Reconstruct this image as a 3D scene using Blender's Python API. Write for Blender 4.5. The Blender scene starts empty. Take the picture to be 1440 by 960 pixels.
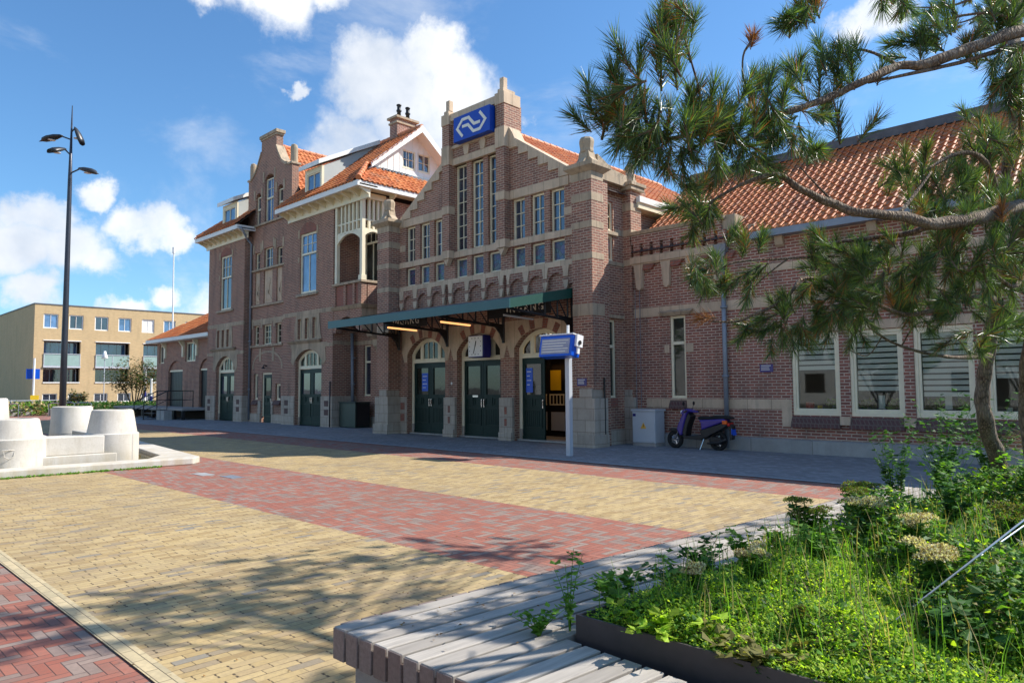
import bpy, math, random
from math import sin, cos, pi, radians, sqrt, atan2
from mathutils import Vector, Matrix
from mathutils.geometry import tessellate_polygon
random.seed(7)
S = bpy.context.scene
COL = S.collection
# ------------------------------------------------------------------ camera
cam = bpy.data.cameras.new('camera'); co = bpy.data.objects.new('camera', cam); COL.objects.link(co); S.camera = co
cam.sensor_width = 36; cam.sensor_fit = 'HORIZONTAL'; cam.lens = 1003.64/1440*36
cam.clip_start = .05; cam.clip_end = 2000
yaw, pit, rol = -0.773923566, 0.0643655725, -0.00735598359
fw = Vector((sin(yaw)*cos(pit), cos(yaw)*cos(pit), sin(pit))); rt = Vector((cos(yaw), -sin(yaw), 0)); up = rt.cross(fw)
r2 = rt*cos(rol)+up*sin(rol); u2 = -rt*sin(rol)+up*cos(rol)
co.matrix_world = Matrix(((r2.x, u2.x, -fw.x, 0), (r2.y, u2.y, -fw.y, 0), (r2.z, u2.z, -fw.z, 1.6), (0, 0, 0, 1)))
# ------------------------------------------------------------------ light
SUN = Vector((.66, 1.0, 1.1)).normalized()
sl = bpy.data.lights.new('sun', 'SUN'); sl.energy = 5.0; sl.angle = radians(.53); sl.color = (1, .94, .86)
so = bpy.data.objects.new('sun', sl); COL.objects.link(so); so.rotation_euler = SUN.to_track_quat('Z', 'Y').to_euler(); so.location = (0, 0, 40)
S.view_settings.view_transform = 'Standard'; S.view_settings.look = 'None'; S.view_settings.gamma = 1
S.view_settings.exposure = 0.57
W = bpy.data.worlds.new('World'); S.world = W; W.use_nodes = True

class NT:
    """tiny node-tree writer"""
    def __init__(s, tree): s.t = tree; s.n = tree.nodes; s.l = tree.links
    def node(s, typ, **kw):
        n = s.n.new(typ)
        for k, v in kw.items():
            if k.startswith('i_'):
                key = k[2:]; key = int(key) if key.isdigit() else key.replace('_', ' ')
                s.put(n.inputs[key], v)
            else: setattr(n, k, v)
        return n
    def put(s, sock, v):
        if isinstance(v, bpy.types.NodeSocket): s.l.new(v, sock)
        elif isinstance(v, bpy.types.Node): s.l.new(v.outputs[0], sock)
        else:
            try: sock.default_value = v
            except Exception: sock.default_value = (*v, 1)
    def m(s, op, a, b=0.0, c=None, clamp=False):
        n = s.n.new('ShaderNodeMath'); n.operation = op; n.use_clamp = clamp
        s.put(n.inputs[0], a); s.put(n.inputs[1], b)
        if c is not None: s.put(n.inputs[2], c)
        return n.outputs[0]
    def vm(s, op, a, b=(0, 0, 0), sc=None):
        n = s.n.new('ShaderNodeVectorMath'); n.operation = op
        s.put(n.inputs[0], a)
        if op == 'SCALE': s.put(n.inputs['Scale'], sc)
        else: s.put(n.inputs[1], b)
        return n.outputs['Value'] if op in ('LENGTH', 'DISTANCE', 'DOT_PRODUCT') else n.outputs[0]
    def mix(s, f, a, b, bt='MIX'):
        n = s.n.new('ShaderNodeMix'); n.data_type = 'RGBA'; n.blend_type = bt
        s.put(n.inputs[0], f); s.put(n.inputs[6], a); s.put(n.inputs[7], b)
        return n.outputs[2]
    def mr(s, v, a, b, c=0.0, d=1.0, smooth=False):
        n = s.n.new('ShaderNodeMapRange'); n.interpolation_type = 'SMOOTHSTEP' if smooth else 'LINEAR'
        for i, x in enumerate((v, a, b, c, d)): s.put(n.inputs[i], x)
        return n.outputs[0]
    def noise(s, vec, scale, detail=4, rough=.55, dist=0.0):
        n = s.n.new('ShaderNodeTexNoise'); s.put(n.inputs['Vector'], vec); n.inputs['Scale'].default_value = scale
        n.inputs['Detail'].default_value = detail; n.inputs['Roughness'].default_value = rough; n.inputs['Distortion'].default_value = dist
        return n
    def sep(s, v):
        n = s.n.new('ShaderNodeSeparateXYZ'); s.put(n.inputs[0], v); return n.outputs
    def comb(s, x, y, z):
        n = s.n.new('ShaderNodeCombineXYZ'); s.put(n.inputs[0], x); s.put(n.inputs[1], y); s.put(n.inputs[2], z); return n.outputs[0]

# sky: Nishita + cumulus clouds far away (world directions)
t = NT(W.node_tree); W.node_tree.nodes.clear()
sky = t.node('ShaderNodeTexSky', sky_type='NISHITA', sun_disc=False)
sky.sun_elevation = math.asin(SUN.z); sky.sun_rotation = atan2(SUN.x, SUN.y); sky.altitude = 10; sky.air_density = 1.1; sky.dust_density = .4; sky.ozone_density = 2.5
tc = t.node('ShaderNodeTexCoord').outputs['Generated']
nz = t.noise(tc, 5.5, 9, .62); nz2 = t.noise(tc, 2.4, 4, .5)
warp = t.vm('SCALE', t.vm('SUBTRACT', nz.outputs['Color'], (.5, .5, .5)), sc=.17)
pd = t.vm('ADD', tc, warp)
BL = [(-.742, .55, .40, .085), (-.765, .515, .385, .075), (-.68, .61, .385, .085), (-.735, .575, .345, .11), (-.79, .50, .315, .085), (-.70, .58, .43, .06), (-.71,.60,.31,.10),
      (-.80, .40, .475, .085), (-.84, .33, .47, .05), (-.76, .45, .475, .06), (-.814, .432, .386, .022),
      (-.965, .225, .165, .075), (-.985, .175, .16, .075), (-.945, .25, .155, .05), (-.935, .285, .205, .05), (-.925, .32, .205, .055), (-.92, .345, .185, .04), (-.955, .24, .235, .035), (-.98,.19,.20,.05),
      (-.975, .20, .10, .05), (-.94, .335, .125, .035), (-.95, .305, .105, .035), (-.27, .865, .44, .05), (-.645, .675, .355, .03), (-.9, .42, .09, .09),
      (.3, -.9, .2, .25), (-.4, -.85, .25, .22), (.75, -.5, .3, .25), (.6, .7, .5, .16), (-.05, -.7, .7, .2), (-.6, -.6, .5, .15), (.1,.3,.95,.2)]
cl = None
for (x, y, z, r) in BL:
    d = t.vm('LENGTH', t.vm('MULTIPLY', t.vm('SUBTRACT', pd, (x, y, z)), (1, 1, 1.35)))
    k = t.mr(d, r*.35, r*1.15, 1, 0, True)
    cl = k if cl is None else t.m('MAXIMUM', cl, k)
fine = t.noise(tc, 14, 8, .62)
dens = t.m('ADD', cl, t.m('MULTIPLY', t.m('SUBTRACT', fine.outputs[0], .5), 1.1))
dens = t.mr(dens, .16, 1.12, 0, .96, True)
dens = t.m('MULTIPLY', dens, t.mr(cl, 0.02, .2))
wisp = t.mr(t.noise(t.vm('MULTIPLY', tc, (1, 1, 2.2)), 3.2, 8, .62, .4).outputs[0], .50, .76, 0, .42, True)
dens = t.m('MAXIMUM', dens, wisp)
shade = t.mr(t.noise(t.vm('ADD', tc, (0, 0, .035)), 7, 6, .55).outputs[0], .3, .65)
ccol = t.mix(shade, (4.6, 5.1, 5.9, 1), (7.9, 7.9, 7.8, 1))
skyc = t.mix(1.0, sky.outputs[0], (.67, .99, 1.22, 1), 'MULTIPLY')
bg = t.node('ShaderNodeBackground', i_1=.104); t.put(bg.inputs[0], t.mix(dens, skyc, ccol))
wo = t.node('ShaderNodeOutputWorld'); t.l.new(bg.outputs[0], wo.inputs[0])

# ------------------------------------------------------------------ materials
MATS = {}
def mat(name, col=(.5, .5, .5), rough=.7, var=.0, vscale=3., bump=0., bscale=40., metal=0., spec=.5, fn=None, emit=None):
    m = bpy.data.materials.new(name); m.use_nodes = True; T = NT(m.node_tree)
    b = m.node_tree.nodes['Principled BSDF']; b.inputs['Roughness'].default_value = rough; b.inputs['Metallic'].default_value = metal
    b.inputs['Specular IOR Level'].default_value = spec; b.inputs['Base Color'].default_value = (*col, 1)
    P = T.node('ShaderNodeTexCoord').outputs['Object']
    c = None
    if fn: fn(T, b, P)
    else:
        if var:
            n1 = T.noise(P, vscale, 6, .6); n2 = T.noise(P, vscale*7, 3, .6)
            f = T.m('ADD', T.m('MULTIPLY', n1.outputs[0], .7), T.m('MULTIPLY', n2.outputs[0], .3))
            f = T.mr(f, .32, .68)
            T.put(b.inputs['Base Color'], T.mix(f, tuple(x*(1-var) for x in col)+(1,), tuple(min(1, x*(1+var)) for x in col)+(1,)))
        if bump:
            bn = T.node('ShaderNodeBump', i_Strength=bump, i_Distance=.01); T.put(bn.inputs['Height'], T.noise(P, bscale, 4, .6).outputs[0]); T.put(b.inputs['Normal'], bn)
    if emit: b.inputs['Emission Color'].default_value = (*emit[0], 1); b.inputs['Emission Strength'].default_value = emit[1]
    MATS[name] = m; return m

def brick_fn(c1, c2, mortar, bw=.225, bh=.072, ms=.0125, dirt=(.12, .085, .07), bias=0.):
    def fn(T, b, P):
        x, y, z = T.sep(P)[:3]
        v = T.comb(T.m('ADD', x, y), z, 0)
        br = T.node('ShaderNodeTexBrick', offset=.5, i_Scale=1., i_Color1=(*c1, 1), i_Color2=(*c2, 1), i_Mortar=(*mortar, 1))
        T.put(br.inputs['Vector'], v); br.inputs['Mortar Size'].default_value = ms; br.inputs['Mortar Smooth'].default_value = .25
        br.inputs['Brick Width'].default_value = bw; br.inputs['Row Height'].default_value = bh; br.inputs['Bias'].default_value = bias
        n1 = T.noise(P, .55, 5, .6); n2 = T.noise(T.vm('MULTIPLY', P, (1.2, 1.2, .25)), 1.6, 5, .6); n3 = T.noise(P, 26, 3, .6)
        c = T.mix(T.m('MULTIPLY', T.mr(n1.outputs[0], .4, .7, 0, .35), T.m('SUBTRACT', 1., br.outputs['Fac'])), br.outputs[0], (c1[0]*1.2, c1[1]*1.15, c1[2]*1.15, 1))
        c = T.mix(T.mr(n2.outputs[0], .50, .72, 0, .6), c, (*dirt, 1))
        c = T.mix(T.mr(n3.outputs[0], .35, .7, 0, .3), c, (*dirt, 1))
        T.put(b.inputs['Base Color'], c); b.inputs['Roughness'].default_value = .85
        bn = T.node('ShaderNodeBump', i_Strength=.7, i_Distance=.008, invert=True); T.put(bn.inputs['Height'], br.outputs['Fac']); T.put(b.inputs['Normal'], bn)
    return fn
mat('brick', fn=brick_fn((.38, .155, .098), (.18, .074, .054), (.52, .39, .28)))
mat('brick_wing', fn=brick_fn((.38, .13, .085), (.20, .07, .05), (.56, .43, .33), ms=.013))
mat('brick_red', fn=brick_fn((.40, .115, .07), (.28, .08, .055), (.28, .18, .14)))
mat('brick_buff', fn=brick_fn((.62, .44, .21), (.50, .35, .165), (.55, .44, .29), dirt=(.44, .32, .17)))
mat('brick_sill', fn=brick_fn((.13, .055, .05), (.09, .04, .04), (.15, .11, .09), bw=.09, bh=.12))
def stone_fn(c, d, blk=.62, row=.0, dk=.5):
    def fn(T, b, P):
        x, y, z = T.sep(P)[:3]
        n1 = T.noise(P, 1.7, 6, .65); n2 = T.noise(T.vm('MULTIPLY', P, (3, 3, .5)), 2.1, 5, .6); n3 = T.noise(P, 34, 4, .6)
        k = T.m('ADD', T.m('MULTIPLY', n1.outputs[0], .75), T.m('MULTIPLY', n3.outputs[0], .25))
        col = T.mix(T.mr(k, .33, .68), (c[0]*.72, c[1]*.72, c[2]*.7, 1), (*c, 1))
        col = T.mix(T.mr(n2.outputs[0], .48, .72, 0, dk), col, (*d, 1))
        br = T.node('ShaderNodeTexBrick', offset=.5, i_Scale=1.); T.put(br.inputs['Vector'], T.comb(T.m('ADD', x, y), T.m('ADD', z, .21), 0))
        br.inputs['Mortar Size'].default_value = .006; br.inputs['Brick Width'].default_value = blk; br.inputs['Row Height'].default_value = row or 40.
        br.inputs['Color1'].default_value = (1, 1, 1, 1); br.inputs['Color2'].default_value = (.86, .86, .86, 1); br.inputs['Mortar'].default_value = (.45, .42, .4, 1)
        col = T.mix(1., col, br.outputs[0], 'MULTIPLY')
        T.put(b.inputs['Base Color'], col); b.inputs['Roughness'].default_value = .9
        bn = T.node('ShaderNodeBump', i_Strength=.5, i_Distance=.01); T.put(bn.inputs['Height'], k); T.put(b.inputs['Normal'], bn)
    return fn
mat('sandstone', fn=stone_fn((.70, .53, .37), (.37, .29, .21), dk=.6))
mat('sandstone_old', fn=stone_fn((.54, .42, .29), (.20, .17, .13), dk=.8))
mat('plinth_stone', fn=stone_fn((.54, .46, .37), (.27, .215, .165), blk=.55, row=.31))
mat('base_stone', fn=stone_fn((.42, .41, .385), (.28, .27, .25), blk=1.5))
mat('cream', (.80, .72, .51), .45, .08, 2.)
mat('white_paint', (.80, .79, .74), .45, .05, 2.)
mat('cheek', (.42, .45, .43), .5, .06, 1.2)
mat('green_paint', (.007, .026, .021), .38, .2, 2., spec=.22)
mat('canopy_green', (.008, .065, .05), .45, .1, 2.)
mat('canopy_blue', (.03, .10, .11), .35, .1, 2.)
mat('iron', (.012, .012, .013), .45, .2, 4.)
mat('zinc', (.24, .27, .31), .5, .15, 3., metal=.3)
mat('lead', (.13, .14, .16), .55, .2, 2.)
def glass_fn(dark, f0):
    def fn(T, b, P):
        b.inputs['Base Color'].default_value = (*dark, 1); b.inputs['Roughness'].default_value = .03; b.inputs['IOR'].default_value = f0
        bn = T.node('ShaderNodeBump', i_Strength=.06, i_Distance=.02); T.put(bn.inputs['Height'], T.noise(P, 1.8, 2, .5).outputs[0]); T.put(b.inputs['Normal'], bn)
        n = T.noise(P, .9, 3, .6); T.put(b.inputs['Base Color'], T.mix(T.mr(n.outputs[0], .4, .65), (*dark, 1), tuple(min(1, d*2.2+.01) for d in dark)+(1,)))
    return fn
mat('glass', fn=glass_fn((.018, .026, .04), 2.1))
mat('glass_dark', fn=glass_fn((.02, .02, .015), 1.5)); mat('door_glass', fn=glass_fn((.012, .016, .012), 1.6))
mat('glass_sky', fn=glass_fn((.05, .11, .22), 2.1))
def leaded_fn(T, b, P):
    x, y, z = T.sep(P)[:3]
    vo = T.node('ShaderNodeTexVoronoi', feature='DISTANCE_TO_EDGE', i_Scale=9.); T.put(vo.inputs['Vector'], T.comb(T.m('ADD', x, y), z, 0))
    v2 = T.node('ShaderNodeTexVoronoi', i_Scale=9.); T.put(v2.inputs['Vector'], T.comb(T.m('ADD', x, y), z, 0))
    c = T.mix(.85, v2.outputs['Color'], (.13, .15, .2, 1)); c = T.mix(1., c, (.45, .5, .62, 1), 'MULTIPLY')
    c = T.mix(T.mr(vo.outputs[0], .0, .06), (.015, .015, .02, 1), c); T.put(b.inputs['Base Color'], c); b.inputs['Roughness'].default_value = .2
mat('leaded_glass', fn=leaded_fn)
def clear_glass():
    m = bpy.data.materials.new('clear_glass'); m.use_nodes = True; T = NT(m.node_tree); m.node_tree.nodes.clear()
    tr = T.node('ShaderNodeBsdfTransparent', i_Color=(.86, .90, .88, 1)); gl = T.node('ShaderNodeBsdfGlossy', i_Roughness=.02)
    fr = T.node('ShaderNodeFresnel', i_IOR=1.5); mx = T.node('ShaderNodeMixShader'); T.l.new(fr.outputs[0], mx.inputs[0]); T.l.new(tr.outputs[0], mx.inputs[1]); T.l.new(gl.outputs[0], mx.inputs[2])
    o = T.node('ShaderNodeOutputMaterial'); T.l.new(mx.outputs[0], o.inputs[0]); MATS['clear_glass'] = m
clear_glass()
def tile_fn(T, b, P):
    g = T.node('ShaderNodeNewGeometry')
    n = T.noise(P, .8, 4, .6); rnd = T.node('ShaderNodeAttribute', attribute_name='tint', attribute_type='GEOMETRY').outputs['Fac']
    c = T.mix(rnd, (.50, .13, .035, 1), (.72, .26, .085, 1)); c = T.mix(T.mr(n.outputs[0], .45, .7, 0, .4), c, (.26, .09, .05, 1)); c = T.mix(T.m('MULTIPLY', T.m('GREATER_THAN', rnd, .9), .5), c, (.22, .10, .07, 1))
    c = T.mix(T.mr(T.noise(P, 14, 4, .6).outputs[0], .5, .75, 0, .35), c, (.26, .13, .08, 1))
    T.put(b.inputs['Base Color'], c); b.inputs['Roughness'].default_value = .62
mat('roof_tile', fn=tile_fn)
mat('roof_felt', (.06, .045, .04), .9)
mat('ridge_tile', (.58, .19, .07), .6, .3, 4.)
mat('ridge_grey', (.10, .10, .11), .7, .3, 4.)
mat('slate_blue', (.16, .20, .28), .5, .1)

# paving ------------------------------------------------------------
def herring(T, P, w, ratio, swap=0., mort=.045, rot=0.):
    """returns (random per brick, mortar mask) for a herringbone of bricks w wide, ratio*w long"""
    x, y, _ = T.sep(P)[:3]
    if rot:
        c, s = cos(rot), sin(rot)
        x2 = T.m('SUBTRACT', T.m('MULTIPLY', x, c), T.m('MULTIPLY', y, s)); y2 = T.m('ADD', T.m('MULTIPLY', x, s), T.m('MULTIPLY', y, c)); x, y = x2, y2
    x = T.m('DIVIDE', T.m('ADD', x, 500*w), w); y = T.m('DIVIDE', T.m('ADD', y, 500*w), w)
    i = T.m('FLOOR', x); j = T.m('FLOOR', y); fx = T.m('SUBTRACT', x, i); fy = T.m('SUBTRACT', y, j)
    d = T.m('FLOORED_MODULO', T.m('SUBTRACT', i, j), 2*ratio)
    hor = T.m('LESS_THAN', d, ratio-.5)
    ah = T.m('ADD', d, fx); av = T.m('ADD', T.m('SUBTRACT', 2*ratio-1, d), fy)
    def sel(a, b): return T.m('ADD', T.m('MULTIPLY', hor, a), T.m('MULTIPLY', T.m('SUBTRACT', 1, hor), b))
    al = sel(ah, av); ac = sel(fy, fx)
    ex = T.m('MINIMUM', al, T.m('SUBTRACT', ratio, al)); ey = T.m('MINIMUM', ac, T.m('SUBTRACT', 1, ac))
    e = T.m('MINIMUM', ex, ey)
    sx = T.m('SUBTRACT', i, T.m('MULTIPLY', hor, d)); sy = T.m('SUBTRACT', j, T.m('MULTIPLY', T.m('SUBTRACT', 1, hor), T.m('SUBTRACT', 2*ratio-1, d)))
    wn = T.node('ShaderNodeTexWhiteNoise', noise_dimensions='3D'); T.put(wn.inputs['Vector'], T.comb(T.m('ADD', sx, .5), T.m('ADD', sy, .5), hor))
    return wn, e
def ramp(T, f, stops):
    r = T.node('ShaderNodeValToRGB'); T.put(r.inputs[0], f); el = r.color_ramp.elements
    while len(el) < len(stops): el.new(.5)
    for e, (p, c) in zip(el, stops): e.position = p; e.color = (*c, 1)
    return r.outputs[0]
def pave_fn(kind):
    def fn(T, b, P):
        if kind == 'yellow':
            x, y, _ = T.sep(P)[:3]
            wob = T.noise(P, 2.2, 2, .5); wv = T.m('MULTIPLY', T.m('SUBTRACT', wob.outputs[0], .5), .02)
            br = T.node('ShaderNodeTexBrick', offset=.5, i_Scale=1.); T.put(br.inputs['Vector'], T.comb(T.m('ADD', y, 100.), T.m('ADD', x, wv), 0))
            br.inputs['Color1'].default_value = (0, 0, 0, 1); br.inputs['Color2'].default_value = (1, 1, 1, 1); br.inputs['Mortar'].default_value = (0, 0, 0, 1)
            br.inputs['Brick Width'].default_value = .21; br.inputs['Row Height'].default_value = .072; br.inputs['Mortar Size'].default_value = .0035; br.inputs['Mortar Smooth'].default_value = .1
            row = T.m('FLOOR', T.m('DIVIDE', T.m('ADD', x, wv), .072)); rn = T.node('ShaderNodeTexWhiteNoise', noise_dimensions='1D'); T.put(rn.inputs['W'], row); half = T.m('ADD', T.m('MULTIPLY', T.m('FLOORED_MODULO', row, 2), .5), T.m('MULTIPLY', rn.outputs['Value'], .22))
            bi = T.m('FLOOR', T.m('ADD', T.m('DIVIDE', y, .21), half))
            fr = T.m('ABSOLUTE', T.m('SUBTRACT', T.m('FRACT', T.m('ADD', T.m('DIVIDE', y, .21), half)), .5))
            wn = T.node('ShaderNodeTexWhiteNoise', noise_dimensions='2D'); T.put(wn.inputs['Vector'], T.comb(row, bi, 0))
            hole = T.m('MULTIPLY', T.m('GREATER_THAN', fr, T.m('SUBTRACT', .492, T.m('MULTIPLY', T.sep(wn.outputs['Color'])[2], .045))), T.m('GREATER_THAN', T.m('ABSOLUTE', T.m('SUBTRACT', T.m('FRACT', T.m('DIVIDE', T.m('ADD', x, wv), .072)), .5)), .12))
            hole = T.m('MULTIPLY', hole, T.m('GREATER_THAN', T.sep(wn.outputs['Color'])[1], .45))
            c = ramp(T, wn.outputs['Value'], [(0, (.42, .285, .115)), (.3, (.55, .395, .17)), (.6, (.64, .475, .22)), (.88, (.50, .36, .18)), (.96, (.37, .29, .18)), (1, (.29, .27, .22))])
            rl = T.m('ABSOLUTE', T.m('SUBTRACT', T.m('FRACT', T.m('DIVIDE', T.m('ADD', x, wv), .072)), .5)); rl = T.m('MULTIPLY', T.m('GREATER_THAN', rl, .455), T.mr(T.noise(T.vm('MULTIPLY', P, (9, 2.2, 1)), 1.5, 3, .6).outputs[0], .38, .6, .15, .9))
            mask = T.m('MAXIMUM', T.m('MULTIPLY', T.m('GREATER_THAN', fr, .484), .45), T.m('MAXIMUM', rl, hole)); mc = (.085, .06, .032, 1)
        elif kind in ('red', 'red2'):
            wn, e = herring(T, P, .068 if kind == 'red' else .068, 3, rot=0.)
            c = ramp(T, wn.outputs['Value'], [(0, (.37, .105, .065)), (.45, (.45, .155, .10)), (.62, (.34, .125, .09)), (.68, (.29, .20, .165)), (1, (.37, .27, .22))])
            mask = T.mr(e, .02, .075, .85, 0); mc = (.10, .06, .05, 1)
        else:
            wn, e = herring(T, P, .10, 2, rot=radians(45))
            c = ramp(T, wn.outputs['Value'], [(0, (.18, .183, .192)), (.5, (.225, .23, .24)), (1, (.29, .295, .305))])
            mask = T.mr(e, .01, .05, .6, 0); mc = (.07, .075, .085, 1)
        n = T.noise(P, .5, 6, .65); n2 = T.noise(P, 30, 3, .7); n3 = T.noise(P, 2.3, 5, .65)
        c = T.mix(T.mr(n.outputs[0], .42, .72, 0, .35), c, (.20, .16, .11, 1) if kind != 'grey' else (.10, .11, .13, 1))
        c = T.mix(T.mr(n3.outputs[0], .55, .8, 0, .3), c, (.42, .38, .32, 1) if kind != 'grey' else (.22, .23, .24, 1)); n5 = T.noise(T.vm('ADD', P, (7, 3, 0)), 1.1, 7, .72); c = T.mix(T.mr(n5.outputs[0], .56, .66, 0, .28), c, (.13, .105, .08, 1)); v5 = T.node('ShaderNodeTexVoronoi', i_Scale=1.3); T.put(v5.inputs['Vector'], P); c = T.mix(T.mr(v5.outputs['Distance'], .018, .03, .6, 0), c, (.07, .06, .055, 1) if kind != 'grey' else (.34, .34, .33, 1))
        c = T.mix(T.mr(n2.outputs[0], .3, .75, 0, .35), c, (.15, .12, .09, 1))
        c = T.mix(mask, c, mc); c = T.mix(1., c, (.86, .86, .86, 1) if kind != 'grey' else (1.15, 1.15, 1.15, 1), 'MULTIPLY'); T.put(b.inputs['Base Color'], c); b.inputs['Roughness'].default_value = .82
        h = T.m('SUBTRACT', T.m('MULTIPLY', n2.outputs[0], .3), mask)
        bn = T.node('ShaderNodeBump', i_Strength=.6, i_Distance=.006); T.put(bn.inputs['Height'], h); T.put(b.inputs['Normal'], bn)
    return fn
for k in ('yellow', 'red', 'red2', 'grey'): mat('pave_'+k, fn=pave_fn(k))
mat('kerb', fn=stone_fn((.36, .37, .38), (.25, .25, .25), blk=1.0, dk=.3))
def kerb_y(T, b, P):
    x, y, _ = T.sep(P)[:3]; br = T.node('ShaderNodeTexBrick', offset=.5, i_Scale=1., i_Color1=(.56, .45, .26, 1), i_Color2=(.42, .35, .21, 1), i_Mortar=(.09, .07, .04, 1)); T.put(br.inputs['Vector'], T.comb(x, y, 0))
    br.inputs['Brick Width'].default_value = .21; br.inputs['Row Height'].default_value = .072; br.inputs['Mortar Size'].default_value = .003
    T.put(b.inputs['Base Color'], T.mix(T.mr(T.noise(P, 20, 3, .6).outputs[0], .4, .7, 0, .4), br.outputs[0], (.28, .23, .15, 1))); b.inputs['Roughness'].default_value = .85
mat('kerb_yellow', fn=kerb_y)
def fountain_fn(T, b, P):
    n1 = T.noise(P, 1.2, 5, .6); n2 = T.noise(P, 45, 4, .7); x, y, z = T.sep(P)[:3]
    c = T.mix(T.mr(n1.outputs[0], .35, .7), (.48, .445, .38, 1), (.64, .61, .55, 1)); c = T.mix(T.mr(n2.outputs[0], .5, .7, 0, .4), c, (.36, .33, .27, 1)); v3 = T.noise(T.vm('MULTIPLY', P, (5, 5, .8)), 1.6, 5, .65); c = T.mix(T.mr(v3.outputs[0], .52, .72, 0, .4), c, (.38, .34, .27, 1))
    st = T.m('MULTIPLY', T.mr(z, .0, .5, 1, 0), T.mr(T.noise(T.vm('MULTIPLY', P, (2, 2, .4)), 2.5, 4, .6).outputs[0], .42, .62)); c = T.mix(T.m('MULTIPLY', st, .55), c, (.46, .37, .22, 1))
    T.put(b.inputs['Base Color'], c); b.inputs['Roughness'].default_value = .9
    bn = T.node('ShaderNodeBump', i_Strength=.4, i_Distance=.006); T.put(bn.inputs['Height'], n2.outputs[0]); T.put(b.inputs['Normal'], bn)
mat('fountain_stone', fn=fountain_fn)
mat('pool_water', (.10, .075, .03), .06, .3, 2.)
def wood_fn(c1, c2):
    def fn(T, b, P):
        rnd = T.node('ShaderNodeAttribute', attribute_name='tint', attribute_type='GEOMETRY').outputs['Fac']
        g = T.noise(T.vm('MULTIPLY', P, (26, 1.6, 26)), 1.5, 5, .65); n = T.noise(P, 2.5, 4, .6)
        c = T.mix(rnd, (*c1, 1), (*c2, 1)); c = T.mix(T.mr(g.outputs[0], .35, .7, 0, .55), c, tuple(x*.55 for x in c1)+(1,)); c = T.mix(T.mr(n.outputs[0], .5, .75, 0, .3), c, tuple(x*.6 for x in c2)+(1,))
        T.put(b.inputs['Base Color'], c); b.inputs['Roughness'].default_value = .75
        bn = T.node('ShaderNodeBump', i_Strength=.4, i_Distance=.003); T.put(bn.inputs['Height'], g.outputs[0]); T.put(b.inputs['Normal'], bn)
    return fn
mat('deck_wood', fn=wood_fn((.34, .305, .26), (.52, .475, .41)))
mat('board_wood', fn=wood_fn((.20, .13, .10), (.30, .25, .22)))
mat('concrete', (.33, .31, .29), .9, .2, 3., .5, 60.)
mat('corten', (.055, .045, .045), .55, .3, 3.)
mat('soil', (.06, .042, .028), .95, .4, 5., .6, 30.)
def bark_fn(T, b, P):
    v = T.node('ShaderNodeTexVoronoi', i_Scale=1., feature='DISTANCE_TO_EDGE'); T.put(v.inputs['Vector'], T.vm('MULTIPLY', P, (60, 60, 16)))
    n = T.noise(P, 9, 5, .65)
    c = T.mix(T.mr(v.outputs[0], .0, .28), (.045, .03, .02, 1), (.22, .155, .10, 1)); c = T.mix(T.mr(n.outputs[0], .4, .7, 0, .6), c, (.30, .25, .19, 1))
    T.put(b.inputs['Base Color'], c); b.inputs['Roughness'].default_value = .95
    bn = T.node('ShaderNodeBump', i_Strength=1., i_Distance=.02); T.put(bn.inputs['Height'], T.m('ADD', v.outputs[0], T.m('MULTIPLY', n.outputs[0], .4))); T.put(b.inputs['Normal'], bn)
mat('bark', fn=bark_fn)
def leaf(name, c, rough=.5, tr=.35):
    m = bpy.data.materials.new(name); m.use_nodes = True; T = NT(m.node_tree); b = m.node_tree.nodes['Principled BSDF']; o = m.node_tree.nodes['Material Output']
    rnd = T.node('ShaderNodeAttribute', attribute_name='tint', attribute_type='GEOMETRY').outputs['Fac']
    col = T.mix(rnd, tuple(x*.55 for x in c)+(1,), tuple(x*1.45 for x in c)+(1,))
    T.put(b.inputs['Base Color'], col); b.inputs['Roughness'].default_value = rough; b.inputs['Specular IOR Level'].default_value = .45 if name.startswith('needle') else .18
    tl = T.node('ShaderNodeBsdfTranslucent'); T.put(tl.inputs[0], T.mix(1., col, (1.5, 1.6, .5, 1), 'MULTIPLY'))
    mx = T.node('ShaderNodeMixShader', i_0=tr); T.l.new(b.outputs[0], mx.inputs[1]); T.l.new(tl.outputs[0], mx.inputs[2]); T.l.new(mx.outputs[0], o.inputs[0])
    MATS[name] = m
leaf('needle_green', (.065, .125, .05), .36, .3); leaf('needle_light', (.14, .21, .05), .36, .35); leaf('needle_dry', (.32, .13, .04), .6, .2)
leaf('leaf_bright', (.34, .48, .05), .6, .5); leaf('leaf_lime', (.46, .54, .09), .6, .5); leaf('leaf_mid', (.13, .27, .04), .6, .4); leaf('leaf_dark', (.05, .13, .028), .55, .35); leaf('leaf_olive', (.17, .16, .045), .6, .3)
leaf('flower_pale', (.66, .60, .42), .7, .3); leaf('flower_rust', (.30, .20, .09), .7, .2); leaf('grass_dry', (.42, .34, .16), .7, .3); leaf('leaf_far', (.07, .10, .03), .6, .2); leaf('leaf_rust', (.20, .11, .04), .6, .2)
mat('sign_blue', (.001, .055, .42), .5); mat('sign_blue2', (.0, .09, .60), .35); mat('white_sign', (.82, .82, .80), .4); mat('navy', (.012, .012, .16), .4)
mat('plaque_violet', (.06, .05, .19), .4)
mat('logo_white', (.80, .76, .66), .5)
mat('light_grey', (.50, .53, .56), .45, .05); mat('black_plastic', (.012, .012, .013), .45, .3, 5.); mat('rubber', (.012, .012, .012), .85); mat('black_text', (.01, .01, .01), .5)
mat('purple_paint', (.05, .03, .24), .25); mat('chrome', (.6, .6, .62), .2, metal=1.); mat('orange_lens', (.8, .12, .01), .25); mat('red_lens', (.5, .01, .01), .25)
mat('yellow', (.75, .5, .02), .4); mat('yellow_sticker', (.8, .42, .05), .5)
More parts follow.
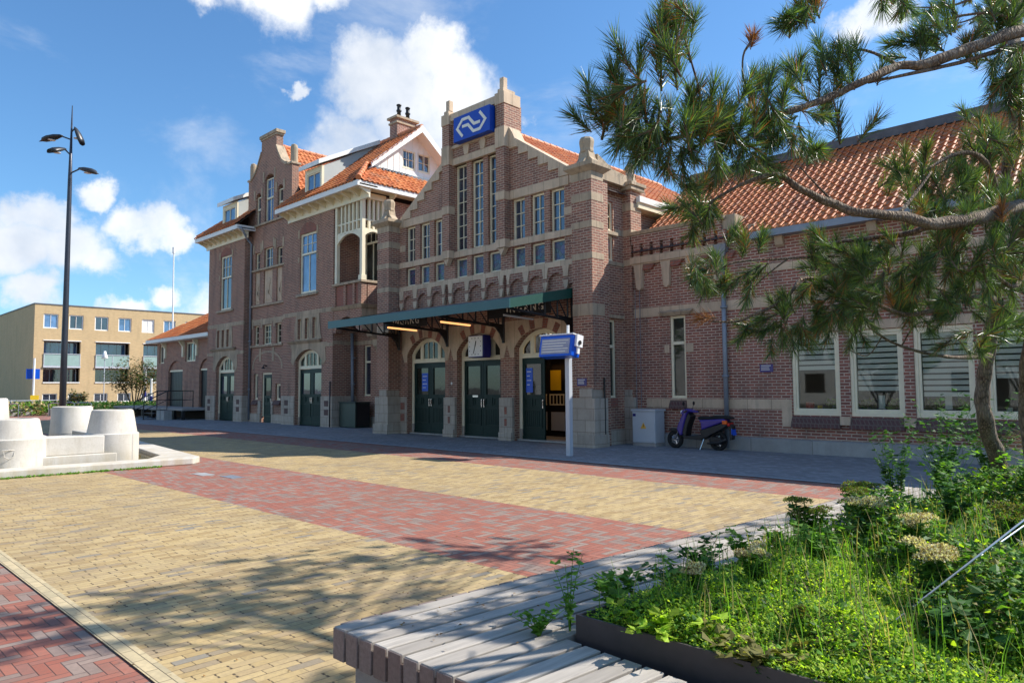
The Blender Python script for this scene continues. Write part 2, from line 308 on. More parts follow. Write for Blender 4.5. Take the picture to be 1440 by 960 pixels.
mat('lamp_grey', (.055, .06, .075), .4, .1, metal=.5); mat('lamp_black', (.025, .027, .03), .4)
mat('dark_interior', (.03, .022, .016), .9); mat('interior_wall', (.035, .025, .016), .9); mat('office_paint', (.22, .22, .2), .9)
mat('blind', (.90, .90, .87), .8); mat('balcony_glass', (.30, .42, .38), .25, .1); mat('display', (.32, .32, .40), .3, .15, 6.); mat('bin_green', (.012, .03, .024), .35, .3)
mat('tube_lit', (1, .7, .35), .5, emit=((1, .47, .16), 1.0)); mat('lamp_lit', (1, .6, .15), .5, emit=((1, .5, .08), 5.0)); mat('tube_off', (.7, .7, .7), .4)
mat('stucco', (.62, .62, .60), .9, .08, 1.); mat('hedge_dark', (.02, .045, .015), .8, .4, 6.); mat('terracotta', (.3, .1, .05), .8); mat('pot_white', (.7, .7, .66), .5); mat('red_pot', (.5, .02, .02), .4)
mat('asphalt', (.09, .09, .09), .9, .2, 2.)
mat('far_ground', (.13, .12, .10), .9, .3, .4)
mat('patina_wood', (.20, .16, .10), .7, .2)
mat('steel_cable', (.55, .56, .58), .35, metal=.9)
# ------------------------------------------------------------------ mesh builder and scene helpers
def R(a, b): return random.uniform(a, b)
class MB:
    def __init__(s): s.v = []; s.f = []; s.mi = []; s.t = []; s.cur = 0; s.tint = .5; s.seg = []; s.nm = None
    def add(s, vs, fs):
        o = len(s.v); s.seg.append((o, len(s.f), s.nm)); s.v += [tuple(p) for p in vs]
        for f in fs: s.f.append(tuple(o+i for i in f)); s.mi.append(s.cur); s.t.append(s.tint)
        return s
    def box(s, x0, x1, y0, y1, z0, z1):
        return s.add([(x0, y0, z0), (x1, y0, z0), (x1, y1, z0), (x0, y1, z0), (x0, y0, z1), (x1, y0, z1), (x1, y1, z1), (x0, y1, z1)],
                     [(0, 3, 2, 1), (4, 5, 6, 7), (0, 1, 5, 4), (1, 2, 6, 5), (2, 3, 7, 6), (3, 0, 4, 7)])
    def hexa(s, b, t):   # bottom 4 points, top 4 points
        return s.add(list(b)+list(t), [(0, 3, 2, 1), (4, 5, 6, 7), (0, 1, 5, 4), (1, 2, 6, 5), (2, 3, 7, 6), (3, 0, 4, 7)])
    def prism(s, poly, a, b, ax='Y', holes=()):
        """poly (and holes) in the plane across ax, extruded from a to b; outer ring and holes any winding"""
        def mp(p, q): return (p[0], q, p[1]) if ax == 'Y' else ((q, p[0], p[1]) if ax == 'X' else (p[0], p[1], q))
        def area(P): return sum(P[i][0]*P[(i+1) % len(P)][1]-P[(i+1) % len(P)][0]*P[i][1] for i in range(len(P)))/2
        poly = list(poly) if area(poly) > 0 else list(poly)[::-1]
        hs = [list(h) if area(h) < 0 else list(h)[::-1] for h in holes]
        rings = [poly]+hs; flat = [p for r in rings for p in r]
        if len(poly) == 4 and not hs: tri = [(0, 1, 2, 3)]
        else: tri = tessellate_polygon([[Vector((p[0], p[1], 0)) for p in r] for r in rings])
        n = len(flat); vs = [mp(p, a) for p in flat]+[mp(p, b) for p in flat]; fs = []
        for f in tri:
            # orient ccw in 2d
            A = area([flat[i] for i in f]); f = tuple(f) if A > 0 else tuple(f)[::-1]
            fs.append(f); fs.append(tuple(i+n for i in f[::-1]))
        o = 0
        for r in rings:
            k = len(r)
            for i in range(k): j = (i+1) % k; fs.append((o+i, o+n+i, o+n+j, o+j))
            o += k
        if ax in 'XZ': fs = [f[::-1] for f in fs]
        if a > b: fs = [f[::-1] for f in fs]
        return s.add(vs, fs)
    def tube(s, pts, rad, n=10, caps=True):
        pts = [Vector(p) for p in pts]; rad = rad if isinstance(rad, (list, tuple)) else [rad]*len(pts)
        vs = []; fs = []; ref = None
        for i, p in enumerate(pts):
            d = (pts[min(i+1, len(pts)-1)]-pts[max(i-1, 0)]).normalized()
            if ref is None: ref = d.orthogonal().normalized()
            ref = (ref-d*ref.dot(d)).normalized() if (ref-d*ref.dot(d)).length > 1e-4 else d.orthogonal().normalized()
            q = d.cross(ref)
            for k in range(n): a = 2*pi*k/n; vs.append(p+(ref*cos(a)+q*sin(a))*rad[i])
        for i in range(len(pts)-1):
            for k in range(n): k2 = (k+1) % n; fs.append((i*n+k, i*n+k2, (i+1)*n+k2, (i+1)*n+k))
        if caps: fs.append(tuple(range(n))[::-1]); fs.append(tuple((len(pts)-1)*n+k for k in range(n)))
        return s.add(vs, fs)
    def lathe(s, prof, c=(0, 0, 0), n=32, ax='Z', a0=0, cap=True):
        vs = []; fs = []
        for r, h in prof:
            for k in range(n):
                a = 2*pi*k/n+a0; x, y = r*cos(a), r*sin(a)
                vs.append((c[0]+x, c[1]+y, c[2]+h) if ax == 'Z' else ((c[0]+x, c[1]-h, c[2]+y) if ax == 'Y' else (c[0]+h, c[1]+x, c[2]+y)))
        m = len(prof)
        for i in range(m-1):
            for k in range(n): k2 = (k+1) % n; fs.append((i*n+k, i*n+k2, (i+1)*n+k2, (i+1)*n+k))
        if cap: fs.append(tuple(range(n))[::-1]); fs.append(tuple((m-1)*n+k for k in range(n)))
        return s.add(vs, fs)
    def quad(s, a, b, c, d): return s.add([a, b, c, d], [(0, 1, 2, 3)])
    def pieces(s, name, mats, parent=None, smooth=False, bevel=0.):
        """one object per add() call, or per run of calls that share the same non-None nm key"""
        seg = s.seg+[(len(s.v), len(s.f), '')]; i = 0; out_ = []
        while i < len(seg)-1:
            j = i+1
            while j < len(seg)-1 and seg[j][2] is not None and seg[j][2] == seg[i][2]: j += 1
            q = MB(); o = seg[i][0]; q.v = s.v[o:seg[j][0]]; q.f = [tuple(a-o for a in f) for f in s.f[seg[i][1]:seg[j][1]]]; q.mi = s.mi[seg[i][1]:seg[j][1]]; q.t = s.t[seg[i][1]:seg[j][1]]
            nm = seg[i][2]; out_.append(q.build(nm.split('#')[0] if nm else name, mats, parent, smooth, bevel)); i = j
        return out_
    def build(s, name, mats, parent=None, smooth=False, bevel=0.):
        me = bpy.data.meshes.new(name); L = Vector((0, 0, 0)); q = parent
        while q is not None: L += q.location; q = q.parent
        me.from_pydata([(p[0]-L.x, p[1]-L.y, p[2]-L.z) for p in s.v], [], s.f)
        for m in (mats if isinstance(mats, (list, tuple)) else [mats]): me.materials.append(MATS[m])
        me.polygons.foreach_set('material_index', s.mi)
        if smooth: me.polygons.foreach_set('use_smooth', [True]*len(s.f))
        at = me.attributes.new('tint', 'FLOAT', 'FACE'); at.data.foreach_set('value', s.t)
        me.update(); o = bpy.data.objects.new(name, me); COL.objects.link(o)
        if parent is not None: o.parent = parent
        if bevel:
            bm = o.modifiers.new('bevel', 'BEVEL'); bm.width = bevel; bm.segments = 2; bm.limit_method = 'ANGLE'
        return o
def tag(o, label=None, cat=None, group=None, kind=None):
    if label: o['label'] = label
    if cat: o['category'] = cat
    if group: o['group'] = group
    if kind: o['kind'] = kind
    return o
def thing(name, label, cat, loc, group=None):
    o = bpy.data.objects.new(name, None); COL.objects.link(o); o.location = loc; o.empty_display_size = .3
    return tag(o, label, cat, group)
def kids(o): return [c for c in bpy.data.objects if c.parent is o]
def copy_tree(o, parent=None):
    ch = kids(o); c = o.copy(); COL.objects.link(c)
    if parent is not None: c.parent = parent
    for k in ch: copy_tree(k, c)
    return c
def arc(x0, x1, z0, z1, n=12):
    """segment arch from (x0,z0) to (x1,z0) with crown z1: list from right to left"""
    w = (x1-x0)/2; h = z1-z0; r = (w*w+h*h)/(2*h); cx = (x0+x1)/2; cz = z1-r; a = math.asin(min(1, w/r))
    if h > w: a = pi-a
    return [(cx+r*sin(a-2*a*i/n), cz+r*cos(a-2*a*i/n)) for i in range(n+1)]
def rect(x0, x1, z0, z1): return [(x0, z0), (x1, z0), (x1, z1), (x0, z1)]
def archrect(x0, x1, z0, zs, zt, n=12): return [(x0, z0), (x1, z0)]+arc(x0, x1, zs, zt, n)

def window(par, x0, x1, z0, z1, y, cols=2, rows=3, fr=.055, mu=.022, ax='Y', m='cream', glass='glass', tr=None, label=None, depth=.07):
    """timber frame set at plane y (front), glass behind it. tr: height of a heavy transom. ax 'X': window in a plane x=y facing +X"""
    f = MB(); g = MB()
    def bx(mb, a0, a1, b0, b1, c0, c1):
        if ax == 'Y': mb.box(a0, a1, y+b0, y+b1, c0, c1)
        else: mb.box(y-b1, y-b0, a0, a1, c0, c1)
    bx(f, x0, x0+fr, 0, depth, z0, z1); bx(f, x1-fr, x1, 0, depth, z0, z1); bx(f, x0+fr, x1-fr, 0, depth, z1-fr, z1); bx(f, x0+fr, x1-fr, 0, depth, z0, z0+fr)
    bx(f, x0-.01, x1+.01, -.03, 0, z0-.035, z0+.012)
    secs = [(z0+fr, z1-fr, cols, rows)]
    if tr is not None:
        bx(f, x0+fr, x1-fr, -.025, depth, tr-.04, tr+.04)
        secs = [(z0+fr, tr-.04, tr_cols[0] if False else (2 if cols >= 2 else 1), 1), (tr+.04, z1-fr, cols, rows)]
    for (a, b, c, r) in secs:
        w = x1-x0-2*fr; k = mu if c*r > 2 or c > 2 else .04
        for i in range(1, c): xx = x0+fr+w*i/c; bx(f, xx-k/2, xx+k/2, .012, depth-.01, a, b)
        for i in range(1, r): zz = a+(b-a)*i/r; bx(f, x0+fr, x1-fr, .016, depth-.014, zz-mu/2, zz+mu/2)
    bx(g, x0+fr*.5, x1-fr*.5, .045, .05, z0+fr*.5, z1-fr*.5)
    o = f.build('window', m, par); g.build('pane', glass, o)
    if label: o['label'] = label
    return o

def pantiles(mb, O, U, V, N, poly, tw=.24, th=.33, relief=.045):
    """rows of S-shaped tiles over the polygon (u,v) on the plane O + u*U + v*V, normal N"""
    O, U, V, N = map(Vector, (O, U, V, N)); us = [p[0] for p in poly]; vs = [p[1] for p in poly]
    def inside(u, v):
        c = False; j = len(poly)-1
        for i in range(len(poly)):
            a, b = poly[i], poly[j]
            if (a[1] > v) != (b[1] > v) and u < (b[0]-a[0])*(v-a[1])/(b[1]-a[1])+a[0]: c = not c
            j = i
        return c
    prof = [(0, 0.0), (.2, -.25), (.42, -.3), (.6, .2), (.75, .9), (.88, 1.), (1., .55)]
    j = 0; v = min(vs)
    while v < max(vs)-.02:
        i = 0; u = min(us)
        while u < max(us)-.02:
            if inside(u+tw/2, v+th/2):
                mb.tint = random.random(); pts = []; lift = R(-.004, .004)
                for (pu, ph) in prof:
                    for (pv, lv) in ((-.08, .030), (1.0, .0)):
                        pts.append(O+U*(u+pu*tw)+V*(v+pv*th)+N*(ph*relief*.8+lv+.03+lift))
                for (pu, ph) in prof: pts.append(O+U*(u+pu*tw)+V*(v-.08*th)+N*(ph*relief*.8+.005))
                m = len(prof); fs = []
                for k in range(m-1): fs.append((2*k, 2*k+2, 2*k+3, 2*k+1)); fs.append((2*m+k, 2*m+k+1, 2*k+2, 2*k))
                mb.add(pts, fs)
            u += tw
        v += th
    mb.tint = .5
def ridge(mb, a, b, r=.11, step=.34):
    a, b = Vector(a), Vector(b); L = (b-a).length; n = max(1, int(L/step)); d = (b-a)/n
    for i in range(n):
        mb.tint = random.random(); p = a+d*i; q = a+d*(i+1.06); mb.tube([p, q], [r*1.08, r*.92], 10)
    mb.tint = .5
def drain(par, pts, r=.045, m='zinc', clips=(), name='drainpipe'):
    d = MB(); d.tube(pts, r, 12)
    for z in clips: d.lathe([(r*1.05, -.03), (r*1.5, -.03), (r*1.5, .03), (r*1.05, .03)], (pts[-1][0], pts[-1][1], z), 12)
    return d.build(name, m, par, True)
def text(s, name, size, mt, loc, xdir=(1, 0, 0), up=(0, 0, 1), par=None, depth=.004, align='CENTER', space=1.0):
    cu = bpy.data.curves.new(name, 'FONT'); cu.body = s; cu.size = size; cu.extrude = depth; cu.align_x = align; cu.align_y = 'CENTER'; cu.space_character = space; cu.offset = size*.012
    ob = bpy.data.objects.new('tmp', cu); COL.objects.link(ob); dg = bpy.context.evaluated_depsgraph_get()
    me = bpy.data.meshes.new_from_object(ob.evaluated_get(dg)); bpy.data.objects.remove(ob)
    X = Vector(xdir).normalized(); Z = Vector(up).normalized(); N = X.cross(Z)
    M = Matrix((( X.x, Z.x, N.x, 0), (X.y, Z.y, N.y, 0), (X.z, Z.z, N.z, 0), (0, 0, 0, 1))); me.transform(M)
    L = Vector((0, 0, 0)); q = par
    while q is not None: L += q.location; q = q.parent
    me.transform(Matrix.Translation(Vector(loc)-L)); me.materials.clear(); me.materials.append(MATS[mt])
    o = bpy.data.objects.new(name, me); COL.objects.link(o)
    if par is not None: o.parent = par
    return o

# ------------------------------------------------------------------ setting: ground and paving
def sheet(name, mt, pts, z, label=None):
    b = MB(); b.prism(pts, z-.002, z, 'Z'); o = b.build(name, mt); return tag(o, kind='structure')
sheet('ground', 'far_ground', [(-900, -700), (700, -700), (700, 900), (-900, 900)], -.02)
sheet('paving', 'pave_red', [(-75, -6), (14, -6), (14, 40), (-75, 40)], -.006)
def strip(name, mt, y0, y1, z, x0=-75, x1=14): return sheet(name, mt, [(x0, y0), (x1, y0), (x1, y1), (x0, y1)], z)
strip('paving', 'pave_yellow', 1.62, 4.50, 0., -30)
strip('paving', 'pave_red2', 4.50, 7.08, 0., -30)
strip('paving', 'pave_yellow', 7.08, 10.35, 0., -46)
strip('paving', 'pave_red2', 10.35, 12.0, 0.)
strip('paving', 'kerb_yellow', 1.50, 1.62, .004, -30)
strip('pavement', 'kerb', 12.0, 12.16, .012, -46)
strip('pavement', 'pave_grey', 12.16, 17.3, .01, -46)
# the far side of the square: asphalt lane before the flats, low hedge bed
sheet('road', 'asphalt', [(-75, -40), (-58, -40), (-58, 6), (-75, 6)], .0)

# ------------------------------------------------------------------ station: entrance hall
hall = thing('station_hall', 'brick station entrance hall with stepped tower gable, three arched doors and green canopy', 'building', (-16.55, 15.45, 0))
YW = 15.45
doors = [(-20.27, -18.22, -19.24), (-17.62, -15.60, -16.61), (-15.0, -12.98, -13.99)]
tall = [(-17.70, -17.12), (-16.90, -16.34), (-16.12, -15.56)]
lw = [(-20.37, -19.84), (-19.58, -19.05), (-18.80, -18.27)]; rw = [(-15.06, -14.52), (-14.28, -13.74), (-13.52, -12.97)]
out = [(-21.3, 0), (-11.7, 0), (-11.7, 7.55), (-12.5, 7.6), (-15.1, 9.22), (-15.3, 9.22), (-15.3, 10.5), (-17.9, 10.5), (-17.9, 9.22), (-18.1, 9.22), (-20.6, 7.7), (-21.3, 7.55)]
holes = [archrect(a, b, -.0+.01, 2.78, 3.33) for a, b, c in doors]
holes += [rect(a, b, 6.10, 8.97) for a, b in tall]+[rect(a, b, 6.06, 7.34) for a, b in lw+rw]
holes += [rect(a, b, 5.21, 5.86) for a, b in lw+rw+tall]
b = MB(); b.prism(out, YW, YW+.35, 'Y', holes)
b.box(-21.3, -21.0, YW+.35, 26, 0, 7.4); b.box(-12.0, -11.95, YW+.35, 17.0, 0, .02)
# tower body behind the parapet
b.box(-17.9, -17.6, YW+.35, YW+.7, 8.6, 10.5); b.box(-15.6, -15.3, YW+.35, YW+.7, 8.6, 10.5)
# pilasters of the tower
for x0, x1 in ((-18.07, -17.72), (-15.50, -15.13)):
    b.box(x0, x1, 15.2, YW-.001, 5.86, 9.0); b.box(x0, x1, 15.2, YW+.45, 9.62, 10.35)
b.box(-17.72, -15.50, 15.36, YW-.001, 9.22, 10.45)
# pier brick shafts at both ends
for x0, x1 in ((-21.41, -20.72), (-12.29, -11.61)):
    b.box(x0, x1, 14.95, 15.47, 1.54, 7.2)
# return wall to the side wing (faces the sun side), with openings
hy = [rect(15.70, 16.24, 5.97, 6.80), rect(15.70, 16.24, 5.12, 5.83), rect(15.70, 16.28, 1.30, 3.46)]
b.prism([(15.47, 0), (17.9, 0), (17.9, 7.4), (15.47, 7.4)], -12.1, -11.85, 'X', hy)
b.prism([(17.9, 0), (26, 0), (26, 7.2), (17.9, 7.2)], -12.1, -11.85, 'X')
b.box(-11.93, -11.57, 16.70, 17.22, 0, 7.2)      # second pier
b.box(-21.3, -11.9, 25.7, 26, 0, 7.4)
b.build('wall', 'brick', hall)
# corbel frieze: little blind arches
b = MB(); fo = []
for grp in (lw, tall, rw):
    for a, c in grp: fo.append(archrect(a-.02, c+.02, 4.22, 4.70, 4.86, 6))
segs = [(-20.68, -18.1), (-17.95, -15.35), (-15.2, -12.62)]
for (x0, x1), grp in zip(segs, (lw, tall, rw)):
    pts = [(x0, 5.03), (x0, 4.5)]
    for a, c in grp:
        pts += [(a-.09, 4.5), (a-.02, 4.42), (a-.02, 4.66)]+arc(a-.02, c+.02, 4.66, 4.86, 6)[::-1][1:-1]+[(c+.02, 4.66), (c+.02, 4.42), (c+.09, 4.5)]
    pts += [(x1, 4.5), (x1, 5.03)]
    b.prism(pts, YW-.09, YW-.001)
b.build('corbel_frieze', 'brick', hall)
# sandstone trim
b = MB()
def cope(pts, z0=None):  # sloping stepped coping on the gable
    pass
for s in (1, -1):
    cx = -16.6; b.nm = 'gable_coping#%d' % s
    X = lambda d: cx+s*d
    for k in range(7):       # stepped blocks under a raking top
        d0 = 1.47+k*.40; zt = lambda d: 9.40-(d-1.47)*.655
        d1 = d0+.40; zb = zt(d1)-.20
        b.prism([(X(d0), zb), (X(d1), zb), (X(d1), zt(d1)), (X(d0), zt(d0))], YW-.06, YW+.40)
    b.prism([(X(4.27), 7.36), (X(4.75), 7.36), (X(4.75), 7.58), (X(4.27), 7.60)], YW-.055, YW+.40)
    # scroll at the tower foot
    b.prism([(X(1.46), 9.02), (X(1.9), 8.9), (X(1.62), 9.45), (X(1.50), 9.62), (X(1.46), 9.62)], YW-.075, YW+.395)
# lintels and bands
b.nm = None
b.box(-20.65, -18.08, YW-.035, YW+.1, 7.35, 7.62); b.box(-15.12, -12.78, YW-.035, YW+.1, 7.35, 7.62)
for x0, x1 in ((-18.075, -17.71), (-15.51, -15.122)): b.box(x0, x1, 15.175, YW-.003, 7.34, 7.6)
b.box(-17.72, -15.5, 15.33, YW+.1, 8.97, 9.2)
for z0, z1 in ((5.88, 6.08), (5.04, 5.205)): b.box(-20.7, -12.4, YW-.05, YW+.12, z0, z1)
for x0, x1 in ((-18.1, -17.70), (-15.52, -15.10)): b.box(x0, x1, 15.17, YW-.052, 5.86, 6.12); b.prism([(x0+.05, 5.86), (x0+.2, 5.62), (x1-.05, 5.86)], 15.22, YW-.055)
for x in (-20.6, -12.78): b.box(x-.2, x+.2, YW-.012, YW+.05, 6.5, 6.72)
# tower top stones
for x0, x1 in ((-18.09, -17.70), (-15.52, -15.11)):
    b.box(x0, x1, 15.175, YW+.47, 8.99, 9.62); b.box(x0, x1, 15.175, YW+.47, 10.35, 10.72); b.box(x0+.09, x1-.07, 15.22, YW+.3, 10.72, 10.85)
for x in (-17.84, -15.28): b.box(x-.085, x+.085, 15.25, 15.42, 10.85, 11.2)
b.box(-17.70, -15.52, 15.24, YW+.47, 10.45, 10.70); b.box(-17.71, -15.51, 15.3, 15.36, 9.52, 9.62)
for x in (-17.01, -16.23): b.prism([(x-.09, 9.2), (x+.09, 9.2), (x+.15, 9.50), (x+.06, 9.56), (x-.06, 9.56), (x-.15, 9.50)], 15.31, 15.362)
# corbel stones in the frieze
b.nm = 'corbel_stones'
for (x0, x1), grp in zip(segs, (lw, tall, rw)):
    gaps = [(x0, grp[0][0]-.02)]+[(grp[i][1]+.02, grp[i+1][0]-.02) for i in (0, 1)]+[(grp[2][1]+.02, x1)]
    for i, (g0, g1) in enumerate(gaps):
        if i in (0, 3): w = min(g1-g0, .2); g0, g1 = (g1-w, g1) if i == 0 else (g0, g0+w)
        b.prism([(g0-.03, 5.03), (g0+.02, 4.80), (g0+.015, 4.72), (g1-.015, 4.72), (g1-.02, 4.80), (g1+.03, 5.03)], YW-.125, YW-.092)
        b.prism([(g0, 4.62), (g0+.03, 4.46), (g0+.06, 4.38), (g1-.06, 4.38), (g1-.03, 4.46), (g1, 4.62)], YW-.13, YW-.03)
b.pieces('stone_trim', 'sandstone', hall, bevel=.008)
# weathered stone: pier bands, caps, pinnacles
b = MB()
for x0, x1 in ((-21.41, -20.72), (-12.29, -11.61)):
    for z0, z1 in ((3.5, 3.82), (5.02, 5.20), (5.87, 6.06), (6.60, 6.82), (7.18, 7.40)): b.box(x0-.008, x1+.008, 14.942, 15.48, z0, z1)
    b.hexa([(x0-.01, 14.94, 7.4), (x1+.01, 14.94, 7.4), (x1+.01, 15.5, 7.4), (x0-.01, 15.5, 7.4)], [(x0-.16, 14.79, 7.52), (x1+.16, 14.79, 7.52), (x1+.16, 15.65, 7.52), (x0-.16, 15.65, 7.52)])
    b.box(x0-.16, x1+.16, 14.79, 15.65, 7.52, 7.64)
    c = (x0+x1)/2+.0; cy = 15.22
    b.nm = 'pinnacle#%d' % x0
    b.prism([(c-.38, 7.64), (c+.38, 7.64), (c+.30, 7.74), (c+.20, 7.84), (c+.16, 8.02), (c-.16, 8.02), (c-.20, 7.84), (c-.30, 7.74)], cy-.14, cy+.14)
    b.prism([(cy-.36, 7.64), (cy+.36, 7.64), (cy+.28, 7.74), (cy+.19, 7.84), (cy+.15, 8.02), (cy-.15, 8.02), (cy-.19, 7.84), (cy-.28, 7.74)], c-.13, c+.13, 'X')
    b.lathe([(.19, 8.0), (.20, 8.05), (.19, 8.12), (.215, 8.3), (.21, 8.36), (.17, 8.42), (.06, 8.45)], (c, cy, 0), 8, a0=pi/8); b.nm = None
for z0, z1 in ((5.02, 5.20), (5.87, 6.06), (6.60, 6.82)): b.box(-11.94, -11.56, 16.69, 17.23, z0, z1)
b.box(-12.0, -11.82, 15.48, 16.70, 5.0, 5.10); b.box(-12.0, -11.78, 15.5, 16.40, 5.84, 5.94); b.box(-12.02, -11.76, 15.48, 16.60, 3.5, 3.60); b.box(-12.05, -11.66, 15.46, 16.70, 7.28, 7.62); b.box(-12.0, -11.83, 16.30, 16.69, 5.87, 6.06)
b.prism([(15.44, 7.62), (16.7, 7.62), (16.7, 7.66), (16.1, 7.72), (15.7, 7.9), (15.44, 8.0)], -12.0, -11.75, 'X')
b.box(-12.02, -11.48, 16.62, 17.30, 7.2, 7.32); b.box(-12.06, -11.44, 16.58, 17.34, 7.32, 7.42)
b.lathe([(.22, 7.42), (.16, 7.6), (.13, 7.75), (.15, 7.95), (.06, 8.05)], (-11.75, 16.96, 0), 8, a0=pi/8)
b.pieces('pier_stone', 'sandstone_old', hall, bevel=.01)
# plinth (grey-beige blocks) and door piers
b = MB()
for x0, x1 in ((-21.46, -20.67), (-12.34, -11.56)):
    b.box(x0, x1, 14.90, 15.5, 0, 1.30); b.box(x0+.28, x1-.28+.2, 14.89, 15.5, 1.30, 1.55); b.box(x0-.04, x1+.04, 14.84, 15.49, 0, .34)
for x0, x1 in ((-18.22, -17.62), (-15.60, -15.0)): b.box(x0+.02, x1-.02, YW-.1, YW+.36, 0, 1.29); b.box(x0+.03, x1-.03, YW-.15, YW+.1, 0, .25)
b.box(-20.67, -20.29, YW-.03, YW-.001, 0, 1.29); b.box(-12.96, -12.34, YW-.03, YW-.001, 0, 1.29)
b.box(-12.05, -11.80, 15.52, 16.62, 0, .42); b.box(-11.97, -11.52, 16.64, 16.84, 0, 1.30); b.box(-11.90, -11.62, 16.66, 16.8, 1.30, 1.52)
b.pieces('plinth', 'plinth_stone', hall, bevel=.012)
b = MB()
for x in (-17.92, -15.30):
    for z in (.45, .80): b.box(x-.05, x+.05, YW-.108, YW-.09, z, z+.22)
b.box(-20.62, -20.4, YW-.036, YW-.02, .85, 1.1); b.box(-20.62, -20.4, YW-.036, YW-.02, .45, .7)
b.box(-11.95, -11.8, 15.70, 16.28, 1.05, 1.29)
b.pieces('brick_inlay', 'brick_red', hall)
# surrounds of the door arches: sandstone with red brick voussoirs
b = MB(); rd = MB()
for a, c, m_ in doors:
    b.prism([(a-.16, 2.50), (a-.002, 2.50)]+arc(a-.002, c+.002, 2.78, 3.335, 14)[::-1]+[(c+.002, 2.50), (c+.16, 2.50), (c+.30, 2.9), (c+.30, 3.62), (a-.30, 3.62), (a-.30, 2.9)], YW-.02, YW-.001)
    cx = (a+c)/2; r = ((c-a)/2)**2; h = .555; rr = (r+h*h)/(2*h); cz = 3.335-rr
    for an in (-.53, -.19, .19, .53):
        for w in (0,):
            p = [(cx+(rr+q)*sin(an+e), cz+(rr+q)*cos(an+e)) for q, e in ((.01, -.075), (.01, .075), (.30, .07), (.30, -.07))]
            rd.prism(p, YW-.026, YW-.018)
b.pieces('arch_surround', 'sandstone', hall); rd.pieces('voussoir', 'brick_red', hall)
# doors
def fan(par, x0, x1, zh, zs, zt, y, lit=False):
    f = MB(); n = 14
    f.prism(archrect(x0, x1, 0.0, zs, zt, n), y, y+.09, 'Y', [archrect(x0+.11, x1-.11, .005, zs-.02, zt-.09, n)])
    jb = MB(); jb.box(x0-.001, x0+.115, y-.012, y+.1, 0, .36); jb.box(x1-.115, x1+.001, y-.012, y+.1, 0, .36); jb.pieces('jamb_stone', 'plinth_stone', par)
    f.box(x0+.11, x1-.11, y-.02, y+.09, zh, zh+.09)
    w = x1-x0; m1 = x0+w*.27; m2 = x1-w*.27
    def top(x):
        ww = w/2-.11; h = zt-.09-zs+.02; r = (ww*ww+h*h)/(2*h); return zt-.09-r+sqrt(max(0, r*r-(x-(x0+x1)/2)**2))
    for m_ in (m1, m2): f.prism([(m_-.05, zh+.09), (m_+.05, zh+.09), (m_+.05, top(m_+.05)), (m_-.05, top(m_-.05))], y, y+.085)
    for a, c in ((x0+.11, m1-.05), (m1+.05, m2-.05), (m2+.05, x1-.11)):
        f.box(a, c, y+.01, y+.08, zh+.09, zh+.14)
        ps = [(c, zh+.14), (c, top(c))]+[(c+(a-c)*i/6, top(c+(a-c)*i/6)) for i in range(1, 6)]+[(a, top(a)), (a, zh+.14)]
        ins = [(q[0]+(.035 if q[0] < (a+c)/2 else -.035)*(1 if i in (0, 1, len(ps)-2, len(ps)-1) else 0), q[1]-(.04 if q[1] > zh+.15 else 0)) for i, q in enumerate(ps)]
        ins = [(p, q+.001 if abs(q-zh-.14) < .001 else q) for p, q in ins]
        f.prism(ps, y+.012, y+.075, 'Y', [ins])
    for i in (1, 2): x = m1+.05+(m2-m1-.1)*i/3; f.box(x-.014, x+.014, y+.015, y+.07, zh+.14, top(x)-.03)
    o = f.build('fanlight', 'cream', par)
    g = MB(); g.prism([(x0+.08, zh+.05), (x1-.08, zh+.05)]+arc(x0+.08, x1-.08, zs-.02, zt-.06, n), y+.045, y+.05)
    g.build('pane', 'clear_glass' if lit else 'glass_dark', o)
    return o
def leaf_door(par, x0, x1, z1, y, glass='door_glass', hs=1, panels=True, name='door'):
    d = MB(); w = x1-x0; gx0, gx1 = x0+.15*w, x1-.15*w; gz0, gz1 = z1*.56, z1*.93
    d.prism(rect(x0, x1, .02, z1), y, y+.05, 'Y', [rect(gx0, gx1, gz0, gz1)])
    d.prism(rect(gx0-.03, gx1+.03, gz0-.03, gz1+.03), y-.012, y, 'Y', [rect(gx0, gx1, gz0, gz1)])
    for a, c in ((.12, .46), (.54, .88)): d.prism(rect(x0+a*w, x0+c*w, z1*.42, z1*.52), y-.018, y-.001, 'Y', [rect(x0+a*w+.03, x0+c*w-.03, z1*.42+.03, z1*.52-.03)])
    d.prism(rect(x0+.1*w, x1-.1*w, z1*.16, z1*.385), y-.018, y-.001, 'Y', [rect(x0+.1*w+.03, x1-.1*w-.03, z1*.16+.03, z1*.385-.03)])
    k = 8
    for i in range(k): xa = x0+.14*w+(w*.72)*i/k; d.box(xa+.008, xa+w*.72/k-.008, y-.010, y-.002, z1*.18, z1*.37)
    d.box(x0, x1, y-.02, y-.001, .02, .16)
    o = d.build(name, 'green_paint', par)
    g = MB(); g.box(gx0-.01, gx1+.01, y+.02, y+.026, gz0-.01, gz1+.01); g.build('pane', glass, o)
    h = MB(); xx = x1-.05 if hs > 0 else x0+.05; h.box(xx-.018, xx+.018, y-.045, y-.02, z1*.40, z1*.50); h.tube([(xx, y-.05, z1*.42), (xx, y-.05, z1*.49)], .012, 8); h.build('handle', 'chrome', o)
    return o
YD = YW+.20
for i, (a, c, m_) in enumerate(doors):
    fan(hall, a+.005, c-.005, 2.48, 2.78, 3.325, YD, lit=(i == 2))
    cx = (a+c)/2
    leaf_door(hall, a+.11, cx-.005, 2.47, YD+.03, 'door_glass', 1)
    if i < 2: leaf_door(hall, cx+.005, c-.11, 2.47, YD+.03, 'door_glass', -1)
    s = MB(); s.box(a, c, YD-.1, YD+.3, .012, .06); s.build('threshold', 'base_stone', hall)
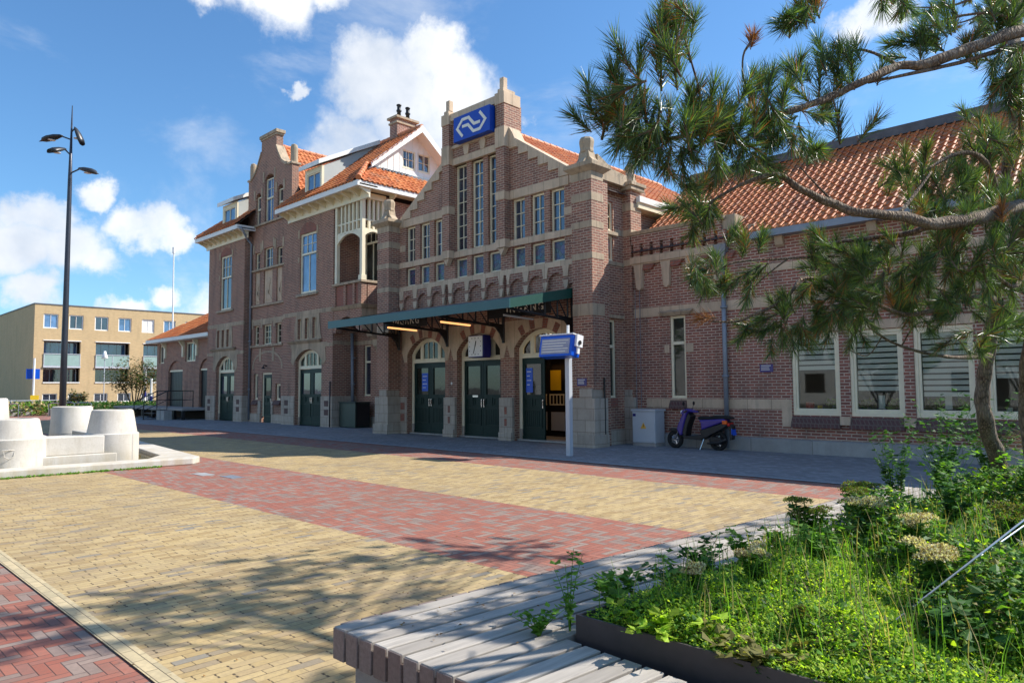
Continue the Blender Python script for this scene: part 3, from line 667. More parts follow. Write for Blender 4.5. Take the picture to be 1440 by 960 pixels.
b = MB(); b.box(-17.1, -16.85, YD+.008, YD+.03, 1.30, 1.36); b.build('letter_plate', 'chrome', hall)
# open right leaf of the third door, swung inwards
c3 = -12.99-.11
b = MB(); b.box(c3-.05, c3, YD+.1, YD+1.0, .02, 2.47); o = b.build('door', 'green_paint', hall); o['label'] = 'open green door leaf swung inward'
# windows of the hall
for k, (x0, x1) in enumerate(lw+rw): window(hall, x0, x1, 6.06, 7.34, YW+.10, 2, 3)
for k, (x0, x1) in enumerate(tall): window(hall, x0, x1, 6.10, 8.97, YW+.10, 2, 7)
for k, (x0, x1) in enumerate(lw+tall+rw): window(hall, x0, x1, 5.21, 5.86, YW+.10, 1, 1, glass='leaded_glass')
window(hall, 15.70, 16.24, 5.97, 6.80, -11.90, 2, 2, ax='X', glass='glass_dark'); window(hall, 15.70, 16.24, 5.12, 5.83, -11.90, 1, 1, ax='X', glass='leaded_glass')
window(hall, 15.70, 16.28, 1.30, 3.46, -11.90, 1, 1, ax='X', tr=2.72, glass='glass_dark')
# hall roof: ridge runs into the building (Y), slopes face left and right
zr = 10.2; b = MB(); e = MB()
for s in (1, -1):
    xe = -16.6+s*4.95; run = 4.95; rise = zr-7.05; L = sqrt(run*run+rise*rise)
    U = Vector((0, s, 0)); V = Vector((-s*run, 0, rise))/L; N = Vector((s*rise, 0, run))/L
    y0 = YW+.40; O = Vector((xe, y0 if s > 0 else 26.2, 7.05))
    pantiles(b, O, U, V, N, [(1.5, 0), (26.2-y0, 0), (26.2-y0, L), (0, L), (0, .9), (1.5, .9)] if s > 0 else [(0, 0), (26.2-y0-1.5, 0), (26.2-y0-1.5, .9), (26.2-y0, .9), (26.2-y0, L), (0, L)])
    e.quad((xe, y0, 7.03), (xe, 26.2, 7.03), (-16.6, 26.2, zr-.02), (-16.6, y0, zr-.02))
ridge(b, (-16.6, YW+.4, zr+.03), (-16.6, 26.2, zr+.03))
e.prism([(-21.5, 7.03), (-11.7, 7.03), (-16.6, zr-.02)], 26.0, 26.1)
o = b.build('roof', 'roof_tile', hall); e.build('roof_underlay', 'roof_felt', o)
g = MB(); g.box(-11.72, -11.45, 17.0, 26.2, 6.88, 7.06); g.build('gutter', 'white_paint', hall, bevel=.01)
g = MB(); g.box(-11.85, -11.5, 17.0, 26.2, 6.72, 6.88); g.build('eaves_board', 'cream', hall)
# canopy ----------------------------------------------------------
cp = MB(); yf, xl, xr = 12.6, -20.75, -12.39; zf = 3.80; zb_ = 4.34; yb = YW-.13
cp.hexa([(xl, yf, zf-.03), (xr, yf, zf-.03), (xr, yb, zb_-.03), (xl, yb, zb_-.03)], [(xl, yf, zf), (xr, yf, zf), (xr, yb, zb_), (xl, yb, zb_)])
can = cp.build('canopy', 'lead', hall)
f = MB(); f.box(xl-.03, xr+.03, yf-.04, yf, zf-.22, zf+.02)
f.build('fascia', 'canopy_blue', can)
f = MB()
for x in (xr, xl-.03): f.hexa([(x, yf, zf-.22), (x+.03, yf, zf-.22), (x+.03, yb, zb_-.25), (x, yb, zb_-.25)], [(x, yf, zf+.02), (x+.03, yf, zf+.02), (x+.03, yb, zb_+.02), (x, yb, zb_+.02)])
f.pieces('side_fascia', 'canopy_green', can)
for x in (-20.55, -17.92, -15.30, -12.58):
    k = MB(); r = .032
    A = (x, yf+.15, zf-.2); B_ = (x, yb-.05, 3.42); T_ = (x, yb-.05, 4.2)
    k.tube([A, B_], r*1.2, 6); k.tube([(x, yf+.1, zf-.06), T_], r, 6); k.tube([(x, yb-.04, 4.2), (x, yb-.04, 2.95)], .05, 6)
    k.prism([(yb-.04, 2.95), (yb-.04, 3.5), (yb-.75, 3.56), (yb-.40, 3.44), (yb-.18, 3.22)], x-.03, x+.03, 'X')
    for q in (.35, .55, .75, .92):
        y = yf+.15+(yb-.2-yf)*q; zt_ = zf-.06+(zb_-zf-.08)*q; zl = zf-.2+(3.42-zf+.2)*q; k.tube([(x, y, zl), (x, y, zt_)], r*.8, 6)
        y2 = y-(yb-.2-yf)*.18; zt2 = zf-.06+(zb_-zf-.08)*(q-.18); k.tube([(x, y, zl), (x, y2, zt2)], r*.6, 6)
    k.build('bracket', 'iron', can)
k = MB()
for x0, x1 in ((-20.4, -18.1), (-15.2, -12.75)):
    k.prism(rect(x0, x1, 3.62, 4.12), yb-.75, yb-.74)
k.pieces('sign_panel', 'iron', can)
for xc in (-19.2, -13.72): text('INGANG', 'lettering', .30, 'logo_white', (xc, yb-.765, 3.83), par=can, space=1.35)
for x, m_ in ((-19.3, 'tube_lit'), (-16.6, 'tube_lit'), (-13.9, 'tube_off')):
    k = MB(); k.tube([(x, 13.9, 3.60), (x, 15.1, 3.56)], .03, 8); k.build('tube_light', m_, can)
    k = MB(); k.box(x-.03, x+.03, 13.85, 15.15, 3.64, 3.68); k.tube([(x, 14, 3.66), (x, 14, 4.0)], .008, 5); k.tube([(x, 15, 3.62), (x, 15, 4.2)], .008, 5); k.build('light_fitting', 'iron', can)
# hall interior seen through the open door and fanlight
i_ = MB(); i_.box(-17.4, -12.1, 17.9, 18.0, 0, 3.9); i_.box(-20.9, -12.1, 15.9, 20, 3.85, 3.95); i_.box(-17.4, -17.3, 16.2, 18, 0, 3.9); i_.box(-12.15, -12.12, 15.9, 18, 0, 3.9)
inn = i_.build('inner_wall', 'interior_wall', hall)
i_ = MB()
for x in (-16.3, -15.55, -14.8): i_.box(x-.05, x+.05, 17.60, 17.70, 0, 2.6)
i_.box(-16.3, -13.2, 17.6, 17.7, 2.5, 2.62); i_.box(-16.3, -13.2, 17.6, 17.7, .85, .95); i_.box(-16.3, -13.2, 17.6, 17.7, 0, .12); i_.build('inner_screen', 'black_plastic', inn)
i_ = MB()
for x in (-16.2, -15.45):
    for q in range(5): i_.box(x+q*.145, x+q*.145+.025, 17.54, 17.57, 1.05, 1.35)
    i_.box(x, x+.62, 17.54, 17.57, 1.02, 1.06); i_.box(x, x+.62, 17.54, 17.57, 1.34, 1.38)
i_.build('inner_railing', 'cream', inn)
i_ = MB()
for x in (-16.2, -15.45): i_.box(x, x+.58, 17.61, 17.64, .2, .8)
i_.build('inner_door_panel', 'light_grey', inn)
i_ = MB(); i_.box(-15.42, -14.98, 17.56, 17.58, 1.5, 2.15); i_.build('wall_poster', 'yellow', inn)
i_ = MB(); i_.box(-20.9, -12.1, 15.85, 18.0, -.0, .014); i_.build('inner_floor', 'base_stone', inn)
lamp = thing('pendant_lamp', 'glowing orange globe lamp inside hall behind right-hand fanlight', 'lamp', (-13.85, 16.6, 3.0))
k = MB(); k.lathe([(.02, -.13), (.10, -.09), (.135, 0), (.10, .09), (.02, .13)], (-13.85, 16.6, 3.05), 16); k.build('globe', 'lamp_lit', lamp, True)
k = MB(); k.tube([(-13.85, 16.6, 3.18), (-13.85, 16.6, 3.84)], .01, 6); k.build('cord', 'iron', lamp)
pl = bpy.data.lights.new('hall_lamp', 'POINT'); pl.energy = 16; pl.color = (1, .6, .28); pl.shadow_soft_size = .15
po = bpy.data.objects.new('hall_lamp', pl); COL.objects.link(po); po.location = (-14.6, 16.6, 3.1)
# posters in door glass
def poster(x0, x1, z0, z1, y, lab, m='sign_blue2'):
    p = thing('poster', lab, 'poster', ((x0+x1)/2, y, z0)); k = MB(); k.box(x0, x1, y-.006, y-.001, z0, z1); k.build('sheet', m, p)
    k = MB()
    for i in range(4): k.box(x0+.04, x1-.06-(i % 2)*.06, y-.009, y-.0065, z1-.12-i*.13, z1-.10-i*.13)
    k.build('printed_lines', 'white_sign', p)
poster(-19.75, -19.42, 1.50, 2.12, YD+.045, 'blue poster behind glass of the left-hand entrance door')
poster(-14.75, -14.48, 1.45, 2.18, YD+.045, 'blue poster behind glass of the right-hand door beside the open leaf')
# ------------------------------------------------------------------ station house (left, three storeys high)
house = thing('station_house', 'tall brick station house with curved stepped gable, white eaves, dormers and corner loggia', 'building', (-31.5, 16.05, 0))
Y1, YC = 16.05, 16.40
def hw(*a, **k): return window(house, *a, **k)
b = MB()
# left part
h1 = [archrect(-37.58, -35.40, .01, 2.76, 3.32), rect(-37.22, -35.92, 5.75, 8.60)]+[rect(x, x+.34, 3.80, 4.70) for x in (-37.50, -36.93, -36.36)]
b.prism([(-38.7, 0), (-34.45, 0), (-34.45, 9.3), (-38.7, 9.3)], Y1, Y1+.3, 'Y', h1); b.box(-34.75, -34.45, Y1+.3, 17.2, 0, 9.3)
b.box(-38.7, -38.4, Y1+.3, 26, 0, 9.3)
# centre with the gable
cw = [(-34.02, -33.50), (-33.08, -32.20), (-31.78, -31.25)]
gb = [(-34.87, 0), (-30.4, 0), (-30.4, 12.25), (-30.95, 12.32), (-31.35, 12.55), (-31.7, 12.95), (-31.95, 13.35), (-31.98, 14.1), (-33.50, 14.1), (-33.52, 13.35), (-33.8, 12.9), (-34.1, 12.5), (-34.4, 12.32), (-34.87, 12.25)]
hc = [archrect(a, c, 9.82, 11.25 if i != 1 else 11.98, 11.42 if i != 1 else 12.18, 6) for i, (a, c) in enumerate(cw)]
hc += [rect(a, c, 7.50, 8.40 if i != 1 else 8.52) for i, (a, c) in enumerate(cw)]+[rect(a, c, 5.80, 7.42) for a, c in cw]+[rect(a, c, 3.78, 4.74) for a, c in cw]
hc += [rect(-33.1, -32.1, .01, 2.40), rect(-33.98, -33.52, 1.10, 2.36), rect(-31.76, -31.25, 1.08, 1.86)]
b.prism(gb, YC, YC+.35, 'Y', hc)
# right part
h3 = [archrect(-29.25, -27.03, .01, 2.87, 3.34), rect(-28.94, -27.54, 5.82, 8.50)]+[rect(x, x+.34, 3.80, 4.75) for x in (-29.05, -28.42, -27.79)]
b.prism([(-30.4, 0), (-26.17, 0), (-26.17, 9.3), (-30.4, 9.3)], Y1, Y1+.3, 'Y', h3); b.box(-30.4, -30.1, Y1+.3, 17.3, 0, 9.3)
b.box(-26.47, -26.17, Y1+.3, 17.2, 0, 9.3)
# recessed wall under and behind the loggia, link to the hall, side and back walls
b.prism([(-26.17, 0), (-21.4, 0), (-21.4, 6.2), (-24.07, 6.2), (-24.07, 9.5), (-26.17, 9.5)], 17.2, 17.5, 'Y', [rect(-25.60, -25.08, 1.30, 3.42), rect(-25.62, -24.52, 6.02, 8.62)])
b.box(-24.37, -24.07, 17.5, 26, 0, 9.4); b.box(-38.4, -24.4, 25.7, 26, 0, 9.4)
# loggia parapet and its arch
b.box(-24.42, -24.08, Y1+.3, 17.2, 4.98, 5.86)
b.prism([(-26.17, 3.9), (-26.0, 3.9)]+arc(-26.0, -24.42, 3.95, 4.55, 10)[::-1][1:-1]+[(-24.42, 3.9), (-24.08, 3.9), (-24.08, 4.86), (-26.17, 4.86)], Y1+.02, Y1+.32)
b.box(-24.40, -24.08, Y1+.32, 17.2, 4.0, 4.86)
b.build('wall', 'brick', house)
b = MB()  # red brick panels of the loggia parapet, tympana over windows
b.box(-26.12, -24.12, Y1+.06, Y1+.28, 4.98, 5.86)
b.prism(archrect(-28.95, -27.53, 8.50, 8.62, 8.98), Y1-.015, Y1-.001); b.prism(archrect(-37.2, -35.94, 8.60, 8.7, 9.02), Y1-.015, Y1-.001)
for i, (a, c) in enumerate(cw):
    b.prism(archrect(a, c, 8.42 if i != 1 else 8.54, 8.66 if i != 1 else 8.78, 8.9 if i != 1 else 9.05), YC+.03, YC+.05)
b.pieces('red_brick_panel', 'brick_red', house)
b = MB()
for x0, x1 in ((-26.16, -26.0), (-25.38, -25.22), (-24.72, -24.56), (-24.3, -24.075)): b.box(x0, x1, Y1-.0, Y1+.25, 4.98, 5.86)
b.pieces('loggia_pillar', 'brick', house)
b = MB()
def band(x0, x1, y, z0, z1, p=.02): b.box(x0, x1, y-p, y+.05, z0, z1)
for x0, x1 in ((-38.72, -34.43), (-30.42, -26.15)): band(x0, x1, Y1, 4.85, 5.03); 
band(-34.4, -30.42, YC, 4.86, 5.03); band(-38.72, -37.8, Y1, 3.38, 3.55); band(-35.2, -34.43, Y1, 3.38, 3.55); band(-26.9, -26.15, Y1, 3.4, 3.55)
b.box(-26.165, -21.4, 17.17, 17.2, 3.45, 3.62); b.box(-26.175, -26.16, Y1+.0, 17.2, 3.45, 3.62)
# door-head surrounds with drooping ends
for a, c, zs in ((-37.58, -35.40, 2.76), (-29.25, -27.03, 2.87)):
    zt = 3.33; o = [(a-.14, zs-.25), (a-.02, zs-.02)]+arc(a, c, zs, zt, 12)[::-1][1:-1]+[(c+.02, zs-.02), (c+.14, zs-.25), (c+.36, zs-.05), (c+.30, 3.3), (c+.45, 3.60), (a-.45, 3.60), (a-.30, 3.3), (a-.36, zs-.05)]
    b.prism(o, Y1-.022, Y1-.001)
    # three-light stone screen above
    g0, g1 = a-.02, c+.02; hs = [rect(x, x+.34, 3.80, 4.70) for x in ((-37.50, -36.93, -36.36) if a < -30 else (-29.05, -28.42, -27.79))]
    b.prism([(a+.0, 3.74), (c-.30 if a < -30 else c-.0, 3.74), (c-.25 if a < -30 else c-.1, 4.1), (c-.35 if a < -30 else c-.2, 4.845), (a+.05, 4.845), (a-.08, 4.2)], Y1-.03, Y1-.001, 'Y', hs)
# window heads and quoin stones
for x0, x1, zt in ((-28.94, -27.54, 8.5), (-37.22, -35.92, 8.6)):
    for x in (x0-.16, x1+.02): b.box(x, x+.14, Y1-.025, Y1-.001, zt-.15, zt+.22); b.box(x, x+.14, Y1-.025, Y1-.001, zt-1.25, zt-1.0)
for i, (a, c) in enumerate(cw):
    for zt, h in (((8.5 if i != 1 else 8.62), .32), ((11.25 if i != 1 else 12.0), .36)):
        for x in (a-.20, c+.06): b.box(x, x+.14, YC-.03, YC-.001, zt-.15, zt+h)
    b.box(a-.2, a-.06, YC-.03, YC-.001, 4.60, 5.08); b.box(a-.12, c+.12, YC-.02, YC-.001, 4.76, 4.855)
for x in (-33.75, -33.3, -31.95, -31.5): pass
for x in (-33.3, -31.98): b.box(x-.09, x+.09, YC-.03, YC-.001, 2.95, 3.62)
b.prism([(-34.1, 2.6), (-34.0, 2.6), (-34.0, 2.75)]+[(-32.6+1.4*cos(pi-i*pi/12), 2.75+.62*sin(i*pi/12)) for i in range(1, 12)]+[(-31.2, 2.75), (-31.2, 2.6), (-31.1, 2.6), (-31.05, 2.75)]+[(-32.6+1.5*cos(i*pi/12), 2.75+.72*sin(i*pi/12)) for i in range(1, 12)]+[(-34.15, 2.75)], YC-.015, YC-.001)
b.pieces('stone_trim', 'sandstone_old', house, bevel=.006)
b = MB()   # carved panels between the centre windows
for a, c in cw:
    b.nm = 'carved_panel#%f' % a; b.box(a-.02, c+.02, YC+.06, YC+.2, 5.80, 7.42); w = (a+c)/2
    b.lathe([(.0, 0), (.20, .0), (.17, .025), (.06, .04)], (w, YC+.06, 6.85), 16, 'Y'); b.lathe([(.0, 0), (.13, .0), (.1, .03)], (w, YC+.06, 6.35), 12, 'Y'); b.box(w-.05, w+.05, YC+.03, YC+.07, 6.05, 6.8)
    b.prism([(a+.08, 5.95), (c-.08, 5.95), (w+.1, 6.2), (w-.1, 6.2)], YC+.035, YC+.06)
b.pieces('carved_panel', 'sandstone', house, bevel=.008)
b = MB()  # sills and ledges
for x0, x1, z in ((-37.55, -35.62, 5.64), (-29.15, -27.35, 5.70)): b.hexa([(x0, Y1-.10, z-.02), (x1, Y1-.10, z-.02), (x1, Y1, z-.02), (x0, Y1, z-.02)], [(x0, Y1-.10, z+.06), (x1, Y1-.10, z+.06), (x1, Y1, z+.12), (x0, Y1, z+.12)])
for x0, x1 in ((-38.24, -35.25), (-29.85, -27.0)): b.hexa([(x0+.12, Y1-.04, 3.60), (x1-.12, Y1-.04, 3.60), (x1-.12, Y1, 3.60), (x0+.12, Y1, 3.60)], [(x0, Y1-.16, 3.72), (x1, Y1-.16, 3.72), (x1, Y1, 3.76), (x0, Y1, 3.76)])
for z in (3.66, 5.66, 7.44, 9.70): b.box(-34.2 if z > 4 else -34.35, -30.9 if z > 4 else -31.0, YC-.10, YC+.06, z, z+.10)
# loggia ledges
b.box(-26.2, -24.02, Y1-.06, Y1+.34, 5.86, 5.96); b.box(-24.46, -24.02, Y1+.34, 17.2, 5.86, 5.96)
b.hexa([(-26.2, Y1-.02, 4.84), (-24.0, Y1-.02, 4.84), (-24.0, 17.2, 4.84), (-26.2, 17.2, 4.84)], [(-26.2, Y1-.12, 4.98), (-23.92, Y1-.12, 4.98), (-23.92, 17.2, 4.98), (-26.2, 17.2, 4.98)])
b.prism([(16.32, 4.84), (17.2, 4.84), (17.2, 2.95), (17.08, 2.9), (17.0, 3.2), (16.85, 3.35), (16.82, 3.6), (16.55, 3.72), (16.48, 3.95), (16.1, 4.0), (16.1, 4.84)], -24.42, -24.06, 'X')
# gable copings, pinnacles
b.box(-33.62, -31.86, YC-.08, YC+.42, 14.1, 14.26); b.box(-33.56, -31.92, YC-.04, YC+.38, 14.0, 14.1)
L_ = [(-33.52, 13.35), (-33.8, 12.9), (-34.1, 12.5), (-34.4, 12.32), (-34.6, 12.27)]
for s in (0, 1):
    pts = [(p if s == 0 else (-65.27-p[0]-.2, p[1])) for p in L_]
    b.nm = 'gable_coping#%d' % s
    for (p, q) in zip(pts, pts[1:]): b.prism([(p[0], p[1]-.02), (p[0], p[1]+.14), (q[0], q[1]+.14), (q[0], q[1]-.02)], YC-.05, YC+.42)
for x in (-34.72, -30.55): b.nm = 'gable_pinnacle#%f' % x; b.box(x-.2, x+.2, YC-.06, YC+.44, 12.2, 12.3); b.lathe([(.17, 12.3), (.17, 13.0), (.14, 13.15), (.0, 13.22)], (x, YC+.18, 0), 12)
b.pieces('ledge', 'sandstone_old', house, bevel=.01)
b = MB()  # plinth
def plin(x0, x1, y, t=1.29, ops=()):
    xs = [x0]
    for a, c in ops: xs += [a, c]
    xs.append(x1)
    for a, c in zip(xs[::2], xs[1::2]): b.box(a, c, y-.05, y-.001, 0, t)
plin(-38.75, -34.41, Y1, ops=[(-37.60, -35.38)]); plin(-30.42, -26.13, Y1, ops=[(-29.27, -27.01)])
b.box(-34.45, -34.40, Y1, YC, 0, 1.29); b.box(-26.17, -26.12, Y1, 17.2, 0, 1.29); plin(-26.12, -21.5, 17.2, .45); plin(-34.4, -33.2, YC, .42); plin(-32.05, -30.42, YC, .42)
b.box(-33.42, -33.15, YC-.06, YC-.001, .42, 1.05); b.box(-32.08, -31.9, YC-.06, YC-.001, .42, 1.05)
b.pieces('plinth', 'plinth_stone', house, bevel=.008)
b = MB()
for x in (-38.3, -34.85, -29.95, -26.55):
    for z in (.50, .87): b.box(x-.16, x+.16, Y1-.058, Y1-.04, z, z+.24)
for x0, x1 in ((-34.02, -33.48), (-31.80, -31.22)): b.hexa([(x0-.06, YC-.14, .86), (x1+.06, YC-.14, .86), (x1+.06, YC, .86), (x0-.06, YC, .86)], [(x0-.02, YC-.12, .92), (x1+.02, YC-.12, .92), (x1, YC, 1.08), (x0, YC, 1.08)])
b.pieces('brick_block', 'brick_sill', house)
# windows and doors
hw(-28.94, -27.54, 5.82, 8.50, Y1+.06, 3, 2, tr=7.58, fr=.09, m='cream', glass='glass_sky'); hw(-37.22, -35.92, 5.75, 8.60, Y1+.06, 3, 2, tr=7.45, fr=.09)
for x in (-29.05, -28.42, -27.79, -37.50, -36.93, -36.36): hw(x, x+.34, 3.80, 4.72, Y1+.10, 1, 1, fr=.05, glass='glass_dark')
for i, (a, c) in enumerate(cw):
    hw(a, c, 3.78, 4.74, YC+.10, 3 if i == 1 else 1, 3, glass='glass_dark'); hw(a, c, 7.50, 8.40 if i != 1 else 8.52, YC+.10, 2 if i == 1 else 1, 2)
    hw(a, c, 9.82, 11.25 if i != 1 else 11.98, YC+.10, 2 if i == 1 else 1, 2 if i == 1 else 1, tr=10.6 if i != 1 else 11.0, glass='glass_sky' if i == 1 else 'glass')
hw(-33.98, -33.52, 1.10, 2.36, YC+.10, 1, 1, fr=.10); hw(-31.76, -31.25, 1.08, 1.86, YC+.10, 1, 1, fr=.10)
hw(-25.60, -25.08, 1.30, 3.42, 17.28, 1, 1, tr=2.72); hw(-25.62, -24.52, 6.02, 8.62, 17.28, 3, 2, tr=7.75, glass='glass_dark')
fr = MB(); fr.prism(rect(-33.1, -32.1, .3, 2.40), YC+.05, YC+.13, 'Y', [rect(-33.02, -32.18, .301, 2.32)]); fr.build('door_frame', 'cream', house)
leaf_door(house, -33.01, -32.19, 2.31, YC+.07)
for a, c, zs in ((-37.58, -35.40, 2.76), (-29.25, -27.03, 2.87)):
    fan(house, a+.005, c-.005, 2.48, zs, 3.31, Y1+.16); m_ = (a+c)/2
    leaf_door(house, a+.11, m_-.005, 2.47, Y1+.20, 'glass'); leaf_door(house, m_+.005, c-.11, 2.47, Y1+.20, 'glass', -1)
w = MB(); w.tube([(-32.6, YC-.02, 2.72), (-32.6, YC-.18, 2.76), (-32.6, YC-.2, 2.66)], .03, 8); w.lathe([(.03, .06), (.09, 0), (.085, -.03)], (-32.6, YC-.2, 2.62), 12); w.build('wall_lamp', 'iron', house)
# loggia timberwork
t_ = MB()
t_.box(-24.24, -24.08, Y1+.02, Y1+.18, 5.96, 9.30); t_.box(-26.10, -25.95, Y1+.03, Y1+.18, 5.96, 9.30); t_.box(-24.24, -24.09, 17.04, 17.19, 5.96, 9.30)
t_.box(-24.28, -24.05, Y1-.02, Y1+.22, 5.96, 6.16)
t_.box(-26.17, -24.03, Y1-.02, Y1+.2, 9.28, 9.52); t_.box(-24.26, -24.03, Y1+.2, 17.2, 9.28, 9.52)
for z in (8.40, 8.02): t_.box(-25.95, -24.24, Y1+.06, Y1+.14, z, z+.06); t_.box(-24.20, -24.12, Y1+.18, 17.04, z, z+.06)
for i in range(1, 6): x = -25.95+1.71*i/6; t_.box(x-.05, x+.05, Y1+.05, Y1+.15, 8.0, 9.28)
for i in range(1, 4): y = Y1+.18+.86*i/4; t_.box(-24.21, -24.11, y-.05, y+.05, 8.0, 9.28)
a_ = arc(-25.95, -24.24, 7.62, 7.97, 14)[::-1]; t_.prism([(-25.95, 8.03)]+a_+[(-24.24, 8.03)], Y1+.05, Y1+.15)
t_.prism([(Y1+.18, 8.03)]+[(Y1+.18+.86*i/8, 7.78+.19*sin(pi*i/8)) for i in range(9)]+[(17.04, 8.03)], -24.20, -24.10, 'X')
t_.build('loggia_frame', 'cream', house, bevel=.008)
# eaves with modillions and the roofs
ez = 9.75; YE = 15.40; XR = -23.42
e = MB(); sv = MB(); wd = MB()
def eave_front(x0, x1):
    e.box(x0, x1, YE, YE+.1, ez-.22, ez); e.box(x0+.12, x1-.12, YE+.101, YE+.16, ez-.12, ez-.06)
    wd.box(x0, x1, YE+.1, Y1+.3, ez-.16, ez-.10)
    wd.box(x0+.1, x1-.1, Y1-.05, Y1+.02, 9.18, ez-.16)
    n = int((x1-x0)/.62)
    for i in range(n+1):
        x = x0+.15+(x1-x0-.3)*i/n; sv.prism([(YE+.1, ez-.16), (Y1-.05, ez-.16), (Y1-.05, ez-.45), (Y1-.2, ez-.36), (YE+.2, ez-.26)], x-.05, x+.05, 'X')
eave_front(-39.1, -34.0); eave_front(-30.1, XR)
e.box(-34.10, -34.0, YE+.1, YC+.0, ez-.22, ez); e.box(-30.1, -30.0, YE+.1, YC, ez-.22, ez); e.box(-39.1, -39.0, YE+.1, 26.5, ez-.22, ez)
e.box(XR-.1, XR, YE+.1, 26.6, ez-.22, ez); wd.box(-24.1, XR-.1, Y1, 26.5, ez-.16, ez-.10)
for i in range(8): y = Y1+.1+i*1.25; sv.prism([(-24.02, ez-.16), (XR-.1, ez-.16), (XR-.2, ez-.26), (-23.85, ez-.36), (-24.02, ez-.45)], y-.05, y+.05)
e.pieces('eaves_gutter', 'white_paint', house, bevel=.01); wd.pieces('eaves_soffit', 'cream', house); sv.pieces('modillion', 'cream', house)
rf = MB(); ul = MB(); rg = MB()
sl_ = .855; zR = 13.0; yR = 19.2
def roofplane(O, U, V, N, poly):
    pantiles(rf, O, U, V, N, poly); ul.add([tuple(Vector(O)+Vector(U)*u+Vector(V)*v-Vector(N)*.01) for u, v in poly], [tuple(range(len(poly)))])
q = sqrt(1+sl_*sl_); Vf = Vector((0, 1, sl_))/q; Nf = Vector((0, -sl_, 1))/q; Lf = (yR-YE)*q
Vb = Vector((0, -1, sl_))/q; Nb = Vector((0, sl_, 1))/q
# front slope right part with the hip corner cut
xg = -24.20
roofplane((-30.1, YE, ez), (1, 0, 0), Vf, Nf, [(0, 0), (-30.1*-1+XR, 0), (30.1-24.72, 1.28*q), (30.1+xg, 1.30*q), (30.1+xg, Lf), (0, Lf)])
roofplane((xg, 23.0, ez), (-1, 0, 0), Vb, Nb, [(0, 0), (14.8, 0), (14.8, Lf), (0, Lf)])
roofplane((-39.1, YE, ez), (1, 0, 0), Vf, Nf, [(0, 0), (5.1, 0), (5.1, Lf), (3.8, Lf), (0, 0.05)])
# hipped skirt facing right
Vs = Vector((-1, 0, sl_))/q; Ns = Vector((sl_, 0, 1))/q
roofplane((XR, YE, ez), (0, 1, 0), Vs, Ns, [(0, 0), (7.6, 0), (6.3, 1.3*q), (1.3, 1.3*q)])
# left hip
Vl = Vector((1, 0, sl_))/q; Nl = Vector((-sl_, 0, 1))/q
roofplane((-39.1, 23.0, ez), (0, -1, 0), Vl, Nl, [(0, 0), (7.6, 0), (3.8, 3.8*q)])
# centre cross roof: ridge along Y at x=-32.6
zc = 13.65; hwid = 2.4; sc_ = 1.15; qc = sqrt(1+sc_*sc_)
for s in (1, -1):
    Vx = Vector((-s, 0, sc_))/qc; Nx = Vector((s*sc_, 0, 1))/qc; O = (-32.6+s*hwid, YC+.35 if s > 0 else 22.5, zc-hwid*sc_)
    roofplane(O, (0, s, 0), Vx, Nx, [(0, 0), (5.8, 0), (5.8, hwid*qc), (0, hwid*qc)])
def seg_nm(k): rg.nm = 'ridge_tiles#%d' % k
rg.nm = 'ridge_tiles#0'; ridge(rg, (-32.6, YC+.36, zc+.04), (-32.6, 22.4, zc+.04)); seg_nm(1); ridge(rg, (-32.0, yR, zR+.05), (xg, yR, zR+.05)); seg_nm(2); ridge(rg, (XR+.03, YE+.02, ez+.08), (-24.70, YE+1.30, ez+1.12+.08)); seg_nm(3); ridge(rg, (-39.0, YE+.1, ez+.1), (-35.3, yR, zR))
roof = rf.build('roof', 'roof_tile', house); ul.build('roof_underlay', 'roof_felt', roof); rg.pieces('ridge_tiles', 'ridge_tile', roof)
# white wooden side gable above the skirt
g = MB(); gx = -24.72; g.prism([(YE+1.45, 10.86), (22.95-1.3, 10.86), (yR+.06, 12.95), (yR-.06, 12.95)], gx-.1, gx, 'X', [rect(18.55, 19.25, 11.22, 12.02), rect(19.37, 20.07, 11.22, 12.02)])
for i in range(15): y = YE+1.7+i*.33; zt = 12.9-abs(y-yR)*.855-.12; g.box(gx, gx+.012, y-.008, y+.008, 10.9, max(10.95, zt))
g.build('gable_boards', 'white_paint', house)
g = MB()
for s in (1, -1):
    y0, z0 = yR+s*2.62, 10.78; 
    pts = [(yR, zR+.10), (y0, z0+.10), (y0, z0-.12), (yR, zR-.22)]
    g.prism(pts, xg-.02, xg+.06, 'X'); g.prism([(yR, zR-.10), (y0, z0-.10), (y0, z0-.14), (yR, zR-.15)], gx, xg-.02, 'X')
g.build('bargeboard', 'white_paint', house)
g = MB(); g.box(gx+.0, gx+.12, YE+1.4, 21.9, 10.80, 10.90)
for i in range(9): y = 17.4+i*.16; g.box(gx+.12, gx+.18, y, y+.09, 10.78+(.04 if i % 2 else 0), 10.9)
g.build('lead_flashing', 'lead', house)
window(house, 18.55, 19.25, 11.22, 12.02, gx-.02, 2, 2, ax='X', m='cream', fr=.06); window(house, 19.37, 20.07, 11.22, 12.02, gx-.02, 2, 2, ax='X', m='cream', fr=.06)
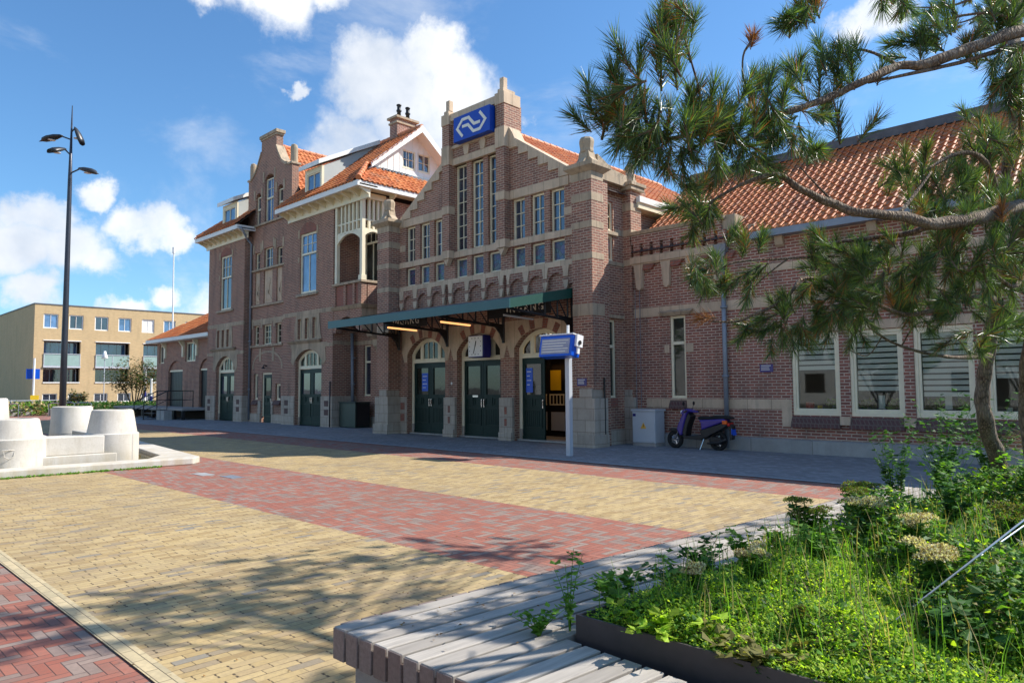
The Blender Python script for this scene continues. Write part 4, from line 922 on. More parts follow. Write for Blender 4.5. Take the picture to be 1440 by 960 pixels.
# dormers
def dormer(x0, x1, y, z0, z1, yb, zb, n):
    d = MB(); d.prism(rect(x0, x1, z0, z1), y, y+.12, 'Y', [rect(x0+.14, x1-.14, z0+.12, z1-.22)]); dd = d.build('dormer', 'cream', house)
    c = MB()
    for xx in (x1-.08, x0): c.prism([(y+.12, z0), (y+.12, z1), (yb, zb), (yb, zb-.25), ], xx, xx+.08, 'X')
    c.pieces('dormer_cheek', 'cheek', dd)
    r = MB(); r.hexa([(x0-.16, y-.24, z1-.04), (x1+.16, y-.24, z1-.04), (x1+.16, yb, zb-.04), (x0-.16, yb, zb-.04)], [(x0-.16, y-.24, z1+.16), (x1+.16, y-.24, z1+.16), (x1+.16, yb, zb+.16), (x0-.16, yb, zb+.16)]); r.build('dormer_roof', 'white_paint', dd, bevel=.01)
    window(dd, x0+.14, x1-.14, z0+.12, z1-.22, y+.03, 2, 1, glass='glass_sky'); return dd
dormer(-28.45, -27.05, 15.98, 10.12, 11.28, 18.9, 12.9, 1); dormer(-36.95, -35.35, 15.98, 10.1, 11.25, 18.8, 12.7, 2)
ch = MB(); ch.box(-26.35, -25.80, 19.05, 20.15, 11.5, 13.85); chim = ch.build('chimney', 'brick_wing', house)
ch = MB(); ch.box(-26.45, -25.70, 18.95, 20.25, 13.85, 13.95); ch.box(-26.40, -25.75, 19.0, 20.2, 13.62, 13.7); ch.build('chimney_cap', 'sandstone_old', chim)
for y in (19.35, 19.85):
    ch = MB(); ch.lathe([(a_, b_+.5) for a_, b_ in [(.10, 13.45), (.085, 13.75), (.12, 13.78), (.12, 13.84), (.085, 13.86), (.085, 14.02), (.12, 14.05), (.11, 14.1)]], (-26.07, y, 0), 14); ch.build('chimney_pot', 'black_plastic', chim, True)
drain(house, [(-33.85, YE+.15, 9.6), (-34.3, 16.1, 9.15), (-34.3, YC-.08, 8.9), (-34.3, YC-.08, .1)], .055, clips=(1.6, 4.0, 6.5))
drain(house, [(-26.10, 16.95, 3.95), (-26.08, 17.0, .1)], .07, 'zinc', clips=(1.8, 2.9))
drain(house, [(-26.25, Y1-.06, 1.9), (-26.25, Y1-.06, .02)], .03, 'iron')

# ------------------------------------------------------------------ right-hand wing
wing = thing('station_wing', 'long low brick station wing with orange pantile roof and four blind-covered office windows', 'building', (-3, 16.8, 0))
YR = 16.8
big = [(-7.12, -6.02), (-5.80, -4.70), (-4.49, -3.39), (-3.18, -2.08), (-1.87, -.77), (-.56, .54)]
b = MB(); ho = [rect(-10.43, -9.95, 1.28, 3.50)]+[rect(a, c, .90, 2.82) for a, c in big]
b.prism([(-11.62, 0), (6, 0), (6, 5.2), (-8.0, 5.2), (-8.0, 5.4), (-8.76, 5.86), (-11.62, 5.86)], YR, YR+.32, 'Y', ho)
b.box(-11.6, -8.8, YR-.10, YR-.001, 5.60, 5.85); xs = -11.5
while xs < -8.9: b.box(xs, xs+.22, YR-.10, YR-.001, 5.242, 5.60); xs += .325
b.box(-11.85, -11.6, 17.12, 24, 0, 5.2); b.box(5.7, 6, 17.12, 24, 0, 5.2); b.box(-11.8, 6, 23.8, 24, 0, 5.2)
b.build('wall', 'brick_wing', wing)
b = MB()
for i, x in enumerate((-11.5, -10.62, -9.85, -9.1)): b.prism([(x+.22, 4.99), (x+.66, 4.99), (x+.56, 4.84), (x+.32, 4.84)], YR-.10, YR-.001)
b.prism(rect(-6.0, -4.6, 3.2, 3.45), YR-.012, YR-.001); b.pieces('brick_soldier', 'brick_red', wing)
b = MB()
b.box(-11.6, -8.74, YR-.14, YR-.10, 5.04, 5.22); b.box(-11.6, -8.74, YR-.10, YR-.001, 5.0, 5.24)
for x in (-11.5, -10.62, -9.85, -9.1): b.prism([(x-.0, 5.0), (x+.32, 5.0), (x+.28, 4.78), (x+.26, 4.35), (x+.18, 4.28), (x+.08, 4.35), (x+.04, 4.78)], YR-.12, YR-.001)
for z0, z1, x0, x1 in ((3.53, 3.78, -11.6, 6), (1.03, 1.27, -11.2, -7.38), (4.38, 4.57, -8.0, 6)): b.box(x0, x1, YR-.015, YR-.001, z0, z1)
b.box(-7.38, -7.14, YR-.02, YR-.001, .62, 1.27)
for (a, c) in big: b.box(c-.0, c+.22, YR-.10, YR-.001, .70, .89); b.box(a-.04, c+.04, YR-.02, YR-.001, 2.83, 3.02)
b.box(-10.6, -10.45, YR-.02, YR-.001, 2.5, 2.72); b.box(-9.93, -9.72, YR-.02, YR-.001, 2.5, 2.72)
b.pieces('stone_trim', 'sandstone', wing, bevel=.006)
b = MB()
b.hexa([(-11.6, YR-.12, 5.86), (-8.7, YR-.12, 5.86), (-8.7, YR+.34, 5.86), (-11.6, YR+.34, 5.86)], [(-11.6, YR-.16, 5.96), (-8.7, YR-.16, 5.96), (-8.7, YR+.38, 6.02), (-11.6, YR+.38, 6.02)])
b.box(-8.80, -8.44, YR-.04, YR+.5, 5.56, 5.97); b.box(-8.10, -7.94, YR-.04, YR+.5, 5.36, 5.62)
b.hexa([(-10.6, YR-.08, 3.50), (-9.8, YR-.08, 3.50), (-9.8, YR, 3.50), (-10.6, YR, 3.50)], [(-10.72, YR-.15, 3.60), (-9.68, YR-.15, 3.60), (-9.68, YR, 3.66), (-10.72, YR, 3.66)])
b.pieces('coping', 'sandstone_old', wing, bevel=.01)
b = MB(); b.box(-11.0, 6, YR-.10, YR-.001, 0, .30); b.hexa([(-11.0, YR-.10, .30), (6, YR-.10, .30), (6, YR, .30), (-11.0, YR, .30)], [(-11.0, YR-.10, .31), (6, YR-.10, .31), (6, YR-.001, .34), (-11.0, YR-.001, .34)])
b.build('plinth', 'base_stone', wing)
b = MB()
for a, c in big+[(-10.43, -9.95)]:
    z = .86 if a > -8 else 1.24; b.hexa([(a-.02, YR-.12, z-.24), (c+.0, YR-.12, z-.24), (c+.0, YR, z-.24), (a-.02, YR, z-.24)], [(a-.02, YR-.10, z-.16), (c+.0, YR-.10, z-.16), (c+.0, YR, z+.02), (a-.02, YR, z+.02)])
b.pieces('brick_sill', 'brick_sill', wing)
for a, c in big:
    f = MB(); f.prism(rect(a, c, .90, 2.82), YR+.03, YR+.10, 'Y', [rect(a+.07, c-.07, .99, 2.75)]); f.prism(rect(a+.07, c-.07, .99, 2.75), YR+.05, YR+.12, 'Y', [rect(a+.12, c-.12, 1.06, 2.69)])
    o = f.build('window', 'cream', wing, bevel=.006); g = MB(); g.box(a+.1, c-.1, YR+.085, YR+.09, 1.03, 2.71); g.build('pane', 'clear_glass', o)
    g = MB(); z = 2.66; zend = (1.95, 1.50, 1.42, 1.75, 1.5, 1.6)[big.index((a, c))]
    while z > zend: g.box(a+.13, c-.13, YR+.13, YR+.135, z-.088, z); z -= .122
    g.box(a+.13, c-.13, YR+.125, YR+.15, 2.66, 2.70); g.box(a+.13, c-.13, YR+.128, YR+.14, z+.03, z+.05); g.build('blind', 'blind', o)
window(wing, -10.43, -9.95, 1.28, 3.50, YR+.05, 1, 1, tr=2.76, fr=.07, glass='glass_dark')
b = MB(); b.box(-8, 5.5, 19.2, 19.3, 0, 3.2); b.box(-8, 5.5, 17.12, 19.3, 3.2, 3.3); b.box(-8.1, -8, 17.12, 19.3, 0, 3.2)
rm = b.build('office_wall', 'office_paint', wing); b = MB(); b.box(-8, 5.5, 17.12, 19.3, .0, .02); b.build('office_floor', 'dark_interior', rm)
# roof of the wing
rf = MB(); ul = MB(); rg = MB(); sw = .79; qw = sqrt(1+sw*sw); Ye = 16.62; Ze = 5.36; Yr = 20.05; Lw = (Yr-Ye)*qw
Vf = Vector((0, 1, sw))/qw; Nf = Vector((0, -sw, 1))/qw
pantiles(rf, (-11.55, Ye, Ze), (1, 0, 0), Vf, Nf, [(3.5, 0), (17.6, 0), (17.6, Lw), (0.0, Lw), (0.0, 0.9)], .20, .255, .055)
ul.quad((-11.55, Ye, Ze-.01), (6.05, Ye, Ze-.01), (6.05, Yr, Ze+(Yr-Ye)*sw-.01), (-11.55, Yr, Ze+(Yr-Ye)*sw-.01)); ul.quad((-11.55, 2*Yr-Ye, Ze-.01), (-11.55, Yr, Ze+(Yr-Ye)*sw-.01), (6.05, Yr, Ze+(Yr-Ye)*sw-.01), (6.05, 2*Yr-Ye, Ze-.01))
o = rf.build('roof', 'roof_tile', wing); ul.build('roof_underlay', 'roof_felt', o)
zz = Ze+(Yr-Ye)*sw; rg.box(-11.5, 6.05, Yr-.16, Yr+.16, zz-.04, zz+.20); rg.build('ridge_board', 'ridge_grey', o)
g = MB(); g.box(-7.94, 6, YR-.30, YR-.14, 5.20, 5.36); g.box(-7.94, 6, YR-.14, YR-.001, 5.2, 5.26); g.build('gutter', 'zinc', wing)
for x in (-7.3, -5.2, -3.0): g = MB(); g.prism([(YR-.14, 5.2), (YR, 5.2), (YR, 4.95), (YR-.08, 5.0)], x-.1, x+.1, 'X'); g.build('gutter_bracket', 'sandstone_old', wing)
drain(wing, [(-8.78, YR-.09, 5.0), (-8.78, YR-.09, .05)], .06, 'zinc', clips=(1.85, 3.6)); g = MB(); g.hexa([(-8.86, YR-.16, 4.9), (-8.70, YR-.16, 4.9), (-8.70, YR-.02, 4.9), (-8.86, YR-.02, 4.9)], [(-8.95, YR-.24, 5.2), (-8.61, YR-.24, 5.2), (-8.61, YR-.02, 5.2), (-8.95, YR-.02, 5.2)]); g.build('rainwater_head', 'zinc', wing)
for x, y in ((-11.50, YR-.05), (-11.35, YR-.05), (-11.68, 15.3)): g = MB(); g.tube([(x, y, 4.3 if x > -11.6 else 7.1), (x, y, .05)], .008, 5); g.build('lightning_rod', 'zinc', wing if x > -11.6 else hall)
g = MB(); g.tube([(-11.575, 15.36, 1.85), (-11.575, 15.36, .02)], .028, 8); g.build('cable_pipe', 'iron', hall)

# ------------------------------------------------------------------ goods shed on the left with loading dock
shed = thing('goods_shed', 'low brick goods shed with orange hipped roof beside the station house', 'building', (-44, 16.5, 0))
YS = 16.6; b = MB()
ho = [rect(-47.3, -46.5, 3.25, 4.38), rect(-43.15, -41.7, 3.25, 4.38), archrect(-45.75, -43.5, .62, 2.75, 3.35), archrect(-41.1, -39.3, .62, 2.75, 3.35)]
b.prism(rect(-47.7, -38.72, 0, 4.5), YS, YS+.3, 'Y', ho); b.box(-47.7, -47.4, YS+.3, 25, 0, 4.65); b.box(-47.7, -38.8, 24.7, 25, 0, 4.65); b.build('wall', 'brick', shed)
b = MB(); b.box(-48.2, -38.75, YS-.55, YS-.35, 4.52, 4.72); b.box(-48.2, -48.0, YS-.35, 25.5, 4.52, 4.72); b.box(-48.0, -38.75, YS-.35, YS+.1, 4.5, 4.56); b.box(-48.0, -47.6, YS+.1, 25.3, 4.5, 4.56)
b.pieces('eaves_gutter', 'white_paint', shed)
b = MB()
for x in (-46.2, -43.4, -41.4, -39.2): b.box(x-.09, x+.09, YS-.10, YS-.001, 3.55, 4.49); b.prism([(YS-.35, 4.49), (YS-.1, 4.49), (YS-.1, 4.15)], x-.06, x+.06, 'X')
b.pieces('eaves_bracket', 'cream', shed)
window(shed, -47.3, -46.5, 3.25, 4.38, YS+.08, 2, 1, fr=.08); window(shed, -43.15, -41.7, 3.25, 4.38, YS+.08, 3, 1, fr=.08)
for a, c in ((-45.75, -43.5), (-41.1, -39.3)):
    d = MB(); d.box(a, c, YS+.15, YS+.2, .62, 2.74)
    for k in range(9): x = a+(c-a)*k/9; d.box(x+.01, x+(c-a)/9-.01, YS+.135, YS+.15, .66, 2.7)
    o = d.build('door', 'black_plastic', shed); d = MB(); d.prism(archrect(a, c, 2.75, 2.76, 3.35), YS+.1, YS+.2); d.build('arch_infill', 'brick', o); d = MB(); d.box(a, c, YS+.08, YS+.22, 2.70, 2.80); d.build('door_head', 'cream', o)
rf = MB(); ul = MB(); sg = .62; qg = sqrt(1+sg*sg); Lg = 4.2*qg
Vf = Vector((0, 1, sg))/qg; Nf = Vector((0, -sg, 1))/qg; pantiles(rf, (-48.2, YS-.5, 4.7), (1, 0, 0), Vf, Nf, [(0, 0), (9.5, 0), (9.5, Lg), (4.2, Lg)])
ul.add([(-48.2, YS-.5, 4.68), (-38.7, YS-.5, 4.68), (-38.7, YS+3.7, 4.68+4.2*sg), (-44.0, YS+3.7, 4.68+4.2*sg), (-48.2, YS+8, 4.68), (-38.7, YS+8, 4.68)], [(0, 1, 2, 3), (4, 0, 3), (5, 4, 3, 2)])
o = rf.build('roof', 'roof_tile', shed); ul.build('roof_underlay', 'roof_felt', o)
dock = thing('loading_dock', 'dark raised loading platform on posts in front of the goods shed', 'platform', (-44, 15.5, 0))
b = MB(); b.box(-50.2, -39.0, 14.9, YS-.02, .50, .62); b.build('deck', 'concrete', dock)
for x in (-50.0, -48.4, -46.8, -45.2, -43.6, -42.0, -40.4, -39.2): b = MB(); b.box(x-.08, x+.08, 14.95, 15.1, 0, .5); b.build('post', 'iron', dock)
b = MB(); b.box(-50.1, -39.1, 16.2, 16.5, 0, .49); b.build('dark_back', 'dark_interior', dock)
st = thing('dock_stairs', 'black steel steps with handrails leading up to the loading platform', 'stairs', (-41.8, 14.4, 0))
for i in range(3): b = MB(); b.box(-42.6+i*.0, -41.2, 13.9+i*.32, 14.22+i*.32, .14+i*.17, .18+i*.17); b.build('step', 'iron', st)
for x in (-42.65, -41.15):
    b = MB(); b.tube([(x, 13.7, .02), (x, 13.7, .95), (x, 14.9, 1.55), (x, 16.3, 1.55), (x, 16.3, .62)], .03, 8); b.tube([(x, 14.9, .1), (x, 14.9, 1.55)], .025, 8); b.tube([(x, 13.7, .5), (x, 14.9, 1.05), (x, 16.3, 1.05)], .018, 6); b.build('handrail', 'iron', st)
for i, x in enumerate((-40.7, -40.1)): b = MB(); b.box(x, x+.5, 14.2, 14.6, 0, .5); b.build('side_block', 'base_stone', st)

# ------------------------------------------------------------------ apartment block in the distance
apt = thing('apartment_building', 'yellow brick three-storey apartment block with flat roof and glass balconies', 'building', (-76.8, 24, 0))
XA = -76.8; y0, y1 = 16.0, 60.0; H = 9.58; b = MB()
wt = []; y = 16.7
while y < 58: wt.append((y, y+1.2)); wt.append((y+2.08, y+3.28)); y += 4.25
wt = wt[:20]; bal = []; y = 16.8
while y < 57: bal.append((y, y+3.0)); y += 4.3
ho = [rect(a, c, 7.40, 8.75) for a, c in wt]+[rect(a, c, 3.85, 6.25) for a, c in bal]+[rect(a, c, 2.5-.15, 3.75) for a, c in bal]+[rect(a+.1, a+1.3, .5, 1.35) for a, c in wt]
b.prism(rect(y0, y1, 0, H), XA-.4, XA, 'X', ho); b.box(XA-34, XA-.4, y0, y0+.3, 0, H); b.box(XA-34, XA-.4, y1-.3, y1, 0, H)
b.box(XA-34, XA, y0, y1, H-.02, H-.01); b.box(XA-34, XA-11.8, y0+.3, y1-.3, 0, H); b.build('wall', 'brick_buff', apt)
b = MB(); b.box(XA-34.05, XA+.05, y0-.05, y1+.05, H, H+.10); b.box(XA-34, XA, y0+.02, y1, H-.008, H); b.build('roof_edge', 'lead', apt)
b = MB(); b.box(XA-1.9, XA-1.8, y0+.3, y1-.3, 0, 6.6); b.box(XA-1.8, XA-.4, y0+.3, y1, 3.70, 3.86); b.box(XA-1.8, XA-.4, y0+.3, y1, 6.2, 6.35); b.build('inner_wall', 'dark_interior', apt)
for a, c in wt: window(apt, a, c, 7.40, 8.75, XA-.08, 2, 1, ax='X', m='white_paint', fr=.10, glass=random.choice(('glass', 'glass', 'blind', 'glass_sky'))); window(apt, a+.1, a+1.3, .5, 1.35, XA-.08, 2, 1, ax='X', m='white_paint', fr=.08)
for a, c in bal:
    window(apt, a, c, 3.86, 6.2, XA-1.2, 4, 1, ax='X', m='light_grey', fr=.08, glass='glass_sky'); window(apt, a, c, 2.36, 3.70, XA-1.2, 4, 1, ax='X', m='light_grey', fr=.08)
    g = MB(); g.box(XA+.02, XA+.06, a+.02, c-.02, 3.95, 5.0); o = g.build('balcony_panel', 'balcony_glass', apt); g = MB(); g.box(XA-.02, XA+.1, a, c, 5.0, 5.06); g.box(XA-.3, XA+.12, a-.02, c+.02, 3.75, 3.93)
    for k in (0, .5, 1): yy = a+.03+(c-a-.06)*k; g.box(XA+.0, XA+.08, yy-.025, yy+.025, 3.93, 5.0)
    g.build('balcony_rail', 'light_grey', o); g = MB(); g.box(XA-.1, XA+.06, a, c, 2.32, 2.42); g.build('balcony_rail', 'white_paint', apt)
    g = MB(); g.box(XA-.05, XA+.05, a-.05, c+.05, 6.25, 6.33); g.build('lintel', 'white_paint', apt)
# ------------------------------------------------------------------ signs, clock, plaques
ns = thing('station_logo_sign', 'square blue illuminated sign box with pale double arrow high on the tower gable', 'sign', (-16.43, 15.1, 9.55))
b = MB(); b.box(-17.28, -15.58, 15.02, 15.26, 9.56, 10.38); b.build('box', 'sign_blue', ns, bevel=.01)
def stroke(mb, pts, w, y0, y1, sx=1.):
    # mitred flat stroke in xz
    L = []; Rr = []; P_ = [Vector((p[0], p[1])) for p in pts]
    for i, p in enumerate(P_):
        d0 = (P_[i]-P_[i-1]).normalized() if i else (P_[1]-P_[0]).normalized(); d1 = (P_[i+1]-P_[i]).normalized() if i < len(P_)-1 else d0
        t_ = (d0+d1).normalized(); n = Vector((-t_.y, t_.x)); k = w/2/max(.35, n.dot(Vector((-d0.y, d0.x))))
        L.append(p+n*k); Rr.append(p-n*k)
    for i in range(len(P_)-1): mb.prism([tuple(L[i]), tuple(L[i+1]), tuple(Rr[i+1]), tuple(Rr[i])], y0, y1)
b = MB(); cx, cz = -16.43, 9.97
A_ = [(-.40, -.30), (-.66, 0.), (-.41, .25), (-.11, .25), (.14, -.02), (.42, -.02), ]
stroke(b, [(cx+x, cz+z) for x, z in A_], .095, 15.008, 15.019); stroke(b, [(cx-x, cz-z) for x, z in A_], .095, 15.010, 15.0195)
b.build('double_arrow', 'logo_white', ns)
ck = thing('station_clock', 'square white-faced station clock in dark blue case on middle fanlight', 'clock', (-16.35, 15.2, 2.5))
b = MB(); b.box(-16.72, -16.02, 15.12, 15.46, 2.54, 3.24); b.build('case', 'navy', ck, bevel=.03)
b = MB(); b.box(-16.69, -16.05, 15.10, 15.119, 2.57, 3.21); b.build('face', 'white_sign', ck, bevel=.008)
b = MB(); c_ = (-16.37, 2.89)
for i in range(12):
    a = i*pi/6; k = .27/max(abs(sin(a)), abs(cos(a)))*.93; k = min(k, .30); x, z = c_[0]+k*sin(a), c_[1]+k*cos(a); l = .035
    b.box(x-.012, x+.012, 15.094, 15.0995, z-l/2, z+l/2) if i % 6 == 0 else b.box(x-.013, x+.013, 15.094, 15.0995, z-.013, z+.013)
b.build('hour_marks', 'black_text', ck)
b = MB(); a = radians(198); b.tube([(c_[0], 15.088, c_[1]), (c_[0]+.24*sin(a), 15.088, c_[1]+.24*cos(a))], .009, 6); a = radians(15); b.tube([(c_[0], 15.091, c_[1]), (c_[0]+.17*sin(a), 15.091, c_[1]+.17*cos(a))], .013, 6); b.build('hands', 'black_text', ck)
def plaque(x0, x1, z0, z1, y, lab, lines):
    p = thing('wall_plaque', lab, 'plaque', ((x0+x1)/2, y, z0), 'violet name plaques on the station walls'); b = MB(); b.box(x0, x1, y-.012, y-.001, z0, z1); b.build('plate', 'plaque_violet', p)
    b = MB(); h = (z1-z0)/(lines+1)
    for i in range(lines): z = z1-h*(i+.9); b.box(x0+.03, x1-.05-.04*(i % 2)-.03*(i == 2), y-.015, y-.0125, z, z+h*.35)
    b.build('lines', 'logo_white', p)
plaque(-12.16, -11.84, 1.63, 1.83, 14.94, 'small violet plaque on brick pier beside the open door', 3)
plaque(-7.90, -7.57, 1.93, 2.12, 16.79, 'small violet plaque on wing wall left of the first office window', 3)
bell = tag(MB().lathe([(.045, 0), (.05, -.02), (.03, -.04)], (-17.9, YW-.001, 1.75), 12, 'Y').build('wall_fitting', 'pot_white', None), 'small round white fitting on brick pier between left and middle doors', 'wall fitting')

# departure display on its post
dp = thing('departure_display', 'blue departure screen box with white bracket on grey post before the doors', 'information display', (-10.75, 12.89, 0))
b = MB(); b.box(-10.81, -10.69, 12.83, 12.95, 0, 2.42); b.build('post', 'light_grey', dp, bevel=.006)
sd = MB()   # box facing the square, slightly tilted forward
def tl(x, y, z, a=radians(-10)):  # tilt around x axis at (12.85,2.5)
    dy, dz = y-12.82, z-2.52; return (x, 12.82+dy*cos(a)-dz*sin(a)*-1*-1, 2.52+dz*cos(a)+dy*sin(a))
def tbox(mb, x0, x1, y0_, y1_, z0, z1): mb.hexa([tl(x0, y0_, z0), tl(x1, y0_, z0), tl(x1, y1_, z0), tl(x0, y1_, z0)], [tl(x0, y0_, z1), tl(x1, y0_, z1), tl(x1, y1_, z1), tl(x0, y1_, z1)])
tbox(sd, -11.42, -10.42, 12.62, 12.92, 2.28, 2.78); sd.build('casing', 'sign_blue2', dp, bevel=.02)
sd = MB(); tbox(sd, -11.35, -10.49, 12.610, 12.621, 2.34, 2.70); sc = sd.build('screen', 'display', dp)
sd = MB()
for i in range(5): z = 2.66-i*.065; tbox(sd, -11.32, -10.53-.07*(i % 3), 12.606, 12.6095, z-.018, z)
sd.build('screen_rows', 'logo_white', sc)
sd = MB(); tbox(sd, -11.44, -10.40, 12.60, 12.95, 2.782, 2.81); tbox(sd, -10.415, -10.35, 12.70, 12.92, 2.52, 2.80); tbox(sd, -10.415, -10.37, 12.78, 12.86, 2.36, 2.54); sd.build('bracket', 'white_sign', dp)
sd = MB(); sd.lathe([(.05, 0), (.05, .03)], (-10.36, 12.82, 2.62), 14, 'X'); sd.build('pivot', 'black_plastic', dp)
sd = MB(); sd.box(-11.0-.02+.25, -10.71, 12.86, 12.89, 2.8, 3.05); sd.build('antenna', 'white_sign', dp)

# bins, cabinet
bn = thing('green_bin', 'dark green metal storage box in recess left of the hall pier', 'storage box', (-25.6, 16.9, 0))
b = MB(); b.box(-25.95, -24.75, 16.25, 16.95, .03, 1.02); b.build('body', 'bin_green', bn, bevel=.015); b = MB(); b.box(-25.98, -24.72, 16.22, 16.98, 1.02, 1.06); b.build('lid', 'bin_green', bn, bevel=.01)
b = MB(); b.box(-24.749, -24.735, 16.30, 16.9, .08, .98); b.build('side_panel', 'black_plastic', bn)
cb = thing('electrical_cabinet', 'light grey electrical cabinet with yellow warning triangle against the wing wall', 'cabinet', (-11.0, 16.45, 0))
b = MB(); b.box(-11.30, -10.58, 16.22, 16.68, .10, .94); b.build('body', 'light_grey', cb, bevel=.012)
b = MB(); b.box(-11.30, -10.58, 16.24, 16.68, 0, .10); b.build('base', 'concrete', cb); b = MB(); b.box(-11.33, -10.55, 16.19, 16.71, .94, .99); b.build('top', 'light_grey', cb, bevel=.01)
b = MB(); b.box(-11.27, -10.61, 16.21, 16.219, .13, .91); o = b.build('door', 'light_grey', cb, bevel=.004)
b = MB(); b.prism([(-11.03, .48), (-10.85, .48), (-10.94, .64)], 16.205, 16.209); b.build('warning_triangle', 'yellow_sticker', o)
b = MB(); b.prism([(-10.95, .56), (-10.925, .60), (-10.93, .555), (-10.915, .555), (-10.945, .50), (-10.938, .54)], 16.203, 16.2045); b.build('lightning_mark', 'black_text', o)
b = MB(); b.box(-11.27, -11.18, 16.205, 16.209, .80, .87); b.build('blue_label', 'navy', cb)

# scooter ----------------------------------------------------------
sco = thing('scooter', 'purple and black motor scooter parked by the drainpipe on the wing wall', 'scooter', (-9.4, 16.3, 0))
SY = 16.30
def wheel(x, r, par):
    b = MB(); pr = []
    for k in range(13): a = 2*pi*k/12; pr.append((r-.055+.055*cos(a), .05*sin(a)))
    b.lathe(pr, (x, SY, r), 28, 'Y', cap=False); w = b.build('wheel', 'rubber', par, True)
    b = MB(); b.lathe([(r-.105, -.03), (r-.10, .0), (r-.105, .03)], (x, SY, r), 24, 'Y', cap=False); b.lathe([(.035, -.05), (.035, .05)], (x, SY, r), 12, 'Y')
    for k in range(5):
        a = 2*pi*k/5; b.tube([(x, SY, r), (x+(r-.1)*cos(a), SY, r+(r-.1)*sin(a))], .014, 6)
    b.build('rim', 'chrome', w)
wheel(-10.02, .235, sco); wheel(-8.80, .245, sco)
def sidep(mb, pts, w0): mb.prism(pts, SY-w0, SY+w0)
b = MB(); sidep(b, [(-9.90, .50), (-9.80, .34), (-9.74, .36), (-9.70, .56), (-9.60, .86), (-9.57, .95), (-9.65, .97), (-9.72, .88), (-9.84, .66)], .155); b.build('front_shield', 'purple_paint', sco, bevel=.03)
b = MB(); sidep(b, [(-9.74, .42), (-9.70, .34), (-9.63, .34), (-9.60, .55), (-9.48, .84), (-9.56, .93), (-9.64, .75)], .14); b.build('inner_shield', 'black_plastic', sco, bevel=.02)
b = MB(); sidep(b, [(-10.20, .45), (-10.10, .52), (-9.95, .52), (-9.80, .44), (-9.86, .38), (-9.98, .45), (-10.12, .44)], .075); b.build('front_mudguard', 'black_plastic', sco, bevel=.015)
b = MB(); b.tube([(-10.02, SY-.07, .235), (-9.78, SY-.06, .62)], .02, 8); b.tube([(-10.02, SY+.07, .235), (-9.78, SY+.06, .62)], .02, 8); b.build('fork', 'chrome', sco)
b = MB(); sidep(b, [(-9.75, .36), (-9.70, .27), (-9.20, .25), (-9.05, .34), (-9.12, .40), (-9.60, .34)], .14); b.build('footboard', 'black_plastic', sco, bevel=.02)
b = MB(); sidep(b, [(-9.20, .50), (-9.20, .66), (-9.26, .755), (-8.90, .775), (-8.58, .80), (-8.50, .745), (-8.72, .67), (-8.98, .58)], .15); b.build('rear_body', 'purple_paint', sco, bevel=.03)
b = MB(); sidep(b, [(-9.20, .36), (-9.24, .49), (-8.98, .575), (-8.70, .66), (-8.50, .74), (-8.50, .62), (-8.70, .50), (-8.95, .38), (-9.05, .32)], .145); b.build('side_cover', 'black_plastic', sco, bevel=.02)
b = MB(); sidep(b, [(-9.28, .76), (-9.30, .82), (-9.22, .85), (-9.0, .83), (-8.85, .87), (-8.60, .87), (-8.40, .83), (-8.42, .79), (-8.90, .78)], .13); b.build('seat', 'rubber', sco, bevel=.03)
b = MB(); sidep(b, [(-8.98, .18), (-8.98, .34), (-8.74, .34), (-8.60, .28), (-8.62, .20), (-8.8, .14)], .10); b.tube([(-9.05, SY-.12, .18), (-8.70, SY-.14, .22), (-8.5, SY-.14, .30)], [.025, .05, .045], 10); b.build('engine', 'black_plastic', sco, bevel=.01)
b = MB(); sidep(b, [(-8.56, .62), (-8.50, .72), (-8.38, .62), (-8.40, .30), (-8.46, .28), (-8.46, .5)], .08); b.build('rear_mudguard', 'black_plastic', sco, bevel=.01)
b = MB(); b.box(-8.62, -8.49, SY-.16, SY-.10, .66, .76); b.build('tail_light', 'orange_lens', sco, bevel=.02); b = MB(); b.box(-8.5, -8.44, SY-.12, SY+.12, .62, .70); b.build('brake_light', 'red_lens', sco, bevel=.01)
b = MB(); b.add([(-8.40, SY-.10, .56), (-8.40, SY+.10, .56), (-8.36, SY+.10, .40), (-8.36, SY-.10, .40)], [(0, 1, 2, 3)]); b.box(-8.40, -8.385, SY-.1, SY+.1, .42, .56); b.build('number_plate', 'sign_blue2', sco)
b = MB(); sidep(b, [(-9.80, .92), (-9.72, 1.00), (-9.60, 1.04), (-9.42, .98), (-9.36, .93), (-9.5, .93), (-9.62, .90), (-9.74, .86)], .12); b.build('headset', 'purple_paint', sco, bevel=.03)
b = MB(); b.tube([(-9.55, SY-.34, .95), (-9.60, SY-.12, .97), (-9.60, SY+.12, .97), (-9.55, SY+.34, .95)], .018, 8); b.tube([(-9.53, SY-.36, .95), (-9.56, SY-.24, .955)], .026, 8); b.tube([(-9.53, SY+.36, .95), (-9.56, SY+.24, .955)], .026, 8); b.build('handlebar', 'black_plastic', sco)
for sg_ in (-1, 1): b = MB(); b.tube([(-9.60, SY+sg_*.16, .97), (-9.62, SY+sg_*.24, 1.13)], .007, 6); b.lathe([(.0, .0), (.05, .004), (.052, .014), (.0, .02)], (-9.62, SY+sg_*.25, 1.16), 12, 'X'); b.build('mirror', 'black_plastic', sco)
b = MB(); b.lathe([(.0, .02), (.055, .015), (.06, -.02)], (-9.80, SY, .93), 12, 'X'); b.build('headlight', 'white_sign', sco)
b = MB(); b.tube([(-9.15, SY-.1, .28), (-9.2, SY-.22, .02)], .012, 6); b.build('kickstand', 'chrome', sco)

